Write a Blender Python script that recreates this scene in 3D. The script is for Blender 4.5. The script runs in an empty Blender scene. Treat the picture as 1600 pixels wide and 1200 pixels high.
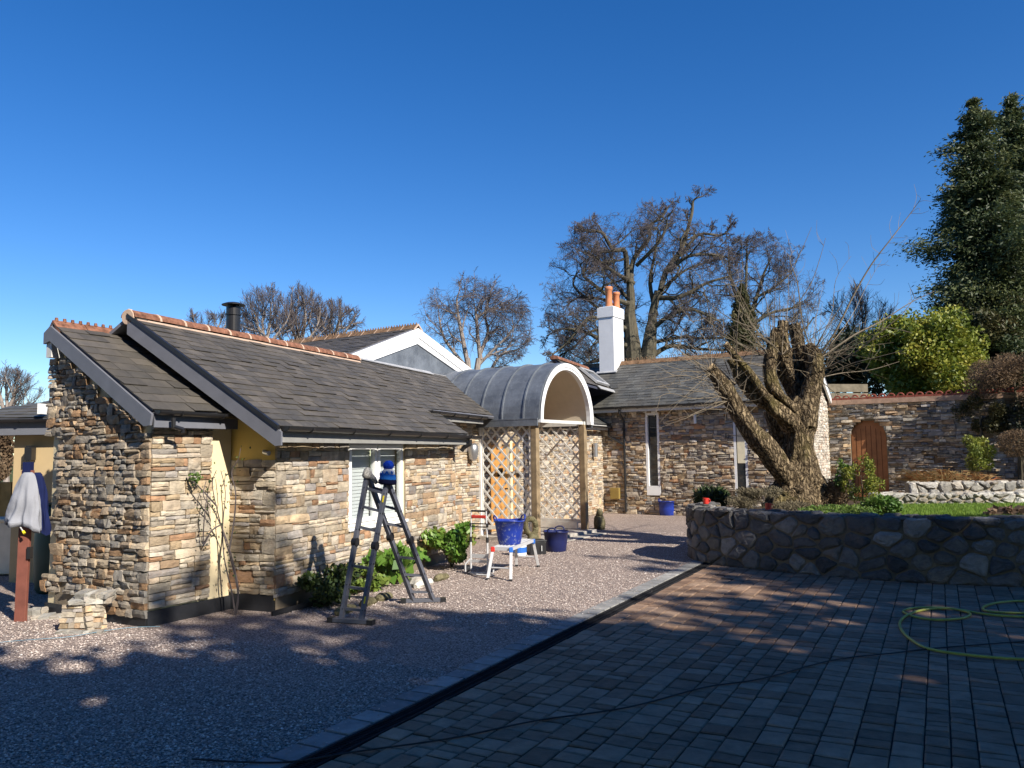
import bpy, bmesh, math, random
import numpy as np
from mathutils import Vector, noise as mnoise
PI = math.pi
rng = random.Random(7)
nrng = np.random.RandomState(11)
scn = bpy.context.scene
C = scn.collection

# ------------------------------------------------------------------ camera, sky, sun, exposure
F = 1248.; H = 1.9; PIT = math.atan(108/F); ROL = .013
SUN_HEAD = math.radians(138); SUN_EL = math.radians(35)
cam = bpy.data.cameras.new('camera'); camo = bpy.data.objects.new('camera', cam); C.objects.link(camo)
cam.sensor_width = 36; cam.lens = F/1600*36; cam.clip_start = .05; cam.clip_end = 2000
from mathutils import Matrix
camo.matrix_world = Matrix.Translation((0, 0, H)) @ Matrix.Rotation(PI/2+PIT, 4, 'X') @ Matrix.Rotation(-ROL, 4, 'Z')
scn.camera = camo
w = bpy.data.worlds.new('World'); scn.world = w; w.use_nodes = True
nt = w.node_tree; bg = nt.nodes['Background']
sky = nt.nodes.new('ShaderNodeTexSky'); sky.sky_type = 'NISHITA'; sky.sun_disc = False
sky.sun_elevation = SUN_EL; sky.sun_rotation = SUN_HEAD
sky.altitude = 300; sky.air_density = 0.95; sky.dust_density = 0.05; sky.ozone_density = 3.5
hs = nt.nodes.new('ShaderNodeHueSaturation'); hs.inputs['Saturation'].default_value = 1.32; hs.inputs['Hue'].default_value = .5095; hs.inputs['Value'].default_value = 1.0
nt.links.new(sky.outputs[0], hs.inputs['Color']); nt.links.new(hs.outputs[0], bg.inputs[0]); bg.inputs[1].default_value = .094
sl = bpy.data.lights.new('sun', 'SUN'); sl.energy = 5.0; sl.angle = math.radians(.53); sl.color = (1, .93, .82)
so = bpy.data.objects.new('sun', sl); C.objects.link(so)
SD = Vector((math.sin(SUN_HEAD)*math.cos(SUN_EL), math.cos(SUN_HEAD)*math.cos(SUN_EL), math.sin(SUN_EL)))
so.rotation_euler = SD.to_track_quat('Z', 'Y').to_euler(); so.location = SD*40
scn.view_settings.view_transform = 'Standard'; scn.view_settings.look = 'None'
scn.view_settings.exposure = 0.7; scn.view_settings.gamma = 1
try:
    scn.cycles.max_bounces = 6; scn.cycles.transparent_max_bounces = 8
except Exception: pass

# ------------------------------------------------------------------ surveying: photo measurements to real positions
def ray(x, y):
    u = (x-800)/F; v = (600-y)/F; c, s = math.cos(ROL), math.sin(ROL)
    u, v = u*c+v*s, -u*s+v*c
    return Vector((u, math.cos(PIT)-v*math.sin(PIT), math.sin(PIT)+v*math.cos(PIT)))
EYE = Vector((0, 0, H))
def G(x, y, z=0.):
    d = ray(x, y); return EYE + d*((z-H)/d.z)
def D(x, y, dist):
    d = ray(x, y); return EYE + d*(dist/d.y)
def hd(h): h = math.radians(h); return Vector((math.sin(h), math.cos(h), 0))
def nr(h): h = math.radians(h); return Vector((math.cos(h), -math.sin(h), 0))
def PL(x, y, p, n):
    d = ray(x, y); return EYE + d*(n.dot(Vector(p)-EYE)/n.dot(d))
def WP(x, y, p, h): return PL(x, y, p, nr(h))
UP = Vector((0, 0, 1))

# ------------------------------------------------------------------ mesh collecting
class MB:
    def __init__(s): s.v = []; s.f = []; s.r = []; s.m = []
    def add(s, vs, fs, r=None, m=0):
        o = len(s.v); s.v.extend([tuple(v) for v in vs])
        r = r or (rng.random(), rng.random(), rng.random())
        for f in fs: s.f.append([o+i for i in f]); s.r.append(r); s.m.append(m)
    def box(s, c, x, y, z, r=None, m=0):
        """box from corner c with edge vectors x,y,z"""
        c = Vector(c); x = Vector(x); y = Vector(y); z = Vector(z)
        vs = [c, c+x, c+x+y, c+y, c+z, c+x+z, c+x+y+z, c+y+z]
        fs = [(0,3,2,1),(4,5,6,7),(0,1,5,4),(1,2,6,5),(2,3,7,6),(3,0,4,7)]
        if x.cross(y).dot(z) < 0: fs = [f[::-1] for f in fs]
        s.add(vs, fs, r, m)
    def cbox(s, c, sx, sy, sz, rz=0, r=None, m=0):
        x = Vector((math.cos(rz), math.sin(rz), 0))*sx; y = Vector((-math.sin(rz), math.cos(rz), 0))*sy; z = UP*sz
        s.box(Vector(c)-x/2-y/2-z/2, x, y, z, r, m)
    def bar(s, a, b, wdt, dpt, side=None, r=None, m=0):
        a = Vector(a); b = Vector(b); d = (b-a)
        side = Vector(side) if side is not None else (UP if abs(d.normalized().z) < .9 else Vector((1, 0, 0)))
        y = d.cross(side).normalized(); x = y.cross(d).normalized()
        s.box(a-x*wdt/2-y*dpt/2, x*wdt, y*dpt, d, r, m)
    def prism(s, poly, n, r=None, m=0):
        """poly (3D points) extruded by vector n"""
        k = len(poly); p = [Vector(q) for q in poly]; n = Vector(n)
        nn = Vector((0, 0, 0))
        for i in range(k): nn += (p[i]-p[0]).cross(p[(i+1) % k]-p[0])
        if nn.dot(n) < 0: p = p[::-1]
        vs = p + [q+n for q in p]
        fs = [tuple(range(k))[::-1], tuple(range(k, 2*k))] + [(i, (i+1) % k, (i+1) % k+k, i+k) for i in range(k)]
        s.add(vs, fs, r, m)
    def tube(s, pts, rad, n=8, r=None, m=0, cap=True, jit=0):
        pts = [Vector(p) for p in pts]
        if not hasattr(rad, '__len__'): rad = [rad]*len(pts)
        o = len(s.v); N = len(pts)
        t = (pts[1]-pts[0]).normalized()
        x = t.cross(UP if abs(t.z) < .95 else Vector((1, 0, 0))).normalized()
        for i in range(N):
            t = (pts[min(i+1, N-1)]-pts[max(i-1, 0)]).normalized()
            x = (x - t*x.dot(t)).normalized(); y = t.cross(x)
            for k in range(n):
                a = 2*PI*k/n; q = rad[i]*(1+(jit*(rng.random()-.5) if jit else 0))
                p = pts[i]+(x*math.cos(a)+y*math.sin(a))*q; s.v.append((p.x, p.y, p.z))
        r = r or (rng.random(), rng.random(), rng.random())
        for i in range(N-1):
            for k in range(n):
                a = o+i*n+k; b = o+i*n+(k+1) % n
                s.f.append([a, b, b+n, a+n]); s.r.append(r); s.m.append(m)
        if cap:
            s.f.append([o+k for k in range(n)][::-1]); s.r.append(r); s.m.append(m)
            s.f.append([o+(N-1)*n+k for k in range(n)]); s.r.append(r); s.m.append(m)
    def lathe(s, base, prof, n=20, r=None, m=0, sx=1, axis=None):
        """prof [(radius,z)]"""
        base = Vector(base); o = len(s.v); ax = Vector(axis).normalized() if axis is not None else UP
        x = ax.cross(Vector((0, 1, 0)) if abs(ax.y) < .9 else Vector((1, 0, 0))).normalized(); y = ax.cross(x)
        for (q, z) in prof:
            for k in range(n):
                a = 2*PI*k/n; p = base+x*(q*math.cos(a)*sx)+y*(q*math.sin(a))+ax*z; s.v.append((p.x, p.y, p.z))
        r = r or (rng.random(), rng.random(), rng.random())
        for i in range(len(prof)-1):
            for k in range(n):
                a = o+i*n+k; b = o+i*n+(k+1) % n
                s.f.append([a, b, b+n, a+n]); s.r.append(r); s.m.append(m)
        for i, rev in ((0, True), (len(prof)-1, False)):
            if prof[i][0] > 1e-4:
                l = [o+i*n+k for k in range(n)]
                s.f.append(l[::-1] if rev else l); s.r.append(r); s.m.append(m)
    def build(s, name, mats, parent=None, smooth=False, bevel=0):
        me = bpy.data.meshes.new(name); me.from_pydata(s.v, [], s.f)
        if not isinstance(mats, (list, tuple)): mats = [mats]
        for mm in mats: me.materials.append(mm)
        at = me.attributes.new('rnd', 'FLOAT_VECTOR', 'FACE')
        at.data.foreach_set('vector', np.array(s.r, dtype=np.float32).ravel())
        if len(mats) > 1: me.polygons.foreach_set('material_index', s.m)
        if smooth: me.polygons.foreach_set('use_smooth', [True]*len(s.f))
        me.update()
        o = bpy.data.objects.new(name, me); C.objects.link(o)
        if parent: o.parent = parent; o.matrix_parent_inverse = parent.matrix_world.inverted() if parent.type == 'EMPTY' and False else Matrix.Identity(4)
        if parent: 
            # children keep world coordinates: the parent empties sit at the thing's base
            o.matrix_parent_inverse = PINV.get(parent.name, Matrix.Identity(4))
        if bevel:
            b = o.modifiers.new('bevel', 'BEVEL'); b.width = bevel; b.segments = 2; b.limit_method = 'ANGLE'
        return o
PINV = {}
def tag(o, label=None, cat=None, group=None, kind=None):
    if label: o['label'] = label
    if cat: o['category'] = cat
    if group: o['group'] = group
    if kind: o['kind'] = kind
    return o
def thing(name, loc, label, cat, group=None):
    o = bpy.data.objects.new(name, None); C.objects.link(o); o.location = loc; o.empty_display_size = .1
    PINV[o.name] = Matrix.Translation(-Vector(loc))
    return tag(o, label, cat, group)
def struct(o): o['kind'] = 'structure'; return o

def quadmesh(name, V, r, mat, parent=None, k=4, smooth=False):
    """V (N,k,3) separate faces"""
    N = V.shape[0]
    me = bpy.data.meshes.new(name); me.vertices.add(N*k); me.vertices.foreach_set('co', V.astype(np.float32).ravel())
    me.loops.add(N*k); me.loops.foreach_set('vertex_index', np.arange(N*k, dtype=np.int32))
    me.polygons.add(N); me.polygons.foreach_set('loop_start', np.arange(0, N*k, k, dtype=np.int32))
    try: me.polygons.foreach_set('loop_total', np.full(N, k, dtype=np.int32))
    except Exception: pass
    me.materials.append(mat)
    at = me.attributes.new('rnd', 'FLOAT_VECTOR', 'FACE'); at.data.foreach_set('vector', r.astype(np.float32).ravel())
    me.update(calc_edges=True)
    o = bpy.data.objects.new(name, me); C.objects.link(o)
    if parent: o.parent = parent; o.matrix_parent_inverse = PINV.get(parent.name, Matrix.Identity(4))
    return o

# ------------------------------------------------------------------ materials
def newmat(name, rough=.8, spec=.3, metal=0):
    m = bpy.data.materials.new(name); m.use_nodes = True; t = m.node_tree
    b = t.nodes['Principled BSDF']; b.inputs['Roughness'].default_value = rough
    b.inputs['Specular IOR Level'].default_value = spec; b.inputs['Metallic'].default_value = metal
    return m, t, b
def N(t, ty, **kw):
    n = t.nodes.new(ty)
    for k, v in kw.items():
        if k.startswith('i_'): n.inputs[int(k[2:])].default_value = v
        else: setattr(n, k, v)
    return n
def noise_n(t, scale, detail=4, rough=.6, vec=None, w=None):
    n = N(t, 'ShaderNodeTexNoise'); n.inputs['Scale'].default_value = scale
    n.inputs['Detail'].default_value = detail; n.inputs['Roughness'].default_value = rough
    if vec is not None: t.links.new(vec, n.inputs['Vector'])
    return n
def ramp(t, src, stops, interp='LINEAR'):
    r = N(t, 'ShaderNodeValToRGB'); r.color_ramp.interpolation = interp
    e = r.color_ramp.elements
    while len(e) < len(stops): e.new(.5)
    for i, (p, c) in enumerate(stops): e[i].position = p; e[i].color = (*c, 1) if len(c) == 3 else c
    t.links.new(src, r.inputs[0]); return r
def mix(t, fac, a, b, bl='MIX'):
    m = N(t, 'ShaderNodeMix', data_type='RGBA', blend_type=bl)
    if isinstance(fac, (int, float)): m.inputs[0].default_value = fac
    else: t.links.new(fac, m.inputs[0])
    for i, x in ((6, a), (7, b)):
        if isinstance(x, tuple): m.inputs[i].default_value = (*x, 1)
        else: t.links.new(x, m.inputs[i])
    return m.outputs[2]
def bump(t, b, h, dist=.01, st=1.0, prev=None):
    n = N(t, 'ShaderNodeBump'); n.inputs['Strength'].default_value = st; n.inputs['Distance'].default_value = dist
    t.links.new(h, n.inputs['Height'])
    if prev is not None: t.links.new(prev.outputs[0], n.inputs['Normal'])
    t.links.new(n.outputs[0], b.inputs['Normal']); return n
def rnd(t):
    a = N(t, 'ShaderNodeAttribute', attribute_name='rnd'); s = N(t, 'ShaderNodeSeparateXYZ'); t.links.new(a.outputs['Vector'], s.inputs[0]); return s
def pos(t): return N(t, 'ShaderNodeNewGeometry').outputs['Position']
def mulmap(t, v, sc):
    m = N(t, 'ShaderNodeMapping'); m.inputs['Scale'].default_value = sc; t.links.new(v, m.inputs[0]); return m.outputs[0]
def simple(name, col, rough=.6, spec=.4, metal=0, var=.12, nscale=6, bmp=0, bscale=60):
    m, t, b = newmat(name, rough, spec, metal)
    n = noise_n(t, nscale, 5, .6, pos(t))
    f = ramp(t, n.outputs['Fac'], [(.3, (1-var,)*3), (.7, (1+var*.6,)*3)])
    c = mix(t, 1.0, col, f.outputs[0], 'MULTIPLY'); t.links.new(c, b.inputs['Base Color'])
    if bmp:
        n2 = noise_n(t, bscale, 4, .6, pos(t)); bump(t, b, n2.outputs['Fac'], bmp)
    return m
def stone_mat(name, pal, bscale=25):
    m, t, b = newmat(name, .85, .25); s = rnd(t); p = pos(t)
    k = len(pal); r = ramp(t, s.outputs[0], [(i/k, c) for i, c in enumerate(pal)], 'CONSTANT')
    n = noise_n(t, 9, 6, .65, p); v = ramp(t, n.outputs['Fac'], [(.25, (.55, .55, .56)), (.5, (.95, .95, .95)), (.75, (1.3, 1.27, 1.2))])
    c = mix(t, 1, r.outputs[0], v.outputs[0], 'MULTIPLY')
    br = N(t, 'ShaderNodeMapRange'); br.inputs[3].default_value = .7; br.inputs[4].default_value = 1.25; t.links.new(s.outputs[1], br.inputs[0])
    cb = N(t, 'ShaderNodeCombineXYZ'); [t.links.new(br.outputs[0], cb.inputs[i]) for i in range(3)]
    c = mix(t, 1, c, cb.outputs[0], 'MULTIPLY')
    n3 = noise_n(t, 3.5, 4, .7, p); rr = ramp(t, n3.outputs['Fac'], [(.55, (0, 0, 0)), (.78, (.4, .4, .4))])
    c = mix(t, rr.outputs[0], c, (.36, .2, .09)); t.links.new(c, b.inputs['Base Color'])
    n2 = noise_n(t, bscale, 8, .7, mulmap(t, p, (1, 1, 1.8))); bump(t, b, n2.outputs['Fac'], .02, .9)
    return m
M = {}
LEDGE = [(.45,.36,.26),(.42,.36,.29),(.47,.35,.22),(.35,.315,.28),(.52,.45,.35),(.42,.29,.18),(.44,.38,.30),(.48,.37,.25),(.32,.285,.26),(.50,.42,.31),(.36,.21,.12),(.46,.39,.30),(.53,.47,.38),(.46,.35,.22),(.48,.41,.32)]
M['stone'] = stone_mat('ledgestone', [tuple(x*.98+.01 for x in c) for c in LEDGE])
M['stone_gable'] = stone_mat('grazing-lit ledgestone', [(.38,.29,.20),(.35,.30,.24),(.43,.33,.23),(.28,.26,.23),(.46,.40,.32),(.37,.23,.13),(.35,.31,.26),(.47,.38,.27)])  # ledgestone with the gable's dim grazing light put into a darker palette
GREY = [(.23,.22,.21),(.29,.26,.22),(.30,.23,.16),(.19,.19,.19),(.34,.31,.27),(.30,.20,.12),(.26,.25,.23),(.36,.33,.28)]
M['stone_grey'] = stone_mat('ledgestone grey', GREY)
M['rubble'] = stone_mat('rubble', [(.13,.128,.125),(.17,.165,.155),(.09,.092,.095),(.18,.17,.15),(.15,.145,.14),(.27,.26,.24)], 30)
M['limestone'] = stone_mat('limestone', [(.42,.4,.36),(.36,.345,.31),(.47,.45,.4),(.33,.31,.27),(.4,.36,.3)], 14)
M['mortar'] = simple('mortar', (.2, .165, .115), .95, .1, bmp=.02, bscale=40)
M['mortar_light'] = simple('mortar light', (.34, .29, .21), .95, .1, bmp=.02, bscale=40)
M['backing'] = simple('joint backing', (.22, .18, .13), .95, .1, bmp=.01)
M['render_cream'] = simple('cream render', (.74, .62, .40), .9, .15, var=.08, nscale=2.5, bmp=.004, bscale=90)
M['render_yellow'] = simple('yellow render', (.72, .52, .16), .9, .15, var=.1, nscale=2.5, bmp=.004, bscale=90)
M['white_render'] = simple('white render', (.74, .74, .74), .8, .2, var=.07, nscale=3, bmp=.003, bscale=50)
M['white'] = simple('white paint', (.8, .8, .79), .45, .4, var=.05, nscale=4)
M['offwhite'] = simple('weathered white paint', (.66, .65, .61), .6, .3, var=.12, nscale=9)
M['soffit'] = simple('cream plaster vault', (.62, .53, .4), .8, .2, var=.06)
M['grey_barge'] = simple('slate blue grey board', (.15, .155, .18), .5, .35, var=.12, nscale=5)
M['black'] = simple('black plastic', (.018, .018, .02), .35, .5, var=.2)
M['plinth'] = simple('black painted plinth', (.02, .021, .025), .5, .4, var=.3, nscale=4, bmp=.004, bscale=30)
M['dark'] = simple('dark interior', (.02, .02, .02), .9, .1)
M['brown_wood'] = simple('stained garden door', (.30, .125, .05), .5, .35, var=.25, nscale=4)
M['oak_wood'] = simple('golden oak door', (.52, .25, .07), .45, .4, var=.25, nscale=5)
M['alu'] = simple('aluminium', (.55, .55, .56), .4, .5, .1, var=.1, nscale=10)
M['alu_dark'] = simple('shaded aluminium', (.11, .115, .14), .5, .5, .2, var=.14, nscale=10)  # ladder metal, darkened in colour for the shade it stands in
M['blue_tub'] = simple('blue rubber', (.012, .035, .27), .35, .5, var=.25, nscale=12)
M['red'] = simple('red', (.55, .03, .02), .4, .5, var=.15)
M['blue'] = simple('blue plastic', (.03, .15, .55), .4, .5)
M['cable'] = simple('black cable', (.012, .012, .014), .5, .4)
M['hose'] = simple('yellow green hose', (.36, .38, .07), .4, .5, var=.25, nscale=8)
M['blue_hose'] = simple('thin blue line', (.16, .26, .32), .5, .4)
M['hat_blue'] = simple('royal blue wool', (.01, .05, .42), .95, .1, bmp=.01, bscale=150)
M['hat_mid'] = simple('mid blue wool', (.03, .19, .62), .95, .1, bmp=.01, bscale=150)
M['hat_white'] = simple('white wool', (.7, .7, .74), .95, .1, bmp=.01, bscale=150)
M['hat_navy'] = simple('navy wool', (.006, .008, .03), .95, .1, bmp=.01, bscale=150)
M['cloth_grey'] = simple('grey flecked wool', (.42, .40, .36), .95, .1, var=.7, nscale=60, bmp=.01, bscale=120)
M['fleece'] = simple('pale grey fleece', (.30, .31, .35), .95, .1, var=.1, bmp=.006, bscale=120)
M['navy'] = simple('navy fabric', (.012, .018, .07), .95, .1, bmp=.006, bscale=120)
M['post_brown'] = simple('red brown painted post', (.20, .07, .05), .7, .3, var=.25)
M['green_dark'] = simple('dark green plastic', (.03, .06, .045), .5, .4)
M['fence'] = simple('ochre fence board', (.33, .23, .09), .85, .2, var=.3, nscale=5)
M['cream_plastic'] = simple('cream box', (.66, .60, .48), .6, .3)
M['moss'] = simple('mossy stone', (.17, .15, .085), .95, .1, var=.5, nscale=18, bmp=.02, bscale=40)
M['stepstone'] = simple('pale step stone', (.42, .39, .34), .9, .2, var=.2, nscale=5, bmp=.006)
M['yellow'] = simple('yellow sticker', (.7, .55, .02), .5, .3)
M['box_yellow'] = simple('mustard box', (.26, .18, .05), .7, .3)

m, t, b = newmat('galvanised lamp', .35, .5, .8); b.inputs['Base Color'].default_value = (.45, .46, .48, 1); M['steel'] = m
m, t, b = newmat('splashed blue rubber', .4, .4); p = pos(t); n = noise_n(t, 14, 8, .75, p); r = ramp(t, n.outputs['Fac'], [(.54, (.012, .035, .27)), (.60, (.16, .19, .33)), (.74, (.36, .37, .42))]); t.links.new(r.outputs[0], b.inputs['Base Color']); M['tub_splashed'] = m
# glass
m, t, b = newmat('window glass', .04, .6); b.inputs['Base Color'].default_value = (.02, .025, .03, 1); M['glass'] = m
m, t, b = newmat('pane', .02, .5); b.inputs['Base Color'].default_value = (.02, .02, .02, 1); tr = N(t, 'ShaderNodeBsdfTransparent'); tr.inputs[0].default_value = (.93, .95, .95, 1); ms = N(t, 'ShaderNodeMixShader'); ms.inputs[0].default_value = .9
t.links.new(b.outputs[0], ms.inputs[1]); t.links.new(tr.outputs[0], ms.inputs[2]); t.links.new(ms.outputs[0], t.nodes['Material Output'].inputs[0]); M['pane'] = m
# slates
def slate_mat(name, a, c2, c3, lich):
    m, t, b = newmat(name, .62, .4); s = rnd(t); p = pos(t)
    r = ramp(t, s.outputs[0], [(0, a), (.45, c2), (.8, c3), (1, tuple(x*1.25 for x in c3))])
    n = noise_n(t, 5, 6, .7, p); v = ramp(t, n.outputs['Fac'], [(.3, (.72, .72, .74)), (.7, (1.25, 1.2, 1.12))])
    c = mix(t, 1, r.outputs[0], v.outputs[0], 'MULTIPLY')
    n2 = noise_n(t, 22, 8, .8, p); l = ramp(t, n2.outputs['Fac'], [(.55, (0, 0, 0)), (.7, (.6, .6, .6))])
    c = mix(t, l.outputs[0], c, lich)
    n4 = noise_n(t, 1.1, 3, .6, p); l2 = ramp(t, n4.outputs['Fac'], [(.45, (0, 0, 0)), (.7, (.55, .55, .55))])
    c = mix(t, l2.outputs[0], c, (.105, .088, .066)); t.links.new(c, b.inputs['Base Color'])
    n3 = noise_n(t, 30, 6, .7, p); bump(t, b, n3.outputs['Fac'], .008, .7); return m
M['slate'] = slate_mat('weathered slate', (.062, .058, .052), (.077, .071, .063), (.092, .083, .072), (.15, .14, .115))
M['slate_dark'] = slate_mat('grey green slate', (.06, .063, .062), (.078, .081, .078), (.098, .1, .094), (.14, .14, .115))
M['terracotta'] = simple('terracotta ridge', (.235, .11, .07), .9, .15, var=.6, nscale=12, bmp=.006, bscale=40)
M['terracotta_pot'] = simple('chimney pot clay', (.56, .22, .10), .75, .3, var=.2, nscale=6)
M['terracotta_mossy'] = simple('lichened ridge', (.21, .125, .07), .9, .2, var=.6, nscale=9, bmp=.01, bscale=40)
M['terracotta_red'] = simple('red coping', (.24, .065, .042), .7, .3, var=.3, nscale=9)
M['ridge_mortar'] = simple('pink mortar', (.55, .40, .30), .9, .1)
# lead
m, t, b = newmat('lead sheet', .5, .5, .25); p = pos(t)
n = noise_n(t, 2.2, 6, .7, p); n2 = noise_n(t, 7, 5, .7, mulmap(t, p, (3, 3, .5)))
c1 = ramp(t, n.outputs['Fac'], [(.3, (.09, .102, .12)), (.7, (.20, .222, .25))])
c2 = ramp(t, n2.outputs['Fac'], [(.55, (0, 0, 0)), (.8, (.6, .6, .6))])
t.links.new(mix(t, c2.outputs[0], c1.outputs[0], (.32, .34, .36)), b.inputs['Base Color']); bump(t, b, n.outputs['Fac'], .02, .5); M['lead'] = m
M['flashing'] = simple('pale lead flashing', (.42, .42, .42), .5, .4, .1, var=.2)
# bark
def bark_mat(name, a, c, sc=14, moss=None, dist=.04):
    m, t, b = newmat(name, .95, .15); p = pos(t)
    n = noise_n(t, sc, 8, .7, mulmap(t, p, (1, 1, .22))); r = ramp(t, n.outputs['Fac'], [(.32, a), (.62, c)])
    col = r.outputs[0]
    if moss:
        n2 = noise_n(t, 1.7, 4, .6, p); l = ramp(t, n2.outputs['Fac'], [(.55, (0, 0, 0)), (.7, (.7, .7, .7))]); col = mix(t, l.outputs[0], col, moss)
    t.links.new(col, b.inputs['Base Color']); bump(t, b, n.outputs['Fac'], dist, 1); return m
m, t, b = newmat('fissured willow bark', .95, .1); p = pos(t); nz = noise_n(t, 6, 5, .6, p)
va = N(t, 'ShaderNodeVectorMath', operation='SCALE'); va.inputs['Scale'].default_value = .16; t.links.new(nz.outputs['Color'], va.inputs[0]); vb = N(t, 'ShaderNodeVectorMath', operation='ADD'); t.links.new(p, vb.inputs[0]); t.links.new(va.outputs[0], vb.inputs[1])
vv = N(t, 'ShaderNodeTexVoronoi', feature='DISTANCE_TO_EDGE'); vv.inputs['Scale'].default_value = 15; t.links.new(mulmap(t, vb.outputs[0], (1, 1, .3)), vv.inputs['Vector'])
r = ramp(t, vv.outputs['Distance'], [(.02, (.06, .043, .027)), (.14, (.235, .178, .112)), (.45, (.35, .27, .17))]); n2 = noise_n(t, 18, 6, .7, p); r2 = ramp(t, n2.outputs['Fac'], [(.3, (.6, .6, .6)), (.7, (1.2, 1.18, 1.12))]); c = mix(t, 1, r.outputs[0], r2.outputs[0], 'MULTIPLY')
n3 = noise_n(t, 1.5, 4, .6, p); r3 = ramp(t, n3.outputs['Fac'], [(.52, (0, 0, 0)), (.68, (.7, .7, .7))]); c = mix(t, r3.outputs[0], c, (.15, .125, .045)); t.links.new(c, b.inputs['Base Color'])
rb_ = ramp(t, vv.outputs['Distance'], [(0, (0, 0, 0)), (.3, (1, 1, 1))]); b1 = bump(t, b, rb_.outputs[0], .05, 1); bump(t, b, n2.outputs['Fac'], .02, .8, b1); M['bark_fissured'] = m
M['bark'] = bark_mat('willow bark', (.03, .02, .012), (.30, .215, .13), 17, (.16, .13, .05), .07)
M['bark_oak'] = bark_mat('oak bark', (.05, .042, .032), (.125, .11, .075), 5)
M['bark_birch'] = bark_mat('birch bark', (.16, .12, .10), (.34, .29, .25), 5)
M['twig'] = simple('twig', (.105, .088, .088), .9, .1, var=.3)
M['shoot'] = simple('bare shoot', (.19, .155, .11), .8, .2, var=.3)
M['cutwood'] = simple('cut wood', (.5, .36, .2), .85, .1, var=.2, nscale=12)
# leaves
def leaf_mat(name, cols, rough=.55, spec=.4, trans=.25):
    m, t, b = newmat(name, rough, spec); s = rnd(t); k = len(cols)
    r = ramp(t, s.outputs[0], [(i/(k-1), c) for i, c in enumerate(cols)]); t.links.new(r.outputs[0], b.inputs['Base Color'])
    tr = N(t, 'ShaderNodeBsdfTranslucent'); t.links.new(r.outputs[0], tr.inputs[0]); ms = N(t, 'ShaderNodeMixShader'); ms.inputs[0].default_value = trans
    t.links.new(b.outputs[0], ms.inputs[1]); t.links.new(tr.outputs[0], ms.inputs[2]); t.links.new(ms.outputs[0], t.nodes['Material Output'].inputs[0]); return m
M['cypress'] = leaf_mat('cypress foliage', [(.02,.034,.016),(.045,.066,.026),(.085,.105,.036),(.14,.145,.05)])
M['laurel'] = leaf_mat('laurel leaves', [(.07,.10,.014),(.15,.19,.022),(.26,.27,.035),(.36,.32,.05)], .5, .4)
M['yew'] = leaf_mat('dark yew', [(.012,.02,.012),(.025,.035,.018),(.04,.05,.022)])
M['ivy'] = leaf_mat('ivy clad conifer', [(.05,.055,.02),(.09,.085,.03),(.13,.11,.045)])
M['leaf_green'] = leaf_mat('fresh leaves', [(.04,.10,.015),(.09,.17,.03),(.16,.22,.04)], .5, .4)
M['leaf_big'] = leaf_mat('broad leaves', [(.06,.14,.02),(.11,.22,.03),(.2,.3,.05),(.24,.14,.05)], .45, .5)
M['leaf_dark'] = leaf_mat('dark shrub leaves', [(.015,.03,.01),(.04,.07,.02),(.09,.12,.03)], .45, .5)
M['leaf_yellow'] = leaf_mat('yellow green leaves', [(.12,.16,.03),(.24,.26,.04),(.36,.33,.05)], .5, .4)
M['lavender'] = leaf_mat('dry lavender', [(.12,.10,.065),(.2,.17,.11),(.27,.24,.16)], .9, .1)
M['brown_bush'] = leaf_mat('brown winter bush', [(.10,.065,.04),(.17,.115,.07),(.26,.19,.12)], .9, .1)
M['rust_grass'] = leaf_mat('rust grass', [(.25,.08,.03),(.34,.2,.08),(.38,.3,.14)], .8, .2)
M['deadleaf'] = leaf_mat('dead leaves', [(.14,.09,.06),(.22,.15,.1),(.3,.22,.15)], .9, .1)
M['grassblade'] = leaf_mat('grass blades', [(.09,.18,.02),(.15,.25,.03),(.22,.3,.05)], .6, .3)
# gravel
m, t, b = newmat('gravel', .9, .25); p = pos(t)
def vor(t, sc, feat='F1', out='Distance', vec=None):
    v = N(t, 'ShaderNodeTexVoronoi', feature=feat); v.inputs['Scale'].default_value = sc; t.links.new(vec if vec is not None else p, v.inputs['Vector']); return v
v = vor(t, 62); r = ramp(t, v.outputs['Color'], [(0, (.2,.16,.15)),(.35,(.38,.30,.26)),(.65,(.50,.405,.35)),(1,(.68,.6,.54))])
n = noise_n(t, .8, 4, .6, p); nr_ = ramp(t, n.outputs['Fac'], [(.3, (.85,.85,.85)), (.7, (1.1,1.08,1.05))])
c = mix(t, 1, r.outputs[0], nr_.outputs[0], 'MULTIPLY')
ed = ramp(t, v.outputs['Distance'], [(.35, (1,1,1)), (.75, (.35,.33,.32))]); c = mix(t, 1, c, ed.outputs[0], 'MULTIPLY')
t.links.new(c, b.inputs['Base Color'])
inv = N(t, 'ShaderNodeMath', operation='SUBTRACT'); inv.inputs[0].default_value = 1; t.links.new(v.outputs['Distance'], inv.inputs[1])
bump(t, b, inv.outputs[0], .014, 1); M['gravel'] = m
m, t, b = newmat('pebble', .85, .3); s = rnd(t); r = ramp(t, s.outputs[0], [(0, (.2,.16,.15)),(.3,(.36,.29,.25)),(.6,(.48,.39,.34)),(.9,(.58,.5,.44)),(1,(.72,.67,.62))]); t.links.new(r.outputs[0], b.inputs['Base Color']); M['pebble'] = m
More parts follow.
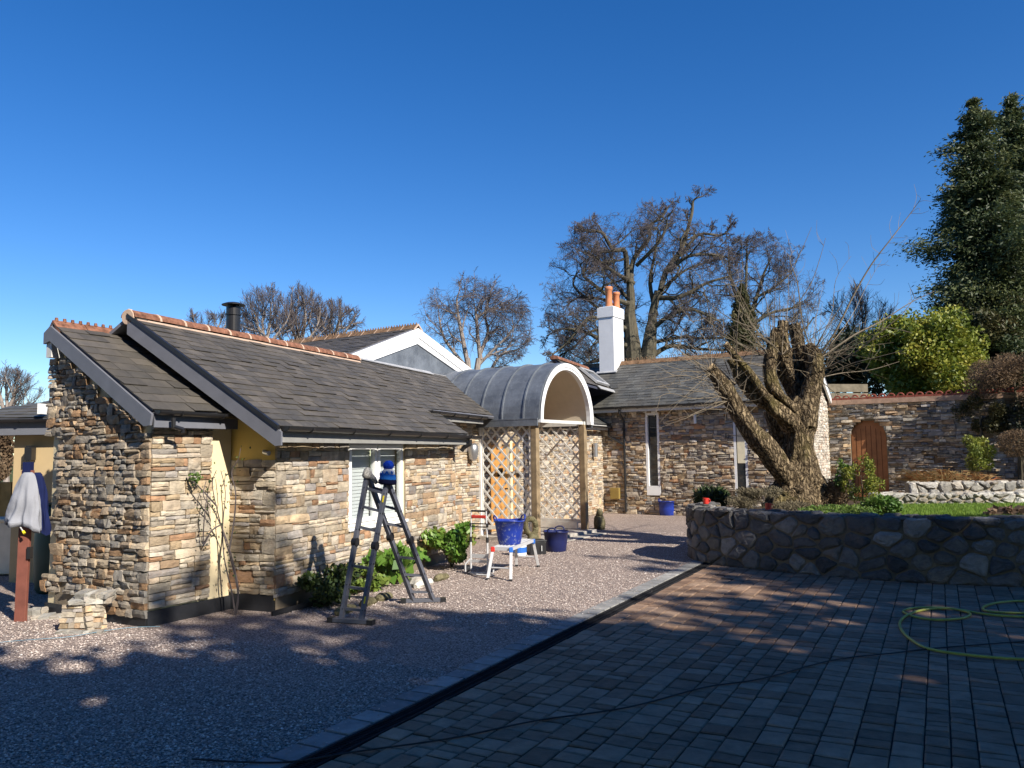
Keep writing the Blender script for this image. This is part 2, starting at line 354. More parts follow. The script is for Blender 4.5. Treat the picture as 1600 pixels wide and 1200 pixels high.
def slab_mat(name, cols, streak=1.0):
    m, t, b = newmat(name, .8, .3); s = rnd(t); p = pos(t); r = ramp(t, s.outputs[0], cols)
    n = noise_n(t, 8, 7, .7, p); v = ramp(t, n.outputs['Fac'], [(.3, (.7,.7,.7)), (.7, (1.2,1.2,1.18))]); c = mix(t, 1, r.outputs[0], v.outputs[0], 'MULTIPLY')
    n4 = noise_n(t, .7, 4, .6, p); v4 = ramp(t, n4.outputs['Fac'], [(.3, (.8,.8,.8)), (.7, (1.15,1.12,1.1))]); c = mix(t, 1, c, v4.outputs[0], 'MULTIPLY')
    t.links.new(c, b.inputs['Base Color']); n3 = noise_n(t, 25, 6, .7, mulmap(t, p, (1, 2.5, 1))); bump(t, b, n3.outputs['Fac'], .01*streak, .8); return m
M['paver'] = slab_mat('block paving', [(0,(.20,.125,.082)),(.5,(.285,.187,.125)),(1,(.355,.245,.17))])
M['kerb'] = slab_mat('kerb stone', [(0,(.24,.24,.235)),(1,(.34,.335,.32))])
M['paver_joint'] = simple('sand joint', (.05, .045, .04), .95, .1, bmp=.01)
M['ground'] = simple('rough grass land', (.07, .085, .03), .95, .1, var=.4, nscale=1.2, bmp=.05, bscale=8)
M['soil'] = simple('garden soil', (.07, .05, .035), .95, .1, var=.3, nscale=5, bmp=.04, bscale=14)
m, t, b = newmat('lawn', .9, .15); p = pos(t); n = noise_n(t, 5, 8, .8, p); r = ramp(t, n.outputs['Fac'], [(.3,(.07,.12,.016)),(.6,(.125,.19,.025)),(.8,(.2,.23,.05))]); t.links.new(r.outputs[0], b.inputs['Base Color'])
n2 = noise_n(t, 90, 5, .8, p); bump(t, b, n2.outputs['Fac'], .05, 1); M['lawn'] = m

# ------------------------------------------------------------------ generic builders
def stones(mb, O, U, Nn, W_, H_, ok=None, holes=(), ch=(.09, .19), sw=(.16, .42), dep=.035, fine=True, zoff=0, gap=.006, z0=0):
    """ledgestone cladding on the plane O + a*U + z*UP, standing proud along Nn"""
    O = Vector(O); U = Vector(U); Nn = Vector(Nn)
    def one(a0, z0_, a1, z1_):
        if a1-a0 < .035 or z1_-z0_ < .02: return
        for (h0, k0, h1, k1) in holes:
            if a1 > h0 and a0 < h1 and z1_ > k0 and z0_ < k1:
                if z0_ >= k0-.02 and z1_ <= k1+.02 or (min(z1_, k1)-max(z0_, k0)) > .35*(z1_-z0_):
                    if a0 < h0 and a1 > h1: one(a0, z0_, h0, z1_); one(h1, z0_, a1, z1_); return
                    if a0 < h0: a1 = h0
                    elif a1 > h1: a0 = h1
                    else: return
                    if a1-a0 < .035: return
        if ok and not ok((a0+a1)/2, z1_, a0, a1, z0_): return
        g = gap; a0 += g*rng.uniform(.3, 1); a1 -= g*rng.uniform(.3, 1); z0_ += g*rng.uniform(.3, 1.1); z1_ -= g*rng.uniform(.3, 1.1)
        nx, nz = (4, 3) if (fine and a1-a0 > .13) else (3, 3)
        d = rng.uniform(.3, 1)*dep+.012; tx = rng.uniform(-.3, .3)*dep; tz = rng.uniform(-.35, .35)*dep
        jw = min(.018, (z1_-z0_)*.16)
        vs = []
        for j in range(nz):
            for i in range(nx):
                fa, fz = i/(nx-1), j/(nz-1); edge = i in (0, nx-1) or j in (0, nz-1); cor = i in (0, nx-1) and j in (0, nz-1)
                dd = d+tx*(fa-.5)*2+tz*(fz-.5)*2+rng.uniform(-.2, .2)*dep
                if edge: dd -= .007
                if cor: dd -= .006
                dd = max(dd, .006)
                ja = rng.uniform(-jw, jw)*(1 if 0 < i < nx-1 else .35); jz = rng.uniform(-jw, jw)*.55
                vs.append(O+U*(a0+(a1-a0)*fa+ja)+UP*(z0_+(z1_-z0_)*fz+jz)+Nn*dd)
        fs = [(j*nx+i, j*nx+i+1, (j+1)*nx+i+1, (j+1)*nx+i) for j in range(nz-1) for i in range(nx-1)]
        per = [i for i in range(nx)]+[j*nx+nx-1 for j in range(1, nz)]+[(nz-1)*nx+i for i in range(nx-2, -1, -1)]+[j*nx for j in range(nz-2, 0, -1)]
        k = len(vs)
        for q in per: vs.append(Vector(vs[q])-Nn*((Vector(vs[q])-O).dot(Nn)+.015))
        L = len(per)
        fs += [(per[i], k+i, k+(i+1) % L, per[(i+1) % L]) for i in range(L)]
        if U.cross(UP).dot(Nn) < 0: fs = [f[::-1] for f in fs]
        mb.add(vs, fs)
    z = z0
    while z < H_-.03:
        h = rng.uniform(*ch); 
        if z+h > H_-.05: h = H_-z
        a = -rng.uniform(0, .0)
        while a < W_-.02:
            s_ = rng.uniform(*sw)
            if a+s_ > W_-.08: s_ = W_-a
            q = rng.random()
            if h < .1 or (s_ < .2 and q < .35) or q < .13: one(a, z, a+s_, z+h)
            else:
                k = 2 if h < .15 or q < .6 else 3
                cuts = sorted([rng.uniform(.3, .7)] if k == 2 else [rng.uniform(.25, .4), rng.uniform(.6, .75)]); cuts = [0]+cuts+[1]
                for i in range(k):
                    b0, b1 = z+h*cuts[i], z+h*cuts[i+1]
                    if rng.random() < .5 and s_ > .18:
                        c_ = a+s_*rng.uniform(.3, .7); one(a, b0, c_, b1); one(c_, b0, a+s_, b1)
                    else: one(a, b0, a+s_, b1)
            a += s_
        z += h

def slates(mb, O, A, B, poly, ex=.2, wd=(.24, .36), ang=.02, thick=.008):
    """courses of slates on plane O+a*A+b*B clipped to a polygon given in (a,b)"""
    O = Vector(O); A = Vector(A); B = Vector(B); Nn = A.cross(B).normalized()
    if Nn.z < 0: Nn = -Nn
    def span(b):
        xs = []
        k = len(poly)
        for i in range(k):
            (x0, y0), (x1, y1) = poly[i], poly[(i+1) % k]
            if (y0-b)*(y1-b) < 0: xs.append(x0+(x1-x0)*(b-y0)/(y1-y0))
        xs.sort(); return [(xs[i], xs[i+1]) for i in range(0, len(xs)-1, 2)]
    bmin = min(p[1] for p in poly); bmax = max(p[1] for p in poly); b = bmin; row = 0
    while b < bmax-.02:
        e = ex*rng.uniform(.97, 1.03)
        for (s0, s1) in span(min(b+e*.5, bmax-.005)):
            a = s0-rng.uniform(0, .15)
            while a < s1:
                w_ = rng.uniform(*wd); x0 = max(a, s0-.005)+.003; x1 = min(a+w_, s1)-.003; a += w_
                if x1-x0 < .03: continue
                l = min(e*1.35, bmax-b+.02); dz = rng.uniform(-.003, .003); sk = rng.uniform(-.006, .006)
                up0 = .016+dz+rng.random()**4*.014; up1 = .006
                d0 = rng.uniform(-.006, .006)
                p = [O+A*x0+B*(b+d0)+Nn*up0, O+A*x1+B*(b+d0+sk)+Nn*(up0+rng.uniform(-.002, .003)), O+A*x1+B*(b+l)+Nn*up1, O+A*x0+B*(b+l)+Nn*up1]
                mb.prism(p, -Nn*thick)
        b += e; row += 1
def deck(mb, O, A, B, poly, th=.05):
    O = Vector(O); Nn = Vector(A).cross(Vector(B)).normalized()
    if Nn.z < 0: Nn = -Nn
    mb.prism([O+Vector(A)*a+Vector(B)*b-Nn*.004 for a, b in poly], -Nn*th)

def wall_boxes(mb, O, U, Nn, W_, z0, z1, holes=(), th=.25, m=0):
    """wall slab with rectangular openings, outer face on the plane, thickness behind"""
    O = Vector(O); xs = sorted({0, W_, *[h[0] for h in holes], *[h[2] for h in holes]}); xs = [x for x in xs if 0 <= x <= W_]
    for i in range(len(xs)-1):
        a0, a1 = xs[i], xs[i+1]; c = (a0+a1)/2; cur = z0
        for h in sorted([h for h in holes if h[0] < c < h[2]], key=lambda h: h[1]):
            if h[1] > cur: mb.box(O+U*a0+UP*cur, U*(a1-a0), -Nn*th, UP*(h[1]-cur), m=m)
            cur = h[3]
        if cur < z1: mb.box(O+U*a0+UP*cur, U*(a1-a0), -Nn*th, UP*(z1-cur), m=m)

def gutter(name, a, b, outn, parent, rad=.055, brackets=6, drop=.0, mat='black'):
    a = Vector(a); b = Vector(b); d = (b-a); L = d.length; d.normalize(); outn = Vector(outn).normalized(); mb = MB()
    n = 8; ring = []
    for e, p in ((0, a), (1, b)):
        for rr in (rad, rad-.006):
            for k in range(n+1):
                an = PI+PI*k/n; ring.append(p+outn*(math.cos(an)*rr)+UP*(math.sin(an)*rr))
    fs = []
    q = n+1
    for k in range(n):
        fs.append((k, k+1, 2*q+k+1, 2*q+k)); fs.append((q+k, 3*q+k, 3*q+k+1, q+k+1))
        fs.append((k, q+k, q+k+1, k+1)); fs.append((2*q+k, 2*q+k+1, 3*q+k+1, 3*q+k))
    fs += [(0, 2*q, 3*q, q), (n, q+n, 3*q+n, 2*q+n)]
    mb.add(ring, fs)
    for k in range(brackets):
        p = a+d*(L*(k+.5)/brackets); mb.tube([p-outn*(rad+.03)-d*.0+UP*.0]+[p+outn*(math.cos(PI+PI*j/6)*(rad+.006))+UP*(math.sin(PI+PI*j/6)*(rad+.006)) for j in range(7)], .009, 5)
    for p, s_ in ((a, 1), (b, -1)): mb.prism([p+outn*(math.cos(PI+PI*k/n)*rad)+UP*(math.sin(PI+PI*k/n)*rad) for k in range(n+1)], d*(.008*s_))
    return mb.build(name, M[mat], parent)

def leaves(center, rad, n, size, aspect=.5, shell=.5, lumps=0, lump_r=.4, seed=0, up=0., flat_bottom=None, droop=0., cone=False):
    R = np.random.RandomState(seed); center = np.array(center, float); rad = np.array(rad, float)
    if cone:
        hh = R.rand(n)**.75; ang = R.rand(n)*2*PI; maxr = (1-hh)**.75*(1+.18*np.sin(ang*5+hh*30)+.12*np.sin(ang*11+hh*50)+.1*np.sin(hh*70))
        rr = maxr*(shell+(1-shell)*R.rand(n))
        P = np.stack([np.cos(ang)*rr*rad[0], np.sin(ang)*rr*rad[1], (hh*2-1)*rad[2]], 1)
    else:
        d = R.randn(n, 3); d /= np.linalg.norm(d, axis=1)[:, None]
        rr = shell+(1-shell)*R.rand(n)**.6
        if lumps:
            ld = R.randn(lumps, 3); ld /= np.linalg.norm(ld, axis=1)[:, None]; lr = R.uniform(.45, .85, lumps); ls = R.uniform(.6, 1.2, lumps)*lump_r
            k = R.randint(0, lumps, n); P = (ld[k]*lr[k][:, None]+d*rr[:, None]*ls[k][:, None])*rad
        else: P = d*rr[:, None]*rad
    if flat_bottom is not None: P = P[P[:, 2] > flat_bottom*rad[2]]
    P = P+center; n = len(P)
    out = P-center; out /= (np.linalg.norm(out, axis=1)[:, None]+1e-6)
    a = R.randn(n, 3)+out*.8; a[:, 2] += up-droop; a /= np.linalg.norm(a, axis=1)[:, None]
    b = np.cross(a, R.randn(n, 3)); b /= np.linalg.norm(b, axis=1)[:, None]
    s = size*R.uniform(.6, 1.4, n)[:, None]
    V = np.stack([P-a*s*.5, P+b*s*aspect*.5, P+a*s*.5, P-b*s*aspect*.5], 1)
    cl = np.array([mnoise.noise(Vector(p*1.1)) for p in P])
    r = np.stack([np.clip(.5+cl*.7+R.uniform(-.3, .3, n), 0, 1), R.rand(n), R.rand(n)], 1)
    return V, r

def foliage(name, V, r, mat, parent=None): return quadmesh(name, V, r, mat, parent)

def grow(mb, base, d, length, rad, lev, P, twig=None, env=None, m=0):
    """recursive branching; P: dict of per-level lists"""
    R = rng
    stack = [(Vector(base), Vector(d).normalized(), length, rad, 0)]
    while stack:
        p, dr, L, r0, lv = stack.pop()
        ns = P['seg'][lv]; pts = [p.copy()]; rs = [r0]; dirs = [dr.copy()]
        end = r0*P['taper'][lv]
        for i in range(ns):
            wv = Vector((R.gauss(0, 1), R.gauss(0, 1), R.gauss(0, 1)))*P['wig'][lv]
            dr = (dr+wv+UP*P['up'][lv]).normalized(); p = p+dr*(L/ns)
            pts.append(p.copy()); rs.append(r0+(end-r0)*(i+1)/ns); dirs.append(dr.copy())
            if env and not env(p) and (i > 0 or lv > 1): break
        last = lv == lev-1
        sides = P['sides'][lv]; tgt = twig if (twig is not None and lv >= P.get('twiglev', 99)) else mb
        tgt.tube(pts, rs, sides, m=m, cap=(lv < 2), r=(R.random(), R.random(), 0))
        if last: continue
        n = P['n'][lv]; n = n if isinstance(n, int) else R.randint(*n); k = len(pts)-1
        for j in range(n):
            f = P['from'][lv]+(1-P['from'][lv])*(j+R.random())/n; x = f*k; i = min(int(x), k-1); q = pts[i].lerp(pts[i+1], x-i)
            base_d = dirs[i+1]; ax = base_d.cross(Vector((R.gauss(0, 1), R.gauss(0, 1), R.gauss(0, 1)))).normalized()
            an = math.radians(R.uniform(*P['ang'][lv])); cd = (base_d*math.cos(an)+ax*math.sin(an)).normalized()
            rr = (r0+(end-r0)*f)*P['rr'][lv]
            stack.append((q, cd, L*P['lr'][lv]*R.uniform(.7, 1.2)*(1-.35*f), max(rr, P['rmin']), lv+1))
        if lv > 0 or P.get('cont'):
            stack.append((pts[-1], (dirs[-1]+Vector((R.gauss(0, .2), R.gauss(0, .2), R.gauss(0, .1)))).normalized(), L*P['lr'][lv], max(end, P['rmin']), lv+1))

# ================================================================== THE HOUSE
hB = 20.9; P0 = G(430, 957); P0.z = 0; uB = hd(hB); nB = nr(hB)
def B(u, o, z): return P0+uB*u+nB*o+UP*z
house = thing('stone_cottage', P0, 'long low stone cottage with slate roofs and yellow render, left of the porch', 'house')
# --- main roof plane
E0 = WP(437, 666, P0+nB*.3, hB); R0 = WP(202, 492, E0, hB-90)
sB = (R0-E0); LB = sB.length; sB.normalize()
def rz(o): return E0.z+((E0-P0).dot(nB)-o)*math.tan(math.asin(sB.z))   # roof height over offset o
A1 = 5.50; B2 = .83; AE = 13.5
polyB = [(0, 0), (A1, 0), (A1, B2), (AE, B2), (AE, LB), (0, LB)]
mb = MB(); slates(mb, E0, uB, sB, polyB, .15, (.2, .31)); 
roofB = mb.build('roof_slates', M['slate'], house)
mb = MB(); deck(mb, E0, uB, sB, [(0.02, .02), (A1-.02, .02), (A1-.02, LB), (.02, LB)]); deck(mb, E0, uB, sB, [(A1-.02, B2+.02), (AE, B2+.02), (AE, LB), (A1-.02, LB)])
# rear slope
bk = B((E0-P0).dot(uB), -5.0, rz(-2.1)-1.8)
Rr = R0
mb.prism([Rr, Rr+uB*AE, Rr+uB*AE-nB*.7-UP*.43, Rr-nB*.7-UP*.43], UP*-.05)
mb.build('roof_deck', M['grey_barge'], house)
# half round ridge tiles with pink mortar joints
mb = MB(); x = -.02; k = 0
while x < 5.45:
    L = .46; a = R0+uB*x+UP*.0; r_ = (rng.random(), rng.random(), 0)
    prof = []
    for e, ext in ((0, 0), (L-.035, 0)):
        for j in range(9):
            an = PI*j/8; prof.append(a+uB*(e)+nB*(math.cos(an)*.125)+UP*(math.sin(an)*.105-.035+.004*(k % 2)))
    fs = [(j, j+1, 9+j+1, 9+j) for j in range(8)]+[tuple(range(9))[::-1], tuple(range(9, 18))]
    mb.add(prof, fs, r_)
    x += L; k += 1
x = -.02
for i in range(12):
    a = R0+uB*(x+.46*(i+1)-.035); prof = []
    for e in (0, .035):
        for j in range(9):
            an = PI*j/8; prof.append(a+uB*e+nB*(math.cos(an)*.131)+UP*(math.sin(an)*.111-.035))
    mb.add(prof, [(j, j+1, 10+j, 9+j) for j in range(8)]+[tuple(range(9))[::-1], tuple(range(9, 18))], m=1)
mb.box(R0+uB*0+nB*.125-UP*.085, uB*5.45, nB*.03-UP*.02, UP*.03, m=1)
mb.lathe(R0-uB*.03-UP*.03, [(.1, 0), (.11, .02)], 12, axis=uB, m=1)
mb.build('ridge_tiles', [M['terracotta'], M['ridge_mortar']], house)
# bargeboard of the near gable and black verge
ev = (E0-P0).dot(uB)
mb = MB(); a = E0-sB*.05-UP*.04; b_ = R0-UP*.04
mb.prism([a, b_, b_-UP*.22, a+sB*.1-UP*.22, a-UP*.16], -uB*.03); mb.build('bargeboard', M['grey_barge'], house)
mb = MB(); mb.prism([E0-uB*.045+UP*.015, R0-uB*.045+UP*.015, R0-uB*.045-UP*.04, E0-uB*.045-UP*.04], uB*.05); mb.build('verge_strip', M['black'], house)
mb = MB(); mb.box(E0+uB*.02-nB*.02-UP*.19, uB*(A1-.02), nB*.02, UP*.16)
e2 = E0+uB*A1+sB*B2; mb.box(e2-nB*.02-UP*.17, uB*(2.35), nB*.02, UP*.14)
mb.box(E0+uB*A1-uB*.03-UP*.2-nB*.3, nB*.3, uB*.03, UP*.19+UP*.0)
mb.build('fascia', simple('grey white fascia', (.27, .265, .25), .6, .3, var=.15), house)
gutter('gutter', E0+uB*.02+nB*.065-UP*.0, E0+uB*(A1+.35)+nB*.065-UP*.03, nB, house, .062, 6)
gutter('gutter', e2-uB*.3+nB*.065-UP*.0, e2+uB*2.35+nB*.065-UP*.02, nB, house, .06, 4)
mb = MB(); q = E0+uB*(A1-.1)+nB*.075-UP*.1
mb.tube([q, q-UP*.08, q-UP*.14-nB*.12, q-UP*.2-nB*.17], .04, 8); mb.build('downpipe_elbow', M['black'], house)
# --- window wall
WU = 5.22; topB = 2.27
wl = 1.63; 
def locB(p): q = Vector(p)-P0; return q.dot(uB), q.dot(nB), q.z
w0 = locB(WP(546, 690, P0, hB))[0]; w1 = locB(WP(634, 690, P0, hB))[0]; wz0 = .87; wz1 = 2.10
holeB = [(w0, wz0, w1, wz1+.4)]
mb = MB(); wall_boxes(mb, B(.03, -.03, 0), uB, nB, WU-.03, .14, topB, [(w0-.03, wz0, w1-.03, wz1)], .25)
mb.box(B(w0-.03, -.028, wz1+.0), uB*(w1-w0+.06), -nB*.2, UP*.1)
mb.build('front_wall', M['render_cream'], house)
mb = MB(); wall_boxes(mb, B(0.03, -.03+.012, 0), uB, nB, WU-.04, .0, 2.14, [(w0-.03, wz0-.0, w1-.03, 9)], .01); mb.build('cladding_backing', M['backing'], house)
mb = MB(); stones(mb, B(0, -.02, 0), uB, nB, WU, 2.13, holes=holeB, z0=.17, dep=.022)
stones(mb, B(WU, -.02, 0), -nB, uB, .5, 2.3, z0=.17)
mb.build('stone_cladding', M['stone'], house)
# window
win = None
mb = MB(); rc = -.10
def fr(mb, u0, z0, u1, z1, w_, o0=-.10, th=.06):
    mb.box(B(u0, o0, z0), uB*w_, nB*th, UP*(z1-z0)); mb.box(B(u1-w_, o0, z0), uB*w_, nB*th, UP*(z1-z0))
    mb.box(B(u0+w_, o0, z0), uB*(u1-u0-2*w_), nB*th, UP*w_); mb.box(B(u0+w_, o0, z1-w_), uB*(u1-u0-2*w_), nB*th, UP*w_)
fr(mb, w0, wz0, w1, wz1, .05, -.12, .07)
mid = (w0+w1)/2; mb.box(B(mid-.02, -.12, wz0+.05), uB*.04, nB*.07, UP*(wz1-wz0-.1))
winf = mb.build('window', M['white'], house)
for (a0, a1) in ((w0+.05, mid-.02), (mid+.02, w1-.05)):
    mb = MB(); fr(mb, a0+.002, wz0+.052, a1-.002, wz1-.052, .06, -.105, .075); mb.build('sash', M['white'], winf)
    mb = MB(); mb.box(B(a0+.06, -.075, wz0+.11), uB*(a1-a0-.12), nB*.006, UP*(wz1-wz0-.22)); mb.build('pane', M['pane'], winf)
mb = MB(); k = 0; z = wz0+.1
while z < wz1-.1:
    for (a0, a1) in ((w0+.055, mid-.025), (mid+.025, w1-.08)):
        mb.box(B(a0, -.155, z), uB*(a1-a0), nB*.008, UP*.05-nB*.012)
    z += .052
mb.build('venetian_blind', M['white'], winf)
mb = MB(); mb.box(B(w0-.3, -.9, wz0-.3), uB*(w1-w0+.6), -nB*.02, UP*1.8); mb.build('room_wall', M['soffit'], house)
mb = MB(); mb.box(B(w0-.02, -.1, wz0-.05), uB*(w1-w0+.06), nB*.125, UP*.045); mb.build('window_sill', M['white'], winf)
# --- near gable end of this range (yellow render, stone below)
dG = -nB; GW = 3.9
mb = MB(); GW = 2.5; pts = [B(.02, 0-.03, .14), B(.02, -GW, .14), B(.02, -GW, rz(-2.1)-.4), B(.02, -2.1, rz(-2.1)-.06), B(.02, -.03, rz(-.03)-.06)]
mb.prism(pts, uB*.22); mb.build('gable_wall', M['render_yellow'], house)
mb = MB(); stones(mb, B(.02, -.02, 0), dG, -uB, .86, 1.86, z0=.2, dep=.03); mb.build('stone_cladding', M['stone'], house)
mb = MB(); mb.box(B(.0185, -.03, .18), dG*.82, -uB*.004, UP*1.64); mb.build('cladding_backing', M['backing'], house)
mb = MB(); mb.box(B(.004, -.04, -.05), dG*(GW-.04), uB*.2, UP*.27); mb.box(B(.26, -.04, -.05), uB*(WU-.3), -nB*.2, UP*.22)
mb.build('plinth', M['plinth'], house)
mb = MB(); q = WP(415, 706, B(0, 0, 0), hB-90); mb.tube([q, q-uB*.03], .03, 10); mb.tube([q-uB*.03, q-uB*.05-dG*.09-UP*.02], .03, 10); mb.build('spotlight', M['steel'], house)
# --- flue
fp = D(364, 520, 13.2); mb = MB(); fz = D(364, 480, 13.2).z
mb.tube([Vector((fp.x, fp.y, 3.2)), Vector((fp.x, fp.y, fz))], .115, 20); mb.tube([Vector((fp.x, fp.y, fz-.14)), Vector((fp.x, fp.y, fz-.11))], .13, 20)
mb.tube([Vector((fp.x, fp.y, fz-.40)), Vector((fp.x, fp.y, fz-.39))], .12, 20)
mb.tube([Vector((fp.x, fp.y, fz-.02)), Vector((fp.x, fp.y, fz+.05))], .09, 16)
fl = mb.build('flue_pipe', M['black'], house, smooth=False); mb = MB(); mb.lathe((fp.x, fp.y, fz+.03), [(.19, 0), (.19, .012), (.12, .04), (.02, .06)], 24); mb.build('flue_cowl', M['black'], fl)

# --- small range A at the left end
hA = 29.; C1 = G(229, 981); C1.z = 0; uA = hd(hA); dA = hd(-61.)   # dA runs left along its gable
nA = -uA                                                          # gable faces us
def A_(a, z, o=0): return C1+dA*a+nA*o+UP*z
EA = WP(238, 641, C1+nA*.12, -61.4); RA = WP(82, 506, EA, -61.4)
sA = RA-EA; LA = sA.length; sA.normalize(); LAu = 1.75
mb = MB(); slates(mb, EA, uA, sA, [(0, 0), (LAu, 0), (LAu, LA), (0, LA)], .2, (.24, .38)); mb.build('roof_slates', M['slate'], house)
mb = MB(); deck(mb, EA, uA, sA, [(.02, .02), (LAu, .02), (LAu, LA), (.02, LA)]); mb.prism([RA, RA+uA*2.5, RA+uA*2.5+dA*.13-UP*.08, RA+dA*.13-UP*.08], -UP*.05); mb.build('roof_deck', M['grey_barge'], house)
mb = MB(); mb.prism([EA-sA*.03-UP*.03, RA-UP*.03, RA-UP*.22, EA+sA*.12-UP*.24, EA-UP*.17], -nA*-.03)
mb.prism([RA-UP*.03, RA+dA*.13-UP*.11, RA+dA*.13-UP*.25, RA-UP*.22], nA*.03)
mb.build('bargeboard', M['grey_barge'], house)
mb = MB(); mb.box(RA+dA*.0-UP*.42+nA*.0, dA*.11, uA*.3, UP*.2); mb.build('box_end', M['offwhite'], house); mb = MB(); mb.box(EA+uA*.03-UP*.19-nr(hA)*.02, uA*1.2, nr(hA)*.02, UP*.16); mb.build('fascia', M['grey_barge'], house)
mb = MB(); x = 0
while x < 1.7:
    L = .42; a = RA+uA*x-UP*.02; q = nr(hA); r_ = (rng.random(),)*3
    mb.prism([a+q*.16-UP*.085, a+UP*.07, a-q*.12-UP*.08, a-q*.1-UP*.1, a+UP*.03, a+q*.15-UP*.12], uA*(L-.012), r_)
    for j in range(4): mb.tube([a+uA*(.05+.105*j)+UP*.06, a+uA*(.05+.105*j)+UP*.105], [.024, .018], 6, r_)
    x += L
mb.build('crested_ridge_tiles', M['terracotta'], house)
gutter('gutter', EA+uA*.02+nr(hA)*.06-UP*.0, EA+uA*1.22+nr(hA)*.06-UP*.015, nr(hA), house, .056, 2)
mb = MB(); q = EA+uA*.22+nr(hA)*.08-UP*.08; mb.tube([q, q-UP*.1, q-UP*.13+uA*.12, q-UP*.17+uA*.13], .028, 8); mb.build('downpipe_elbow', M['black'], house)
aL = (WP(76, 800, C1, -61.4)-C1).dot(dA)
def rzA(a):  # underside of roof over a
    q = (EA-C1).dot(dA); return EA.z+(a-q)*sA.z/Vector((sA.x, sA.y)).length
mb = MB(); mb.prism([A_(.03, .0, -.02), A_(aL, .0, -.02), A_(aL, rzA(aL)-.09, -.02), A_(.03, rzA(.03)-.07, -.02)], -nA*.2)
mb.box(C1+UP*.14-nA*.0+uA*.03-nr(hA)*.03, uA*1.15, -nr(hA)*.2, UP*2.17); mb.build('gable_wall', M['render_cream'], house)
mb = MB(); mb.box(A_(.0, -.03, .0-.01)+nr(hA)*.0, uA*1.2, -nr(hA)*.24, UP*.2); mb.box(A_(.02, -.03, -.0)-nr(hA)*.0, dA*(aL+.02), -nA*.1, UP*.16); mb.build('plinth', M['plinth'], house)
steps = [(78, 560), (117, 580), (137, 602), (157, 622), (195, 645), (219, 671)]
def stepA():
    out = []
    for px, py in steps: p = WP(px, py, C1, -61.4); out.append(((p-C1).dot(dA), p.z))
    return out
ST = stepA(); a88 = (WP(88, 800, C1, -61.4)-C1).dot(dA); a62 = (WP(64, 940, C1, -61.4)-C1).dot(dA); z68 = WP(80, 682, C1, -61.4).z; z895 = WP(70, 893, C1, -61.4).z
def okA(ac, zt, a0, a1, z0_):
    zl = 0
    for a, z in ST:
        if ac < a: zl = z
    if ac > ST[0][0]+.05: zl = 0
    if ac > a88 and z895 < (zt+z0_)/2 < z68: return False
    if (zt+z0_)/2 <= z895: zl = 9
    if z0_ < .3 and ac > .15+ (z0_-.12)*11 and ac > .3 and False: return False
    return zt < zl+.03
def okA2(ac, zt, a0, a1, z0_):
    if z0_ < .22 and ac > .75: return False
    if z0_ < .33 and ac > a88-.25 : return ac > a88-.1 and z0_ > .12 
    return okA(ac, zt, a0, a1, z0_)
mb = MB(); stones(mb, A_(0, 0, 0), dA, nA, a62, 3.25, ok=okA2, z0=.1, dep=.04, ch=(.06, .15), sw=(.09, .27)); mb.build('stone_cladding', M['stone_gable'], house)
mb = MB(); mb.prism([A_(.02, .12, -.012), A_(a88, .12, -.012), A_(a88, ST[0][1]-.1, -.012)]+[A_(a, z-.06, -.012) for a, z in ST], -nA*-.006); mb.build('cladding_backing', M['backing'], house)
f2L = 1.02
mb = MB(); stones(mb, C1+nr(hA)*.0-uA*.0, uA, nr(hA), .85, 2.27, z0=.2, dep=.022, ch=(.1, .2)); mb.build('stone_cladding', M['stone'], house)
mb = MB(); mb.box(C1+UP*.2+uA*.01-nr(hA)*.012, uA*.8, nr(hA)*.006, UP*2.02); mb.build('cladding_backing', M['backing'], house)
# cladding end grain beside the bare strip: pale step edges
# --- cross gable with white barge (C)
hC = 34.; g0 = D(537, 556, 17.3); nC = nr(hC); uC = hd(hC)
pk = WP(651, 512, g0, hC); gl = g0.copy(); gr = WP(733, 581, g0, hC)
ua = (pk-g0).dot(uC); rise = pk.z-g0.z; gr = pk+uC*ua*1.02; gr.z = g0.z-.03; C_CUT = True
bkd = -nC*7.5
nm = 0
for s_, foot in ((0, gl), (1, gr)):
    v = foot-pk; Ls = v.length+.4; vd = v.normalized(); mb = MB()
    slates(mb, pk+vd*Ls-nC*.05, -nC, -vd, [(0, 0), (7.4, 0), (7.4, Ls), (0, Ls)], .2, (.26, .4)); mb.build('roof_slates', M['slate'], house)
    mb = MB(); mb.prism([pk, pk+vd*Ls, pk+vd*Ls+bkd, pk+bkd], -UP*.05); mb.build('roof_deck', M['grey_barge'], house)
    mb = MB(); ve = vd*(v.length+.05); o1 = nC*.03
    mb.prism([pk+o1-UP*.02, pk+ve+o1-UP*.02, pk+ve+o1-UP*.24, pk+o1-UP*.24], nC*.03)
    mb.prism([pk-UP*.24, pk+ve-UP*.24, pk+ve-UP*.33, pk-UP*.40], nC*.035)
    mb.build('bargeboard', M['white'], house)
mb = MB(); mb.prism([pk-UP*.3, gl-UP*.2, gl-UP*.9, gr-UP*.9, gr-UP*.2], -nC*.1)
mb.build('lead_gable_panel', M['lead'], house)
mb = MB(); ap = R0+uB*5.45; mb.prism([ap+UP*.02, ap+uB*3.3+UP*.02, pk+uC*ua*1.2+UP*(ap.z-pk.z+.02), g0-uC*.3+UP*(ap.z-g0.z+.02)], -UP*.03); mb.build('lead_flat', M['flashing'], house)
mb = MB(); mm = MB(); x = -.04
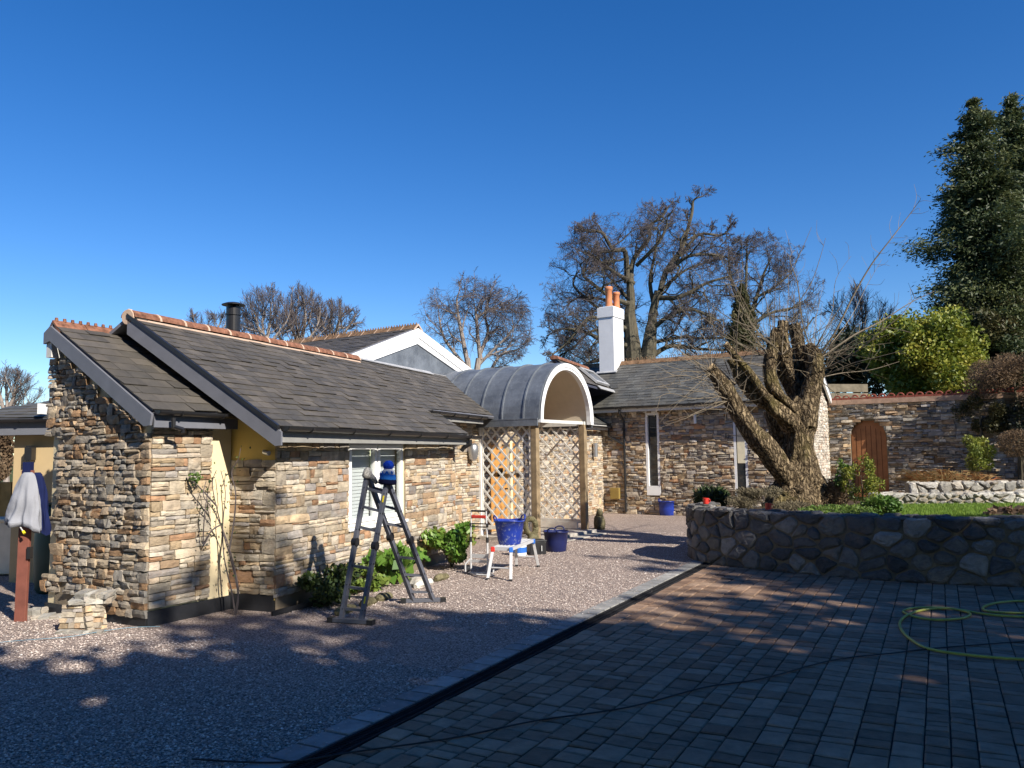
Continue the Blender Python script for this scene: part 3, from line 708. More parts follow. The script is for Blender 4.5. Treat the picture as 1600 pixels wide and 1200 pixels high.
while x < 7.3:
    a = pk-nC*(x)+UP*.02; r_ = (rng.random(),)*3; L = .45
    mb.prism([a+uC*.16-UP*.08, a+UP*.07, a-uC*.16-UP*.08, a-uC*.15-UP*.11, a+UP*.03, a+uC*.15-UP*.11], -nC*(L-.02), r_)
    for j in range(5): mb.tube([a-nC*(.05+.09*j)+UP*.06, a-nC*(.05+.09*j)+UP*.11], [.022, .014], 5, r_)
    mb.prism([a+uC*.165-UP*.08, a+UP*.076, a-uC*.165-UP*.08, a-uC*.15-UP*.11, a+UP*.03, a+uC*.15-UP*.11], nC*.022, m=1)
    x += L
mb.build('crested_ridge_tiles', [M['terracotta_mossy'], M['ridge_mortar']], house)
# flashing where the lead gable meets the slates
rnB = uB.cross(sB).normalized(); rnB = rnB if rnB.z > 0 else -rnB
fa = PL(533, 557, E0, rnB); fb = PL(600, 573, E0, rnB); fc = PL(650, 583, E0, rnB); mb = MB()
q = R0+uB*5.45; mb.prism([q+rnB*.035, q+uB*3.2+rnB*.035, q+uB*3.2+rnB*.035-sB*.14, q+rnB*.035-sB*.07], rnB*.012)
mb.build('lead_flashing', M['flashing'], house)
# --- wall behind and beside the porch (W2)
hW = 26.9; S2 = Vector((-.77, 18.1, 0)); uW = hd(hW); nW = nr(hW)
S2 = S2-uW*3.4
def W2(u, o, z): return S2+uW*u+nW*o+UP*z
Wg = G(985, 803); Wg.z = 0; uw = -hd(-56.7); nw = Vector((uw.y, -uw.x, 0))
t_ = (Wg-S2).dot(nw)/uW.dot(nw); LW = t_
dk0, dk1 = 3.95, 4.95
sw0 = None
for k in (948, 957):
    q = WP(k, 740, S2, hW); v = (q-S2).dot(uW); sw0 = v if sw0 is None else sw0; sw1 = v
hol = [(dk0, .1, dk1, 2.1), (sw0, .05, sw1, 2.45)]
mb = MB(); wall_boxes(mb, W2(0, -.03, 0), uW, nW, LW, 0, 2.9, hol, .25); mb.build('front_wall', M['render_cream'], house)
mb = MB(); wall_boxes(mb, W2(0.01, -.018, 0), uW, nW, LW-.02, 0.02, 2.75, hol, .01); mb.build('cladding_backing', M['backing'], house)
mb = MB(); stones(mb, W2(0, -.01, 0), uW, nW, LW, 2.75, holes=[(a-.0, b, c_, d_) for a, b, c_, d_ in hol]+[(dk1, 0, dk1+.45, 2.3)], z0=.02, dep=.022, fine=False)
mb.build('stone_cladding', M['stone'], house)
mb = MB(); mb.box(W2(sw0, -.12, .05), uW*(sw1-sw0), nW*.09, UP*2.4); mb.build('window_jamb', M['white'], house)
# front door, arched, with cream reveal
mb = MB(); n_ = 12; dw = dk1-dk0; pts = [W2(dk0+.04, -.12, .1), W2(dk1-.04, -.12, .1)]
for j in range(n_+1):
    an = PI*j/n_; pts.append(W2((dk0+dk1)/2+math.cos(an)*(dw/2-.04), -.12, 1.75+math.sin(an)*.45))
mb.prism(pts, nW*.05)
for j in range(1, 6): mb.box(W2(dk0+.04+j*(dw-.08)/6, -.07, .12), uW*.008, nW*.004, UP*1.8)
door = mb.build('front_door', M['oak_wood'], house)
mb = MB(); mb.cbox(W2(dk0+.5, -.05, 1.45), .2, .03, .2, r=(0,0,0)); mb.build('door_window', M['dark'], door)
mb = MB(); mb.tube([W2(dk1-.15, -.07, 1.05), W2(dk1-.15, -.0, 1.05)], .02, 8); mb.build('door_knob', M['black'], door)
mb = MB(); mb.box(W2(dk1, -.015, .1), uW*.3, nW*.02, UP*2.1); mb.build('door_side_panel', M['render_cream'], house)
mb = MB(); mb.box(W2(dk1+.12, .01, .1), uW*.1, nW*.03, UP*2.05); mb.build('door_post', M['oak_wood'], house)
mb = MB(); mb.box(W2(dk0-.12, .0, .1), uW*.1, nW*.03, UP*2.05); mb.build('door_post', M['oak_wood'], house)
# roof over the wall beyond the porch
E3 = W2(0, .25, 2.74); E3 = E3+uW*0; s3 = (-nW*math.cos(math.radians(32))+UP*math.sin(math.radians(32)))
u3a = 5.6; v966 = (WP(966, 667, E3, hW)-E3).dot(uW); u3b = v966
mb = MB(); slates(mb, E3+uW*u3a, uW, s3, [(0, 0), (u3b-u3a, 0), (u3b-u3a, 2.4), (0, 2.4)], .2, (.25, .36)); mb.build('roof_slates', M['slate_dark'], house)
mb = MB(); deck(mb, E3+uW*u3a, uW, s3, [(0, .02), (u3b-u3a-.02, .02), (u3b-u3a-.02, 2.4), (0, 2.4)]); mb.build('roof_deck', M['grey_barge'], house)
mb = MB(); mb.box(E3+uW*u3a-UP*.17-nW*.02, uW*(u3b-u3a), nW*.02, UP*.14); mb.build('fascia', M['offwhite'], house)
gutter('gutter', E3+uW*u3a+nW*.07-UP*.05, E3+uW*(u3b+.02)+nW*.07-UP*.06, nW, house, .05, 3)
# wall lamps (W2 left of porch, and right of porch)
def lamp(p, n, parent, mat='steel', r=.055, h=.34):
    mb = MB(); c = p+n*.09; mb.tube([c-UP*h/2, c+UP*h/2], r, 14); mb.tube([p, c], .02, 6); mb.build('wall_lamp', M[mat], parent)
q = WP(733, 704, W2(0, .02, 0), hW); mb = MB(); mb.lathe(q+nW*.1-UP*.2, [(.02, -.03), (.09, .02), (.12, .18), (.115, .3), (.06, .36)], 14); mb.build('wall_lantern', M['steel'], house, smooth=True)
q = WP(926, 703, W2(0, .02, 0), hW); lamp(q, nW, house, h=.42, r=.07)
mb = MB(); q = WP(968, 769, W2(0, .0, 0), hW); q = Wg-uw*.45+nw*.02+UP*.62; mb.cbox(q+nw*.06, .30, .14, .34, rz=math.atan2(uw.y, uw.x)); mb.build('meter_box', M['box_yellow'], house, bevel=.01)

# ================================================================== PORCH
p1 = Vector((.54, 17.28, 0)); p2 = Vector((1.74, 19.10, 0)); uP = (p2-p1).normalized(); nP = Vector((uP.y, -uP.x, 0)); PW = (p2-p1).length
porch = thing('entrance_porch', (p1+p2)/2, 'entrance porch with grey lead barrel roof, white arch, timber posts and white trellis', 'porch')
def Pq(u, o, z): return p1+uP*u+nP*o+UP*z
dep_ = 1.55; zt = 2.56
for u_ in (0, PW):
    mb = MB(); mb.box(Pq(u_-.07, -.14, .0), uP*.14, nP*.14, UP*zt); mb.build('post', simple('timber post', (.27, .20, .12), .85, .2, var=.3, nscale=7), porch, bevel=.008)
    mb = MB(); mb.box(Pq(u_-.05, -dep_-.02, .0), uP*.09, nP*.09, UP*zt); mb.build('back_post', M['white'], porch)
    mb = MB(); mb.box(Pq(u_-.05, -dep_, zt-.03), uP*.1, nP*dep_, UP*.1); mb.build('side_beam', M['offwhite'], porch)
    mb = MB(); mb.box(Pq(u_-.03, -dep_, .22), uP*.06, nP*(dep_-.14), UP*.09); mb.build('bottom_rail', M['offwhite'], porch)
    lp = MB(); z0_, z1_ = .32, zt-.05; x0, x1 = -dep_+.07, -.15; sp = .27; hgt = z1_-z0_; wid = x1-x0
    for sg in (1, -1):
        c_ = -hgt
        while c_ < wid+hgt:
            # line o = c + sg*(z) within box
            pts = []
            za, zb = 0, hgt
            oa, ob = (c_, c_+hgt) if sg > 0 else (c_+hgt, c_)
            t0, t1 = 0, 1; do = ob-oa
            if do:
                ta, tb = (0-oa)/do, (wid-oa)/do
                t0, t1 = max(0, min(ta, tb)), min(1, max(ta, tb))
            if t1-t0 > .015:
                a = Pq(u_+.0+sg*.006, x0+oa+do*t0, z0_+hgt*t0); b_ = Pq(u_+sg*.006, x0+oa+do*t1, z0_+hgt*t1)
                lp.bar(a, b_, .044, .011, side=nP)
            c_ += sp
    for o_ in (x0, x1-.03): lp.box(Pq(u_-.02, o_, z0_-.02), uP*.04, nP*.035, UP*(hgt+.04))
    lp.build('trellis_panel', M['offwhite'], porch)
mb = MB(); mb.box(Pq(-.03, -.10, zt+.0), uP*(PW+.06), nP*.06, UP*.07); mb.build('tie_beam', M['offwhite'], porch)
# barrel roof
R_in = PW/2+.02; Rz = 1.18; zs = zt+.06; ncs = 28; back = 5.2
def arc(rr, rz_, o, n=ncs, zz=zs): return [Pq(PW/2-math.cos(PI*k/n)*rr, o, zz+math.sin(PI*k/n)*rz_) for k in range(n+1)]
def shell(mb, ro, rzo, ri, rzi, o0, o1, zz=zs):
    a = arc(ro, rzo, o0, zz=zz)+arc(ri, rzi, o0, zz=zz)+arc(ro, rzo, o1, zz=zz)+arc(ri, rzi, o1, zz=zz); q = ncs+1; fs = []
    for k in range(ncs):
        fs += [(k, k+1, 2*q+k+1, 2*q+k), (q+k+1, q+k, 3*q+k, 3*q+k+1), (k+1, k, q+k, q+k+1), (2*q+k, 2*q+k+1, 3*q+k+1, 3*q+k)]
    fs += [(0, 2*q, 3*q, q), (ncs, q+ncs, 3*q+ncs, 2*q+ncs)]
    mb.add(a, fs)
mb = MB(); shell(mb, R_in+.12, Rz+.14, R_in+.05, Rz+.06, .12, -back)
for k in range(9):
    o_ = -.25-.56*k; shell(mb, R_in+.145, Rz+.17, R_in+.115, Rz+.135, o_, o_-.035)
mb.box(Pq(-.17, .1, zs-.14), uP*.03, -nP*1.75, UP*.16); mb.box(Pq(PW+.14, .1, zs-.14), uP*.03, -nP*1.6, UP*.16)
mb.box(Pq(-.175, .1, zs-.0), uP*.06, -nP*1.75, UP*.025)
mb.build('barrel_roof', M['lead'], porch, smooth=False)
mb = MB(); shell(mb, R_in+.05, Rz+.058, R_in-.03, Rz-.03, .15, .04); shell(mb, R_in+.10, Rz+.12, R_in+.02, Rz+.03, .165, .151)
mb.box(Pq(-.12, .04, zs-.07), uP*.13, nP*.12, UP*.07); mb.box(Pq(PW-.01, .04, zs-.07), uP*.13, nP*.12, UP*.07)
mb.build('arch_trim', M['white'], porch)
mb = MB(); shell(mb, R_in+.04, Rz+.05, R_in+.0, Rz+.0, .03, -1.9)
mb.prism(arc(R_in, Rz, -1.9), -nP*.03); mb.build('vault_ceiling', M['soffit'], porch)
mb = MB(); mb.box(Pq(-.15, .18, -.05), uP*(PW+.3), -nP*(dep_+.1), UP*.13); mb.box(Pq(.1, .5, -.05), uP*(PW-.1), -nP*.31, UP*.07); mb.build('step', M['stepstone'], porch, bevel=.01)
mb = MB(); mb.box(Pq(PW-.12, -.2, .1), -uP*.0+uP*.04, -nP*1.2, UP*.16); mb.build('skirting_board', M['offwhite'], porch)

# ================================================================== WING
wing = thing('slate_roofed_wing', Wg, 'taller stone wing with slate roof, slit windows and white chimney, behind the pollarded tree', 'house')
def Wq(a, o, z): return Wg+uw*a+nw*o+UP*z
WL = 5.0; WD = 4.3; ez = 3.27; rgz = 4.90
def rng_hole(px0, px1, py0, py1):
    a = WP(px0, py0, Wg, -56.7); b_ = WP(px1, py1, Wg, -56.7); return ((a-Wg).dot(uw), b_.z, (b_-Wg).dot(uw), a.z)
h1 = rng_hole(1008, 1033, 645, 774); h2 = rng_hole(1145, 1171, 650, 778)
holes = [h1, h2]; off = 1.6
hs = [(a+off, b_, c_+off, d_) for a, b_, c_, d_ in holes]
mb = MB(); wall_boxes(mb, Wq(-off, -.03, 0), uw, nw, WL+off, 0, 3.2, hs, .25)
mb.box(Wq(WL-.03, -.28, 0), -uw*.25, -nw*(WD-.28), UP*3.2); mb.prism([Wq(WL-.03, 0-.28, 3.2), Wq(WL-.03, -WD, 3.2), Wq(WL-.03, -WD/2, rgz-.1)], -uw*.2)
mb.build('wall', M['render_cream'], wing)
mb = MB(); wall_boxes(mb, Wq(-off, -.018, 0), uw, nw, WL+off, 0, 3.1, hs, .01); mb.build('cladding_backing', M['backing'], wing)
mb = MB(); stones(mb, Wq(-off, -.01, 0), uw, nw, WL+off, 3.12, holes=hs, z0=.0, dep=.05, fine=False, sw=(.14, .38), ch=(.08, .17)); mb.build('stone_cladding', stone_mat('wing stone', LEDGE+GREY[:3]), wing)
def okg(ac, zt, a0, a1, z0_): return zt < rgz-.15-abs(ac-WD/2)*(rgz-ez)/(WD/2+.3)
mb = MB(); stones(mb, Wq(WL-.02, 0, 0), -nw, uw, WD, 4.7, ok=okg, dep=.03, fine=False, ch=(.07, .13), sw=(.1, .24)); mb.build('gable_cladding', stone_mat('pale gable stone', [(.55,.5,.43),(.5,.46,.4),(.6,.55,.47),(.52,.42,.34)]), wing)
for i, (a0, z0_, a1, z1_) in enumerate(holes):
    mb = MB(); fw = .07
    mb.box(Wq(a0, -.1, z0_), uw*fw, nw*.12, UP*(z1_-z0_)); mb.box(Wq(a1-fw, -.1, z0_), uw*fw, nw*.12, UP*(z1_-z0_))
    mb.box(Wq(a0+fw, -.1, z0_), uw*(a1-a0-2*fw), nw*.12, UP*(.28 if i == 0 else .1)); mb.box(Wq(a0+fw, -.1, z1_-.08), uw*(a1-a0-2*fw), nw*.12, UP*.08)
    if i == 0: mb.box(Wq(a0-.05, -.02, z1_), uw*(a1-a0+.1), nw*.04, UP*.12)
    wf = mb.build('slit_window', M['white'], wing)
    mb = MB(); mb.box(Wq(a0+fw, (-.08 if i == 0 else .0), z0_+.1), uw*(a1-a0-2*fw), nw*.01, UP*(z1_-z0_-.15)); mb.build('pane', M['glass'], wf)
    if i == 1: mb = MB(); mb.box(Wq(a0+fw+.03, .014, z0_+(z1_-z0_)*.42), uw*(a1-a0-2*fw-.03), nw*.006, UP*(z1_-z0_)*.55); mb.build('roller_blind', simple('cream blind', (.78, .7, .5), .8, .2), wf)
EW = Wq(-3.6, .3, ez); sW = (Wq(-3.6, -WD/2, rgz)-EW); LsW = sW.length; sW.normalize()
mb = MB(); slates(mb, EW, uw, sW, [(2.35, 0), (WL+3.75, 0), (WL+3.75, LsW), (0, LsW), (0, 1.0), (2.35, .4)], .17, (.2, .3)); mb.build('roof_slates', M['slate_dark'], wing)
mb = MB(); deck(mb, EW, uw, sW, [(2.3, .02), (WL+3.73, .02), (WL+3.73, LsW), (0, LsW), (0, 1.)])
rb = EW+sW*LsW; mb.prism([rb, rb+uw*(WL+3.75), rb+uw*(WL+3.75)-nw*(WD/2+.3)-UP*(rgz-ez), rb-nw*(WD/2+.3)-UP*(rgz-ez)], -UP*.05); mb.build('roof_deck', M['grey_barge'], wing)
mb = MB(); ge = Wq(WL+.1, 0, 0)
for s_ in (1, -1):
    a = Wq(WL+.08, -WD/2, rgz-.03); b_ = Wq(WL+.08, -WD/2+s_*(WD/2+.3), ez-.03); mb.prism([a, b_, b_-UP*.2, a-UP*.24], uw*.06)
mb.build('bargeboard', M['white'], wing)
mb = MB(); mb.box(EW+uw*2.3-UP*.16-nw*.02, uw*(WL+1.4), nw*.02, UP*.13); mb.build('fascia', M['offwhite'], wing)
gutter('gutter', EW+uw*2.3+nw*.065-UP*.0, EW+uw*(WL+3.7)+nw*.065-UP*.01, nw, wing, .06, 9)
mb = MB(); x = 0; r_ = 0
while x < WL+3.7:
    a = rb+uw*x+UP*.01; q = nw; r_ = (rng.random(),)*3; L = .44
    mb.prism([a+q*.15-UP*.08, a+UP*.07, a-q*.15-UP*.08, a-q*.14-UP*.11, a+UP*.03, a+q*.14-UP*.11], uw*(L-.015), r_)
    for j in range(3): mb.tube([a+uw*(.08+.14*j)+UP*.10+uw*(math.cos(th)*.04)+UP*(math.sin(th)*.05) for th in [PI*2*i/8 for i in range(9)]], .010, 4, r_)
    x += L
mb.build('crested_ridge_tiles', M['terracotta_mossy'], wing)
# downpipe
mb = MB(); q0 = Wq(-.12, .36, ez-.08); q1 = Wq(-.12, .06, ez-.45); mb.tube([q0, q0-UP*.1, q1, Wq(-.12, .06, .05)], .035, 10)
q2 = Wq(-.62, .1, 2.72); mb.tube([q2, q2-UP*.35, Wq(-.3, .08, 2.2), Wq(-.12, .06, 2.1)], .03, 8)
for z in (.6, 1.5, 2.4): mb.tube([Wq(-.12, .06, z), Wq(-.12, .06, z+.05)], .045, 10)
mb.build('downpipe', M['black'], wing)
mb = MB(); q = WP(1088, 655, Wg, -56.7); mb.tube([q+nw*.1-UP*.13, q+nw*.1+UP*.13], .045, 10); mb.tube([q, q+nw*.1], .02, 6); mb.build('wall_lamp', M['white'], wing)
# chimney
rnW = uw.cross(sW).normalized(); rnW = rnW if rnW.z > 0 else -rnW
cb = PL(960, 583, EW, rnW); cl = WP(937, 583, cb, -56.7); cw = (cb-cl).length; ct = WP(960, 484, cb, -56.7).z; cdp = .78
mb = MB(); c0 = Vector((cl.x, cl.y, cb.z-.6))
mb.box(c0, uw*cw, -nw*cdp, UP*(ct-.22-cb.z+.6)); mb.box(c0-uw*.03+nw*.03+UP*(ct-.218-cb.z+.6), uw*(cw+.06), -nw*(cdp+.06), UP*.218+UP*.12)
mb.prism([Vector((0,0,0))+c0+uw*.02-nw*.02+UP*(ct+.122-cb.z+.6), c0+uw*(cw-.02)-nw*.02+UP*(ct+.122-cb.z+.6), c0+uw*(cw-.02)-nw*(cdp-.02)+UP*(ct+.122-cb.z+.6), c0+uw*.02-nw*(cdp-.02)+UP*(ct+.122-cb.z+.6)], UP*.03)
chim = mb.build('chimney', M['white_render'], wing)
for (pxx, fz_, hh, r_) in ((.28, -.26, .72, .125), (.42, -.56, .56, .115)):
    mb = MB(); q = c0+uw*pxx+nw*fz_; q.z = ct+.15
    mb.lathe(q, [(r_*1.08, -.02), (r_*1.05, .05), (r_*.95, .08), (r_*.9, hh*.8), (r_*1.0, hh*.82), (r_*1.12, hh*.86), (r_*1.12, hh*.93), (r_*1.0, hh), (r_*.8, hh), (r_*.78, hh-.25)], 20)
    mb.build('chimney_pot', M['terracotta_pot'], chim, smooth=True)
mb = MB(); mb.box(cl+nw*.06-uw*.1+UP*-.0-UP*.05+rnW*.02, uw*(cw+.2), sW*.14, rnW*.03); mb.build('lead_flashing', M['flashing'], chim)
# skylight roof F (parallel to the main range)
fq = PL(957, 612, EW, rnW); fr_ = WP(915, 577, fq, hB-90); sF = (fr_-fq); LF = sF.length; sF.normalize(); uF = uB; LFu = max(.8, (WP(866, 560, fr_, hB)-fr_).dot(-uF)); print('LFu', LFu)
mb = MB(); slates(mb, fq+rnW*.05, -uF, sF, [(-0.02, 0), (LFu, 0), (LFu, LF), (-.02, LF)], .2, (.22, .32)); mb.build('roof_slates', M['slate'], house)
mb = MB(); mb.prism([fq, fq-uF*LFu, fr_-uF*LFu, fr_], -UP*.05); mb.prism([fq-UP*.03, fr_-UP*.03, fr_-nB*1.-UP*.6, fr_-nB*1.-UP*1.8, fq-UP*.9], -uF*.1); mb.prism([fr_, fr_-uF*LFu, fr_-uF*LFu-nB*1.-UP*.6, fr_-nB*1.-UP*.6], -UP*.05)
mb.build('roof_deck', simple('dark navy cheek', (.05, .055, .08), .6, .3), house)  # one dark navy colour for deck and cheek
mb = MB(); mb.bar(fq+UP*.03, fr_+UP*.03, .09, .05); mb.build('verge_strip', M['black'], house)
mb = MB(); mb.box(fq-sF*.02+(sF.cross(uF)).normalized()*.0+UP*.05-uF*1.9, uF*2.1, -sF*.12+UP*.0, UP*.03); mb.build('lead_flashing', M['flashing'], house)
mb = MB(); x = 0
while x < LFu-.3:
    a = fr_-uF*x; r_ = (rng.random(),)*3; prof = []
    for e in (0, -.4):
        for j in range(9):
            an = PI*j/8; prof.append(a+uF*e+nB*(math.cos(an)*.13)+UP*(math.sin(an)*.12-.02))
    mb.add(prof, [(j, 9+j, 9+j+1, j+1) for j in range(8)]+[tuple(range(9)), tuple(range(9, 18))[::-1]], r_); x += .42
mb.build('ridge_tiles', M['terracotta'], house)
rnF = uF.cross(sF).normalized(); rnF = rnF if rnF.z > 0 else -rnF
ska = PL(925, 609, fq+rnF*.1, rnF); k0 = fq+sF*.12-uF*.32+rnF*.075
mb = MB(); sw_, sh_ = 1.5, LF*.62
for a, b_, ww, hh in ((0, 0, sw_, .09), (0, sh_-.09, sw_, .09), (0, .09, .09, sh_-.18), (sw_-.09, .09, .09, sh_-.18)):
    mb.box(k0-uF*a+sF*b_, -uF*ww, sF*hh, rnF*.07)
sk = mb.build('skylight', M['flashing'], house)
mb = MB(); mb.box(k0-uF*.09+sF*.09+rnF*.02, -uF*(sw_-.18), sF*(sh_-.18), rnF*.02); mb.build('pane', M['glass'], sk)

# ================================================================== GARDEN WALL with arched door
gB = Wq(WL, -WD+.1, 0); hE = -56.7; uE = uw; nE = nw
gz0 = .35
door_a = (WP(1333, 770, gB, hE)-gB).dot(uE); door_b = (WP(1388, 770, gB, hE)-gB).dot(uE); dz0 = WP(1360, 772, gB, hE).z; dzt = WP(1360, 657, gB, hE).z
gtop = WP(1400, 624, gB, hE).z; GL = 5.4
gw = thing('garden_wall', gB, 'tall stone garden wall with red tile coping and an arched doorway, right of the wing', 'wall')
def Gq(a, o, z): return gB+uE*a+nE*o+UP*z
dm = (door_a+door_b)/2; dr = (door_b-door_a)/2; zsp = dzt-dr*.85
hol = [(door_a-.02, 0, door_b+.02, zsp)]
for j in range(6):
    z_ = zsp+dr*.85*(j/6); z2 = zsp+dr*.85*((j+1)/6); hw_ = dr*math.sqrt(max(0, 1-((j+.5)/6)**2)); hol.append((dm-hw_, z_, dm+hw_, z2))
mb = MB(); wall_boxes(mb, Gq(.02, -.03, 0), uE, nE, GL, 0, gtop-.1, [(a-.02, b_, c_-.02, d_) for a, b_, c_, d_ in hol], .3); mb.build('wall_core', M['mortar'], gw)
mb = MB(); stones(mb, Gq(.02, -.02, 0), uE, nE, GL, gtop-.1, holes=hol, z0=gz0, dep=.06, fine=False, ch=(.08, .18), sw=(.15, .42)); mb.build('stone_face', stone_mat('garden wall stone', LEDGE[:8]+GREY), gw)
mb = MB(); mb.box(Gq(0, .06, gtop-.1), uE*GL, -nE*.45, UP*.15); mb.build('coping', simple('pink coping mortar', (.42, .28, .2), .9, .1, var=.3, nscale=6), gw)
mb = MB(); x = .05
while x < GL:
    r_ = (rng.random(),)*3; q = Gq(x, .0, gtop+.13); mb.tube([q-UP*.02+uE*math.cos(2*PI*i/12)*.085+UP*math.sin(2*PI*i/12)*.07 for i in range(13)], .026, 6, r_); mb.box(Gq(x-.13, .04, gtop+.052), uE*.25, -nE*.3, UP*.06, r_); x += .26
mb.build('coping_tiles', M['terracotta_red'], gw)
mb = MB(); pts = [Gq(door_a, -.2, dz0-.1), Gq(door_b, -.2, dz0-.1)]+[Gq(dm+math.cos(PI*j/14)*dr, -.2, zsp+math.sin(PI*j/14)*dr*.95) for j in range(15)]
mb.prism(pts, nE*.05); gd = mb.build('arched_door', M['brown_wood'], gw)
mb = MB()
for j in range(1, 7): mb.box(Gq(door_a+j*2*dr/7-.006, -.149, dz0), uE*.012, nE*.003, UP*(dzt-dz0-.12-.25*abs(j-3.5)/3))
mb.build('board_grooves', simple('groove', (.06, .022, .01), .8, .1), gd)
mb = MB(); mb.tube([Gq(door_a+.12, -.15, dz0+1.0), Gq(door_a+.12, -.09, dz0+1.0)], .02, 8); mb.build('door_ring', M['black'], gd)
# ================================================================== ANNEX far left
annex = thing('rear_annex', D(40, 800, 12.6), 'low cream rendered annex with hipped slate roof at the left edge, behind the stone gable', 'building')
hX = 93.; ax = D(18, 800, 12.6); ax.z = 0; uX = hd(hX); nX = nr(hX)
def Xq(a, o, z): return ax+uX*a+nX*o+UP*z
zx = 2.28
mb = MB(); mb.box(Xq(0, 0, 0), uX*1.5, -nX*4, UP*zx); mb.build('wall', simple('shaded cream render', (.48, .36, .20), .9, .15, var=.1, nscale=2), annex)  # cream render with the wall's shade mixed into a darker colour
mb = MB(); mb.box(Xq(-.9, .2, zx), uX*2.4, -nX*.35, UP*.03); mb.box(Xq(-.9, .2, zx+.03), uX*2.4, -nX*.03, UP*.2); mb.build('fascia', M['grey_barge'], annex)
gutter('gutter', Xq(-.9, .27, zx+.24), Xq(1.4, .27, zx+.24), nX, annex, .05, 3)
eo = Xq(-1.2, .25, zx+.26); sX = (-nX*math.cos(math.radians(16))+UP*math.sin(math.radians(16)))
mb = MB(); slates(mb, eo, uX, sX, [(0, 0), (2.7, 0), (2.7, 1.6), (1.6, 1.6)], .2); mb.build('roof_slates', M['slate_dark'], annex)
mb = MB(); deck(mb, eo, uX, sX, [(0, 0.01), (2.7, .01), (2.7, 1.6), (1.6, 1.6)]); mb.build('roof_deck', M['grey_barge'], annex)
q = WP(53, 709, Xq(0, 0, 0), hX); mb = MB(); mb.cbox(q+nX*.09, .11, .12, .2, rz=0); mb.cbox(q+nX*.09+UP*.115, .075, .1, .02); mb.cbox(q+nX*.09-UP*.115, .075, .1, .02); mb.build('wall_lamp', M['black'], annex)
q = WP(67, 636, Xq(0, .3, 0), hX); mb = MB(); mb.cbox(q+UP*-.03, .05, .2, .16); mb.build('fascia_block', M['white'], annex)

# ================================================================== GROUND, GRAVEL, PAVING
def sheet(name, pts, z, mat): 
    mb = MB(); mb.add([(p[0], p[1], z) for p in pts], [tuple(range(len(pts)))], (.5, .5, .5)); o = mb.build(name, mat)
    if o.data.polygons[0].normal.z < 0: o.data.flip_normals()
    return struct(o)
sheet('ground', [(-900, -300), (900, -300), (900, 1500), (-900, 1500)], -.06, M['ground'])
K0 = G(380, 1200); K1 = G(1084, 876); K0.z = K1.z = 0; uK = (K1-K0).normalized(); nK = Vector((uK.y, -uK.x, 0)); KL = (K1-K0).length
Ks = -9.; Ke = KL+.1
def Kq(s, o, z=0): return K0+uK*s+nK*o+UP*z
RW = [(3.14, 14.3), (3.2, 13.85), (3.6, 13.18), (4.37, 12.43), (5.37, 11.62), (6.9, 11.0), (9.5, 10.5), (14, 10.2)]
gpts = [Kq(Ks, 0), Kq(Ke, 0), (3.16, 14.4), (3.6, 15.2), (4.4, 17), (5.4, 19), (6.8, 21), (9, 22), (9, 33), (-16, 33), (-16, -8)]
sheet('gravel_drive', [(p[0], p[1]) for p in gpts], 0, M['gravel'])
mb = MB(); mb.add([Kq(Ks, .40, -.004), Kq(Ke+.3, .40, -.004), (3.3, 14.2, -.004), (9, 14, -.004), (16, 12, -.004), (16, -8, -.004)], [(0, 5, 4, 3, 2, 1)], (.5,)*3)
o = mb.build('paving_bed', M['paver_joint']); struct(o)
if o.data.polygons[0].normal.z < 0: o.data.flip_normals()
# real pebbles lying on the gravel
def pebbles(name, n, region, smin, smax, zf=0.0, seed=1):
    R = np.random.RandomState(seed); P = []
    P = region(R, n); n = len(P); s = R.uniform(smin, smax, n)[:, None]
    oct_ = np.array([[1,0,0],[0,1,0],[-1,0,0],[0,-1,0],[0,0,.7],[0,0,-.7]], float)
    V = oct_[None]*s[:, :, None]*R.uniform(.6, 1.3, (n, 6, 1)); a = R.rand(n)*6.28; c, q = np.cos(a), np.sin(a)
    X = V[:, :, 0]*c[:, None]-V[:, :, 1]*q[:, None]; Y = V[:, :, 0]*q[:, None]+V[:, :, 1]*c[:, None]*.7
    V = np.stack([X+P[:, 0:1], Y+P[:, 1:2], V[:, :, 2]+s*.35+zf], 2)
    f = [(0,1,4),(1,2,4),(2,3,4),(3,0,4)]
    T = np.concatenate([V[:, list(t_), :] for t_ in f], 0); r = np.tile(R.rand(n, 3), (4, 1))
    return quadmesh(name, T, r, M['pebble'], k=3)
k0 = np.array(K0[:2]); ku = np.array(uK[:2]); kn = np.array(nK[:2])
def reg(R, n):
    y = 4+15*R.rand(n*3)**1.5; x = R.uniform(-.72, .3, n*3)*y; P = np.stack([x, y], 1); d = (P-k0)@kn; P = P[d < -.02]
    b0 = np.array(P0[:2]); q = P-b0; du = q@np.array(uB[:2]); do = q@np.array(nB[:2]); c1 = np.array(C1[:2]); qa = (P-c1)@np.array(nA[:2])
    keep = ((du < -.05) & (qa > .0)) | ((du >= -.05) & (do > .02)); P = P[keep]; return P[:n]
tag(pebbles('loose_gravel', 42000, reg, .006, .014), 'pinkish tan loose gravel stones covering the drive', 'gravel', kind='stuff')
def reg2(R, n):
    s_ = R.uniform(-2, 10, n); o_ = np.abs(R.randn(n))*.09; return k0+ku*s_[:, None]+kn*o_[:, None]
tag(pebbles('spilt_gravel', 420, reg2, .005, .01, .016, 3), 'stray gravel stones spilt over the kerb and drain', 'gravel', kind='stuff')
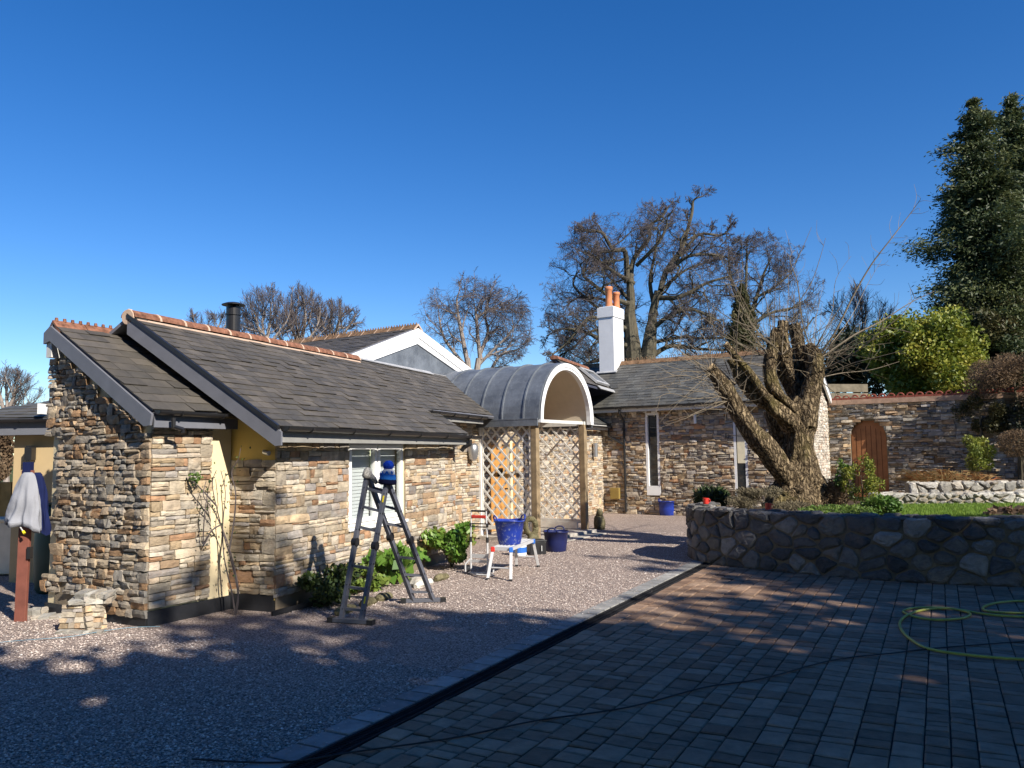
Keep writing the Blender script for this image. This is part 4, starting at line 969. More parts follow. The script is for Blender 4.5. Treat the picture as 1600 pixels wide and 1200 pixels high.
# kerb, channel drain and block paving
mb = MB(); s_ = Ks
while s_ < Ke:
    L = rng.uniform(.19, .31); z = rng.uniform(.012, .018); g = .006
    a, b_, c_, d_ = Kq(s_+g, .012), Kq(s_+L-g, .012), Kq(s_+L-g, .235), Kq(s_+g, .235)
    i_ = .008; top = [Kq(s_+g+i_, .02, z), Kq(s_+L-g-i_, .02, z), Kq(s_+L-g-i_, .227, z), Kq(s_+g+i_, .227, z)]
    mb.add([a-UP*.05, b_-UP*.05, c_-UP*.05, d_-UP*.05]+top, [(0,4,5,1)[::-1], (1,5,6,2)[::-1], (2,6,7,3)[::-1], (3,7,4,0)[::-1], (4,5,6,7)[::-1]]); s_ += L
struct(mb.build('kerb', M['kerb']))
dr_ = thing('drain_channel', Kq(2, .3), 'long black slotted drain channel between the pale kerb and the block paving', 'drain')
mb = MB(); mb.box(Kq(Ks, .245, -.03), uK*(Ke-Ks), nK*.02, UP*.042); mb.box(Kq(Ks, .385, -.03), uK*(Ke-Ks), nK*.02, UP*.042); mb.box(Kq(Ks, .265, -.03), uK*(Ke-Ks), nK*.12, UP*.012); M['drain'] = simple('dusty black drain', (.028, .028, .03), .95, .05, var=.3, nscale=10); mb.build('channel', M['drain'], dr_)
mb = MB(); s_ = 0
mb.box(Kq(-1, .32, -.006), uK*(Ke+1), nK*.01, UP*.014)
while s_ < Ke:
    for k in range(2): mb.box(Kq(s_, .268+.06*k, -.008), uK*.009, nK*.052, UP*.014)
    s_ += .026
mb.build('grating', M['drain'], dr_)
def in_terrace(x, y):
    pts = RW
    if x < 3.1: return y > 14.3
    for (x0, y0), (x1, y1) in zip(pts, pts[1:]):
        if x0 <= x <= x1: return y > y0+(y1-y0)*(x-x0)/(x1-x0+1e-6)
    return y > 10.2
mb = MB(); o_ = .415; row = 0; skip = {}
while o_ < 12:
    wd_ = rng.choice([.15, .185, .185, .21]); s_ = 0-rng.uniform(0, .2)
    s_ = -3.
    while s_ < 14.5:
        L = rng.choice([.11, .15, .19, .19, .27]); 
        c_ = Kq(s_+L/2, o_+wd_/2)
        if c_.y > 3.4 and c_.y > abs(c_.x)*1.1 and not in_terrace(c_.x, c_.y-.1):
            g = .0045; i_ = .010; z = .013+rng.uniform(-.004, .003); tl = rng.uniform(-.003, .003)
            g2 = rng.uniform(.005, .010); s0, s1, q0, q1 = s_+g2, s_+L-g2, o_+g, o_+wd_-g
            j = [rng.uniform(-.002, .002) for _ in range(8)]
            lo = [Kq(s0+j[0], q0+j[1], -.01), Kq(s1+j[2], q0+j[3], -.01), Kq(s1+j[4], q1+j[5], -.01), Kq(s0+j[6], q1+j[7], -.01)]
            md = [p+UP*(z+.004) for p in lo]
            tp = [Kq(s0+i_+j[0], q0+i_+j[1], z+tl), Kq(s1-i_+j[2], q0+i_+j[3], z+tl), Kq(s1-i_+j[4], q1-i_+j[5], z-tl), Kq(s0+i_+j[6], q1-i_+j[7], z-tl)]
            fs = []
            for k in range(4): fs += [(k, 4+k, 4+(k+1) % 4, (k+1) % 4), (4+k, 8+k, 8+(k+1) % 4, 4+(k+1) % 4)]
            fs.append((8, 11, 10, 9)); mb.add(lo+md+tp, fs)
        s_ += L
    o_ += wd_; row += 1
pv = mb.build('block_paving', M['paver']); struct(pv)
bm = bmesh.new(); bm.from_mesh(pv.data); bmesh.ops.recalc_face_normals(bm, faces=bm.faces); bm.to_mesh(pv.data); bm.free()

# ================================================================== TERRACE, RUBBLE WALLS
def tz(y): return .84-.040*(y-12)
tp_ = [(3.35, 14.5), (3.5, 13.9), (3.85, 13.4), (4.55, 12.65), (5.5, 11.85), (7, 11.25), (9.6, 10.75), (14, 10.4), (60, 10), (60, 60), (10.5, 60), (10.5, 25.2), (9.2, 23.4), (7.2, 21.3), (5.7, 19), (4.6, 17), (3.8, 15.2)]
mb = MB(); mb.prism([(x, y, max(tz(y), .3)) for x, y in tp_[:8]]+[(60, 10, .9), (60, 25, .32), (10.5, 25, .32), (9.2, 23.4, tz(23.4)), (7.2, 21.3, tz(21.3)), (5.7, 19, tz(19)), (4.6, 17, tz(17)), (3.8, 15.2, tz(15.2))], (0, 0, -.9), (.5,)*3)
struct(mb.build('terrace', M['soil']))
mb = MB(); mb.add([(x, y, tz(y)+.006) for x, y in [(5.6, 12.0), (7, 11.35), (9.6, 10.85), (14, 10.55), (30, 10.2), (30, 20), (8.6, 19.6), (7.6, 17), (6.4, 13.6)]], [tuple(range(9))], (.5,)*3)
struct(mb.build('lawn', M['lawn']))
R = np.random.RandomState(5); nB_ = 26000; y = 11.3+8*R.rand(nB_)**1.3; x = y*R.uniform(.42, .70, nB_); keep = (x > 5.9+(y-12)*.3) & ~((y < 11.2+(7-x)*.35) & (x < 7)); x, y = x[keep], y[keep]; n_ = len(x)
z = tz(y)+.006; a = R.rand(n_)*6.28; hgt = R.uniform(.02, .06, n_); wv = .006; ddx, ddy = np.cos(a), np.sin(a); lx, ly = R.uniform(-.02, .02, n_), R.uniform(-.02, .02, n_)
V = np.stack([np.stack([x-ddx*wv, y-ddy*wv, z], 1), np.stack([x+ddx*wv, y+ddy*wv, z], 1), np.stack([x+lx, y+ly, z+hgt], 1)], 1)
tag(quadmesh('lawn_grass', V, R.rand(n_, 3), M['grassblade'], k=3), 'short green grass of the raised lawn', 'grass', kind='stuff')

def cells(W_, H_, n, aspect=1.5, seed=0):
    """voronoi polygons filling a W x H strip"""
    R_ = random.Random(seed); pts = []; tries = 0; dm_ = math.sqrt(W_*H_/n)*.78
    while len(pts) < n and tries < 30000:
        tries += 1; p = (R_.uniform(0, W_), R_.uniform(0, H_)); f = R_.uniform(.55, 1.15)
        if all(((p[0]-q[0])/aspect)**2*aspect+((p[1]-q[1]))**2*aspect > (dm_*f)**2 for q in pts): pts.append(p)
    out = []
    for i, p in enumerate(pts):
        poly = [(0, 0), (W_, 0), (W_, H_), (0, H_)]
        for j, q in enumerate(pts):
            if i == j or abs(q[0]-p[0]) > 6*dm_: continue
            ax_, ay = 1/aspect**2, 1.; nx, ny = (q[0]-p[0])*ax_, (q[1]-p[1])*ay; mx, my = (p[0]+q[0])/2, (p[1]+q[1])/2; new = []
            for k in range(len(poly)):
                a, b_ = poly[k], poly[(k+1) % len(poly)]; da = (a[0]-mx)*nx+(a[1]-my)*ny; db = (b_[0]-mx)*nx+(b_[1]-my)*ny
                if da <= 0: new.append(a)
                if da*db < 0: t_ = da/(da-db); new.append((a[0]+(b_[0]-a[0])*t_, a[1]+(b_[1]-a[1])*t_))
            poly = new
            if len(poly) < 3: break
        if len(poly) >= 3: out.append((p, poly))
    return out
def rubble(mb, W_, H_, n, fn, dep=.07, gap=.02, aspect=1.5, seed=0):
    R_ = random.Random(seed)
    for (c, poly) in cells(W_, H_, n, aspect, seed):
        cx = sum(p[0] for p in poly)/len(poly); cy = sum(p[1] for p in poly)/len(poly); ring = []
        # resample outline with a little noise, rounded corners
        k = len(poly); pr = []
        for i in range(k):
            a, b_ = poly[i], poly[(i+1) % k]; L = math.hypot(b_[0]-a[0], b_[1]-a[1]); m_ = max(1, int(L/.07))
            for j in range(m_): t_ = (j+.5)/m_; pr.append((a[0]+(b_[0]-a[0])*t_, a[1]+(b_[1]-a[1])*t_))
        if len(pr) < 3: continue
        d = dep*R_.uniform(.6, 1.25); tx, ty = R_.uniform(-.25, .25), R_.uniform(-.25, .25); lev = []
        rmx = max(math.hypot(x-cx, y-cy) for x, y in pr)
        for (ins, hgt) in ((gap, -.02), (gap*1.05, .25), (gap+.012, .7), (gap+.035, .95)):
            row = []
            for (x, y) in pr:
                L = math.hypot(x-cx, y-cy)+1e-6; f = max(.12, (L-ins*R_.uniform(.6, 1.5))/L); x2, y2 = cx+(x-cx)*f, cy+(y-cy)*f
                hh = d*(hgt+(tx*(x2-cx)+ty*(y2-cy))/rmx*max(hgt, 0)+ (R_.uniform(-.2, .2) if hgt > .2 else 0)); row.append(fn(x2, y2, hh))
            lev.append(row)
        inner = [fn(cx+(x-cx)*.45, cy+(y-cy)*.45, d*(1.02+R_.uniform(-.1, .1)+(tx*(x-cx)+ty*(y-cy))/rmx*.45)) for x, y in pr]; lev.append(inner)
        vs = [v for l in lev for v in l]+[fn(cx, cy, d*1.05)]; q = len(pr); fs = []
        for l in range(len(lev)-1):
            for i in range(q): fs.append((l*q+i, l*q+(i+1) % q, (l+1)*q+(i+1) % q, (l+1)*q+i))
        for i in range(q): fs.append(((len(lev)-1)*q+i, (len(lev)-1)*q+(i+1) % q, len(vs)-1))
        mb.add(vs, fs)
class Path:
    def __init__(s, pts):
        P_ = [Vector((p[0], p[1], 0)) for p in pts]; s.p = []
        for i in range(len(P_)-1):
            a, b_, c_, d_ = P_[max(i-1, 0)], P_[i], P_[i+1], P_[min(i+2, len(P_)-1)]
            for k in range(8):
                t = k/8; s.p.append(.5*((2*b_)+(c_-a)*t+(2*a-5*b_+4*c_-d_)*t*t+(3*b_-a-3*c_+d_)*t**3))
        s.p.append(P_[-1]); s.l = [0]
        for a, b_ in zip(s.p, s.p[1:]): s.l.append(s.l[-1]+(b_-a).length)
        s.L = s.l[-1]
    def at(s, t):
        t = max(0, min(s.L-1e-4, t)); i = max(0, min(len(s.p)-2, int(np.searchsorted(s.l, t))-1)); a, b_ = s.p[i], s.p[i+1]; L = s.l[i+1]-s.l[i]
        d = (b_-a).normalized(); return a+(b_-a)*((t-s.l[i])/L), Vector((d.y, -d.x, 0))
RWP = [(3.62, 15.4), (3.2, 14.7)]+RW
pa = Path(RWP); topz = lambda s_: .93-.0*s_
rw = thing('retaining_wall', pa.at(3)[0], 'curved rubble stone retaining wall with mortar joints in shade, right of the drive', 'wall')
mb = MB(); fs = []; vs = []; ns = 90; th = .34
for i in range(ns+1):
    c_, n_ = pa.at(pa.L*i/ns); vs += [c_-UP*.05, c_+UP*.9, c_-n_*th+UP*.9, c_-n_*th+UP*-.05]
for i in range(ns):
    for k in range(3): fs.append((4*i+k, 4*i+4+k, 4*i+5+k, 4*i+k+1))
fs += [(0, 1, 2, 3), tuple(4*ns+k for k in (3, 2, 1, 0))]
mb.add(vs, fs); o = mb.build('mortar_core', M['mortar'], rw)
bm = bmesh.new(); bm.from_mesh(o.data); bmesh.ops.recalc_face_normals(bm, faces=bm.faces); bm.to_mesh(o.data); bm.free()
def fn(s_, z, h): c_, n_ = pa.at(s_); return c_+n_*(h-.004)+UP*z
mb = MB(); rubble(mb, pa.L, .92, 185, fn, .05, .013, 1.35, 3)
def fnt(s_, t, h): c_, n_ = pa.at(s_); return c_+n_*(.03-t)+UP*(.885+h)
rubble(mb, pa.L, .4, 80, fnt, .05, .015, 1.5, 4)
o = mb.build('wall_stones', M['rubble'], rw)
bm = bmesh.new(); bm.from_mesh(o.data); bmesh.ops.recalc_face_normals(bm, faces=bm.faces); bm.to_mesh(o.data); bm.free()
# two low limestone walls across the lawn
def lowwall(pts, zb, h, label, seed, n, th=.3):
    p_ = Path(pts); t_ = thing('low_stone_wall', p_.at(1)[0]+UP*zb, label, 'wall', 'low stone garden walls behind the lawn')
    mb = MB(); vs = []; fs = []; ns = 20
    for i in range(ns+1):
        c_, n_ = p_.at(p_.L*i/ns); vs += [c_+UP*(zb-.1), c_+UP*(zb+h-.03), c_-n_*th+UP*(zb+h-.03), c_-n_*th+UP*(zb-.1)]
    for i in range(ns):
        for k in range(3): fs.append((4*i+k, 4*i+k+1, 4*i+5+k, 4*i+4+k)[::-1])
    fs += [(0, 1, 2, 3), tuple(4*ns+k for k in (3, 2, 1, 0))]
    mb.add(vs, fs); o1 = mb.build('mortar_core', M['mortar_light'], t_)
    f1 = lambda s_, z, hh: (lambda q: q[0]+q[1]*hh+UP*(zb+z))(p_.at(s_)); f2 = lambda s_, z, hh: (lambda q: q[0]+q[1]*(.03-z)+UP*(zb+h-.04+hh))(p_.at(s_))
    mb = MB(); rubble(mb, p_.L, h, n, f1, .07, .014, 1.5, seed); rubble(mb, p_.L, th+.03, int(n*.8), f2, .05, .014, 1.5, seed+1)
    o = mb.build('wall_stones', M['limestone'], t_)
    for q in (o, o1):
        bm = bmesh.new(); bm.from_mesh(q.data); bmesh.ops.recalc_face_normals(bm, faces=bm.faces); bm.to_mesh(q.data); bm.free()
    return p_
lw1 = lowwall([(8.7, 19.6), (11, 19.2), (14, 18.8), (18, 18.2)], tz(19.3)-.04, .30, 'lower tier of pale limestone rubble at the back edge of the lawn', 21, 90)
lw2 = lowwall([(10.0, 20.35), (12, 20.1), (15, 19.7), (17, 19.5)], tz(20)-.1, .62, 'upper tier of pale limestone rubble with grasses planted above it', 31, 80)
mb = MB(); mb.prism([(10.1, 20.4, .92), (17, 19.7, .92), (30, 19, .92), (30, 30, 1.0), (14.2, 23.0, 1.0)], (0, 0, -.7)); struct(mb.build('raised_bed', M['soil']))

# ================================================================== POLLARDED TREE
TD = 15.4; pt = D(1240, 800, TD)
poll = thing('pollarded_tree', Vector((pt.x, pt.y, tz(TD))), 'massive pollarded willow with sawn off limbs and whippy bare shoots, behind the curved wall', 'tree')
def catm(P_, sub=6):
    out = []
    for i in range(len(P_)-1):
        a, b_, c_, d_ = [np.array(P_[max(0, min(len(P_)-1, j))], float) for j in (i-1, i, i+1, i+2)]
        for k in range(sub):
            t = k/sub; out.append(.5*((2*b_)+(c_-a)*t+(2*a-5*b_+4*c_-d_)*t*t+(3*b_-a-3*c_+d_)*t**3))
    out.append(np.array(P_[-1], float)); return out
def limb(mb, P_, n=22, rough=.09, seed=0, cut=True):
    """P_: (px, py, radius px, depth offset)"""
    q = catm(P_, 7); pts = [D(a[0], a[1], TD+a[3]) for a in q]; rad = [max(a[2], .6)*1.1*(TD+a[3])/F for a in q]
    o = len(mb.v); N_ = len(pts); x = None; r = (rng.random(), rng.random(), 0)
    for i in range(N_):
        t = (pts[min(i+1, N_-1)]-pts[max(i-1, 0)]).normalized()
        if x is None: x = t.cross(Vector((0, 1, .1))).normalized()
        x = (x-t*x.dot(t)).normalized(); y = t.cross(x)
        for k in range(n):
            a = 2*PI*k/n; dv = (x*math.cos(a)+y*math.sin(a)); p = pts[i]+dv*rad[i]
            f = 1+rough*1.6*mnoise.noise(Vector((math.cos(a)*2.2+seed, math.sin(a)*2.2, i*.12)))+rough*.9*mnoise.noise(Vector((math.cos(a)*5, math.sin(a)*5+seed, i*.3)))+rough*.9*mnoise.noise(p*2.5)+(.055*mnoise.noise(Vector((math.cos(a)*7+seed, math.sin(a)*7, i*.08))) if n > 16 else 0)+(.05*mnoise.noise(p*7) if n > 16 else 0)
            s_ = pts[i]+dv*rad[i]*f; mb.v.append((s_.x, s_.y, s_.z))
    for i in range(N_-1):
        for k in range(n):
            a = o+i*n+k; b_ = o+i*n+(k+1) % n; mb.f.append([a, b_, b_+n, a+n]); mb.r.append(r); mb.m.append(0)
    mb.f.append([o+(N_-1)*n+k for k in range(n)]); mb.r.append(r); mb.m.append(1 if cut else 0)
    return pts, rad
mb = MB(); L_ = []
L_.append(limb(mb, [(1254, 815, 46, .0), (1253, 795, 38, .0), (1253, 768, 31, .0), (1249, 742, 27, 0), (1247, 700, 22.5, 0), (1251, 665, 22, 0), (1253, 640, 20, 0), (1256, 622, 15, 0)], 56, .16, 1))
L_.append(limb(mb, [(1253, 662, 20, -.05), (1263, 627, 15.5, -.1), (1270, 598, 13.5, -.1), (1273, 575, 13, -.1), (1270, 557, 12, -.1), (1264, 546, 10, -.1), (1260, 538, 7, -.1)], 22, .14, 2))
L_.append(limb(mb, [(1244, 668, 15, -.1), (1222, 632, 11, -.15), (1206, 603, 9.5, -.15), (1203, 572, 8.5, -.15), (1207, 545, 9, -.1), (1212, 524, 8, -.1), (1215, 515, 7.5, -.1)], 20, .14, 3))
L_.append(limb(mb, [(1252, 645, 14, .15), (1243, 612, 12, .2), (1232, 587, 14, .2), (1226, 560, 12, .15), (1222, 530, 8.5, .1), (1224, 502, 7.5, .1)], 20, .16, 4))
L_.append(limb(mb, [(1256, 642, 15, .2), (1259, 604, 11, .3), (1253, 568, 9.5, .3), (1247, 538, 9, .3), (1241, 506, 9, .3)], 20, .14, 5))
L_.append(limb(mb, [(1243, 756, 20, -.15), (1222, 735, 17, -.3), (1199, 703, 15.5, -.45), (1170, 669, 14, -.55), (1150, 638, 12.5, -.6), (1138, 615, 12, -.65), (1122, 592, 10, -.7), (1108, 573, 8.5, -.75)], 24, .13, 6))
L_.append(limb(mb, [(1240, 672, 14, .0), (1222, 647, 12, -.1), (1200, 632, 10.5, -.2), (1178, 615, 10, -.2), (1160, 595, 9, -.2), (1150, 575, 8, -.2), (1141, 560, 6.5, -.2)], 18, .13, 7))
L_.append(limb(mb, [(1240, 655, 8, -.2), (1222, 640, 7, -.3), (1202, 625, 6.5, -.35), (1190, 610, 6, -.4), (1172, 583, 5.5, -.4), (1152, 560, 5, -.45), (1133, 537, 4.5, -.5)], 14, .08, 8))
L_.append(limb(mb, [(1238, 660, 9, -.3), (1222, 650, 7, -.35), (1208, 638, 6, -.38), (1203, 618, 4.5, -.38)], 12, .1, 9))
L_.append(limb(mb, [(1243, 640, 8, -.25), (1230, 628, 6.5, -.3), (1216, 615, 5.5, -.35), (1208, 608, 5, -.35)], 12, .08, 10))
L_.append(limb(mb, [(1240, 735, 18, .5), (1222, 700, 13, .5), (1212, 665, 11, .5), (1200, 640, 9, .5)], 16, .18, 11))
for a, b_, c_, d_ in ((1215, 788, 24, .1), (1290, 782, 20, .1), (1228, 800, 22, -.3), (1268, 797, 22, -.3), (1248, 790, 24, -.4)):
    limb(mb, [(1252, 752, 20, 0), ((1252+a)/2, 768, 24, d_/2), (a, b_, c_*.75, d_), (a+(a-1252)*.4, b_+20, c_*.3, d_)], 16, .35, a, False)
for a, b_, c_, dd in ((1232, 772, 15, -.35), (1218, 788, 17, -.4), (1262, 775, 16, -.35), (1284, 788, 15, -.2), (1244, 790, 18, -.5), (1205, 797, 14, -.3), (1272, 755, 9, -.28), (1228, 755, 9, -.32), (1250, 768, 10, -.45)):
    c3 = D(a, b_, TD+dd); rr = c_*TD/F; o_ = len(mb.v); n1, n2 = 18, 12
    for j in range(n2+1):
        for i in range(n1):
            th, ph = PI*j/n2, 2*PI*i/n1; dv = Vector((math.sin(th)*math.cos(ph), math.sin(th)*math.sin(ph), math.cos(th))); f = 1+.35*mnoise.noise(dv*2.2+Vector((a, 0, 0)))+.25*mnoise.noise(dv*5+Vector((b_, 0, 0))); p = c3+dv*rr*f; mb.v.append((p.x, p.y, p.z))
    for j in range(n2):
        for i in range(n1): mb.f.append([o_+j*n1+i, o_+(j+1)*n1+i, o_+(j+1)*n1+(i+1) % n1, o_+j*n1+(i+1) % n1]); mb.r.append((.5,)*3); mb.m.append(0)
tk = mb.build('trunk', [M['bark_fissured'], M['cutwood']], poll, smooth=True)
# moss cushions
mb = MB()
def shoot(mb, P_, r0=1.3, r1=.35, n=4):
    r0 *= .82; r1 *= .8; P_ = [P_[0]]+[(a[0]+rng.uniform(-5, 5), a[1]+rng.uniform(-5, 5), a[2]) for a in P_[1:-1]]+[P_[-1]]
    q = catm(P_, 5); k = len(q); mb.tube([D(a[0], a[1], TD+a[2]) for a in q], [(r0+(r1-r0)*i/(k-1))*TD/F for i in range(k)], n, cap=False)
    return q
def twigs(mb, q, n, l0, l1, r=.45):
    for _ in range(n):
        i = rng.randint(len(q)//4, len(q)-2); a = q[i]; dx, dy = q[i+1][0]-a[0], q[i+1][1]-a[1]; L = math.hypot(dx, dy)+1e-6; an = math.atan2(dy, dx)+rng.choice([-1, 1])*rng.uniform(.5, 1.2); l = rng.uniform(l0, l1)
        e = (a[0]+math.cos(an)*l, a[1]+math.sin(an)*l-l*.1, a[2]+rng.uniform(-.3, .3)); m_ = ((a[0]+e[0])/2+rng.uniform(-3, 3), (a[1]+e[1])/2+rng.uniform(-3, 3), (a[2]+e[2])/2); shoot(mb, [tuple(a), m_, e], r, .22, 3)
main = [([(1275, 560, -.1), (1300, 520, -.3), (1330, 462, -.4), (1365, 410, -.5), (1395, 368, -.6), (1420, 338, -.6), (1438, 312, -.7)], 2.3, .5, 14),
 ([(1285, 558, -.1), (1330, 525, .1), (1380, 498, .3), (1420, 478, .4), (1460, 455, .5)], 2.0, .5, 14),
 ([(1282, 580, -.1), (1330, 555, -.5), (1375, 525, -.8), (1410, 490, -1), (1432, 462, -1)], 1.7, .4, 8),
 ([(1282, 590, -.1), (1330, 570, -.5), (1370, 560, -.9), (1410, 548, -1.2)], 1.3, .4, 5), ([(1282, 590, 0), (1320, 586, .5), (1365, 582, .8), (1405, 565, 1)], 1.2, .4, 5),
 ([(1283, 595, 0), (1310, 612, .3), (1350, 622, .6)], 1.1, .4, 3), ([(1282, 575, -.2), (1340, 530, -.6), (1380, 512, -1), (1425, 520, -1.3)], 1.2, .4, 4),
 ([(1270, 555, 0), (1258, 500, -.3), (1243, 440, -.5), (1236, 402, -.6), (1241, 391, -.6)], 1.6, .6, 4), ([(1246, 475, -.2), (1265, 440, -.3), (1282, 405, -.3), (1290, 372, -.3)], 1.0, .3, 2), ([(1240, 415, -.3), (1255, 395, -.3), (1268, 355, -.3)], .9, .3, 1),
 ([(1207, 545, 0), (1180, 520, -.5), (1145, 495, -1), (1105, 470, -1.4), (1080, 425, -1.6)], 1.5, .35, 8), ([(1205, 550, 0), (1170, 480, -.6), (1135, 430, -1), (1115, 385, -1.2)], 1.3, .35, 6),
 ([(1203, 560, 0), (1150, 535, -.8), (1100, 500, -1.3), (1072, 470, -1.6)], 1.3, .35, 6), ([(1207, 540, 0), (1195, 480, .3), (1180, 430, .4), (1168, 405, .5)], 1.1, .3, 4), ([(1210, 535, 0), (1207, 480, -.3), (1212, 430, -.4)], 1., .3, 3),
 ([(1225, 540, 0), (1228, 470, .4), (1232, 420, .5)], 1.0, .3, 3), ([(1200, 575, 0), (1140, 560, -.9), (1085, 555, -1.5), (1060, 560, -1.8)], 1.2, .3, 5),
 ([(1110, 590, -.8), (1080, 560, -1.3), (1060, 545, -1.6), (1040, 525, -1.9)], 1.1, .3, 4), ([(1118, 600, -.8), (1070, 590, -1.3), (1030, 592, -1.7)], 1.0, .3, 4), ([(1125, 620, -.7), (1085, 625, -1.2), (1045, 615, -1.6), (1025, 622, -1.8)], 1., .3, 4),
 ([(1128, 640, -.7), (1100, 640, -1.1), (1070, 655, -1.4)], .9, .3, 3), ([(1152, 390+200, -.4), (1155, 520, -.6), (1158, 440, -.7), (1160, 380, -.8)], 1.2, .3, 4), ([(1140, 585, 0), (1120, 530, -.3), (1100, 460, -.6), (1093, 430, -.6)], 1.1, .3, 4),
 ([(1160, 620, -.3), (1170, 560, -.5), (1185, 520, -.6)], 1.3, .5, 2), ([(1150, 650, -.6), (1175, 610, -.9), (1200, 590, -1.1)], .9, .3, 3), ([(1275, 545, 0), (1300, 490, .3), (1310, 440, .4), (1330, 400, .4)], 1.1, .3, 5), ([(1280, 560, 0), (1330, 500, .5), (1360, 440, .8), (1378, 405, .9)], 1.2, .3, 6)]
for P_, r0, r1, nt_ in main: q = shoot(mb, P_, r0, r1); twigs(mb, q, nt_, 8, 38)
src = [(1207, 545, 0), (1280, 560, -.1), (1278, 590, -.1), (1112, 582, -.8), (1140, 625, -.7), (1222, 555, -.3), (1250, 540, .3), (1150, 600, .1), (1205, 560, .1), (1272, 548, -.1)]
for k in range(190):
    s0 = rng.choice(src); cx_ = s0[0]-1235; an = math.radians(rng.gauss(-90+(cx_*.75), 38)); l = rng.uniform(30, 125); dz = rng.uniform(-.9, .9)
    e = (s0[0]+math.cos(an)*l, s0[1]+math.sin(an)*l, s0[2]+dz); m1 = (s0[0]+math.cos(an+rng.uniform(-.3, .3))*l*.4, s0[1]+math.sin(an)*l*.4, s0[2]+dz*.5)
    q = shoot(mb, [s0, m1, e], rng.uniform(.5, 1.0), .2, 3); twigs(mb, q, rng.randint(1, 3), 6, 22, .35)
for k in range(70):
    pts_, rad_ = L_[rng.choice([5, 5, 6, 1, 2, 3])]; i = rng.randint(len(pts_)//3, len(pts_)-1); p = pts_[i]; d_ = Vector((rng.gauss(-.3, .8), rng.gauss(-.4, .6), rng.gauss(.35, .5))).normalized(); l = rng.uniform(.2, .8)
    mb.tube([p, p+d_*l*.5+UP*.02, p+d_*l+UP*l*.1], [.008, .006, .002], 3, cap=False)
mb.build('shoots', M['shoot'], poll)
# ================================================================== BACKGROUND TREES
def bare(name, label, depth, trunk, limbs, env_px, P_, lev, seed, mat='bark_oak', kids=(5, 8), base_px=None, twmat='twig', zbase=0., group=None):
    global rng
    rng = random.Random(seed); x0, y0 = base_px; b_ = D(x0, y0, depth); t_ = thing(name, Vector((b_.x, b_.y, zbase)), label, 'tree', group)
    k = depth/F; cx, cy, rx, ry = env_px; ce = D(cx, cy, depth)
    def env(p): return ((p.x-ce.x)/(rx*k))**2+((p.z-ce.z)/(ry*k))**2+((p.y-depth)/(max(rx, ry)*k))**2 < 1
    mb = MB(); mt = MB()
    wj = P_.get('wj', 3)
    for P2 in trunk+limbs:
        q = catm([(a[0]+ (rng.uniform(-wj, wj) if P2 not in trunk else 0), a[1]+(rng.uniform(-wj, wj) if P2 not in trunk else 0), a[2]*(.8 if wj > 4 and P2 not in trunk else 1), a[3]) for a in P2], 4); pts = [D(a[0], a[1], depth+a[3]) for a in q]; rd = [a[2]*k for a in q]
        if P2 in trunk: pts = [Vector((pts[0].x, pts[0].y, zbase-.2))]+pts; rd = [rd[0]*1.25]+rd
        mb.tube(pts, rd, 9, cap=False, jit=.12)
        if P2 in limbs:
            n = rng.randint(*kids)
            for j in range(n+1):
                f = .2+.8*j/n; i = min(int(f*(len(pts)-1)), len(pts)-2); dr = (pts[i+1]-pts[i]).normalized(); ax = dr.cross(Vector((rng.gauss(0, 1), rng.gauss(0, 1), rng.gauss(0, 1)))).normalized(); an = math.radians(rng.uniform(20, 80) if j < n else 5)
                grow(mb, pts[i], (dr*math.cos(an)+ax*math.sin(an)), rng.uniform(.6, 1)*P_['len'], max(rd[i]*.5, P_['rmin']*3), lev, P_, mt, env)
    mb.build('trunk', M[mat], t_)
    if mt.v: mt.build('twigs', M[twmat], t_)
    return t_
OAK = dict(wj=7, seg=[6, 5, 4, 3], wig=[.38, .42, .42, .35], taper=[.45, .4, .4, .4], up=[.08, .06, .04, .0], sides=[5, 4, 3, 3], n=[(5, 7), (5, 7), (5, 8), 0], **{'from': [.15, .15, .1, 0]}, ang=[(30, 70), (30, 75), (25, 70), (0, 0)], rr=[.6, .6, .6, .6], lr=[.6, .62, .6, .6], rmin=.011, twiglev=2, len=3.7)
W_ = 60
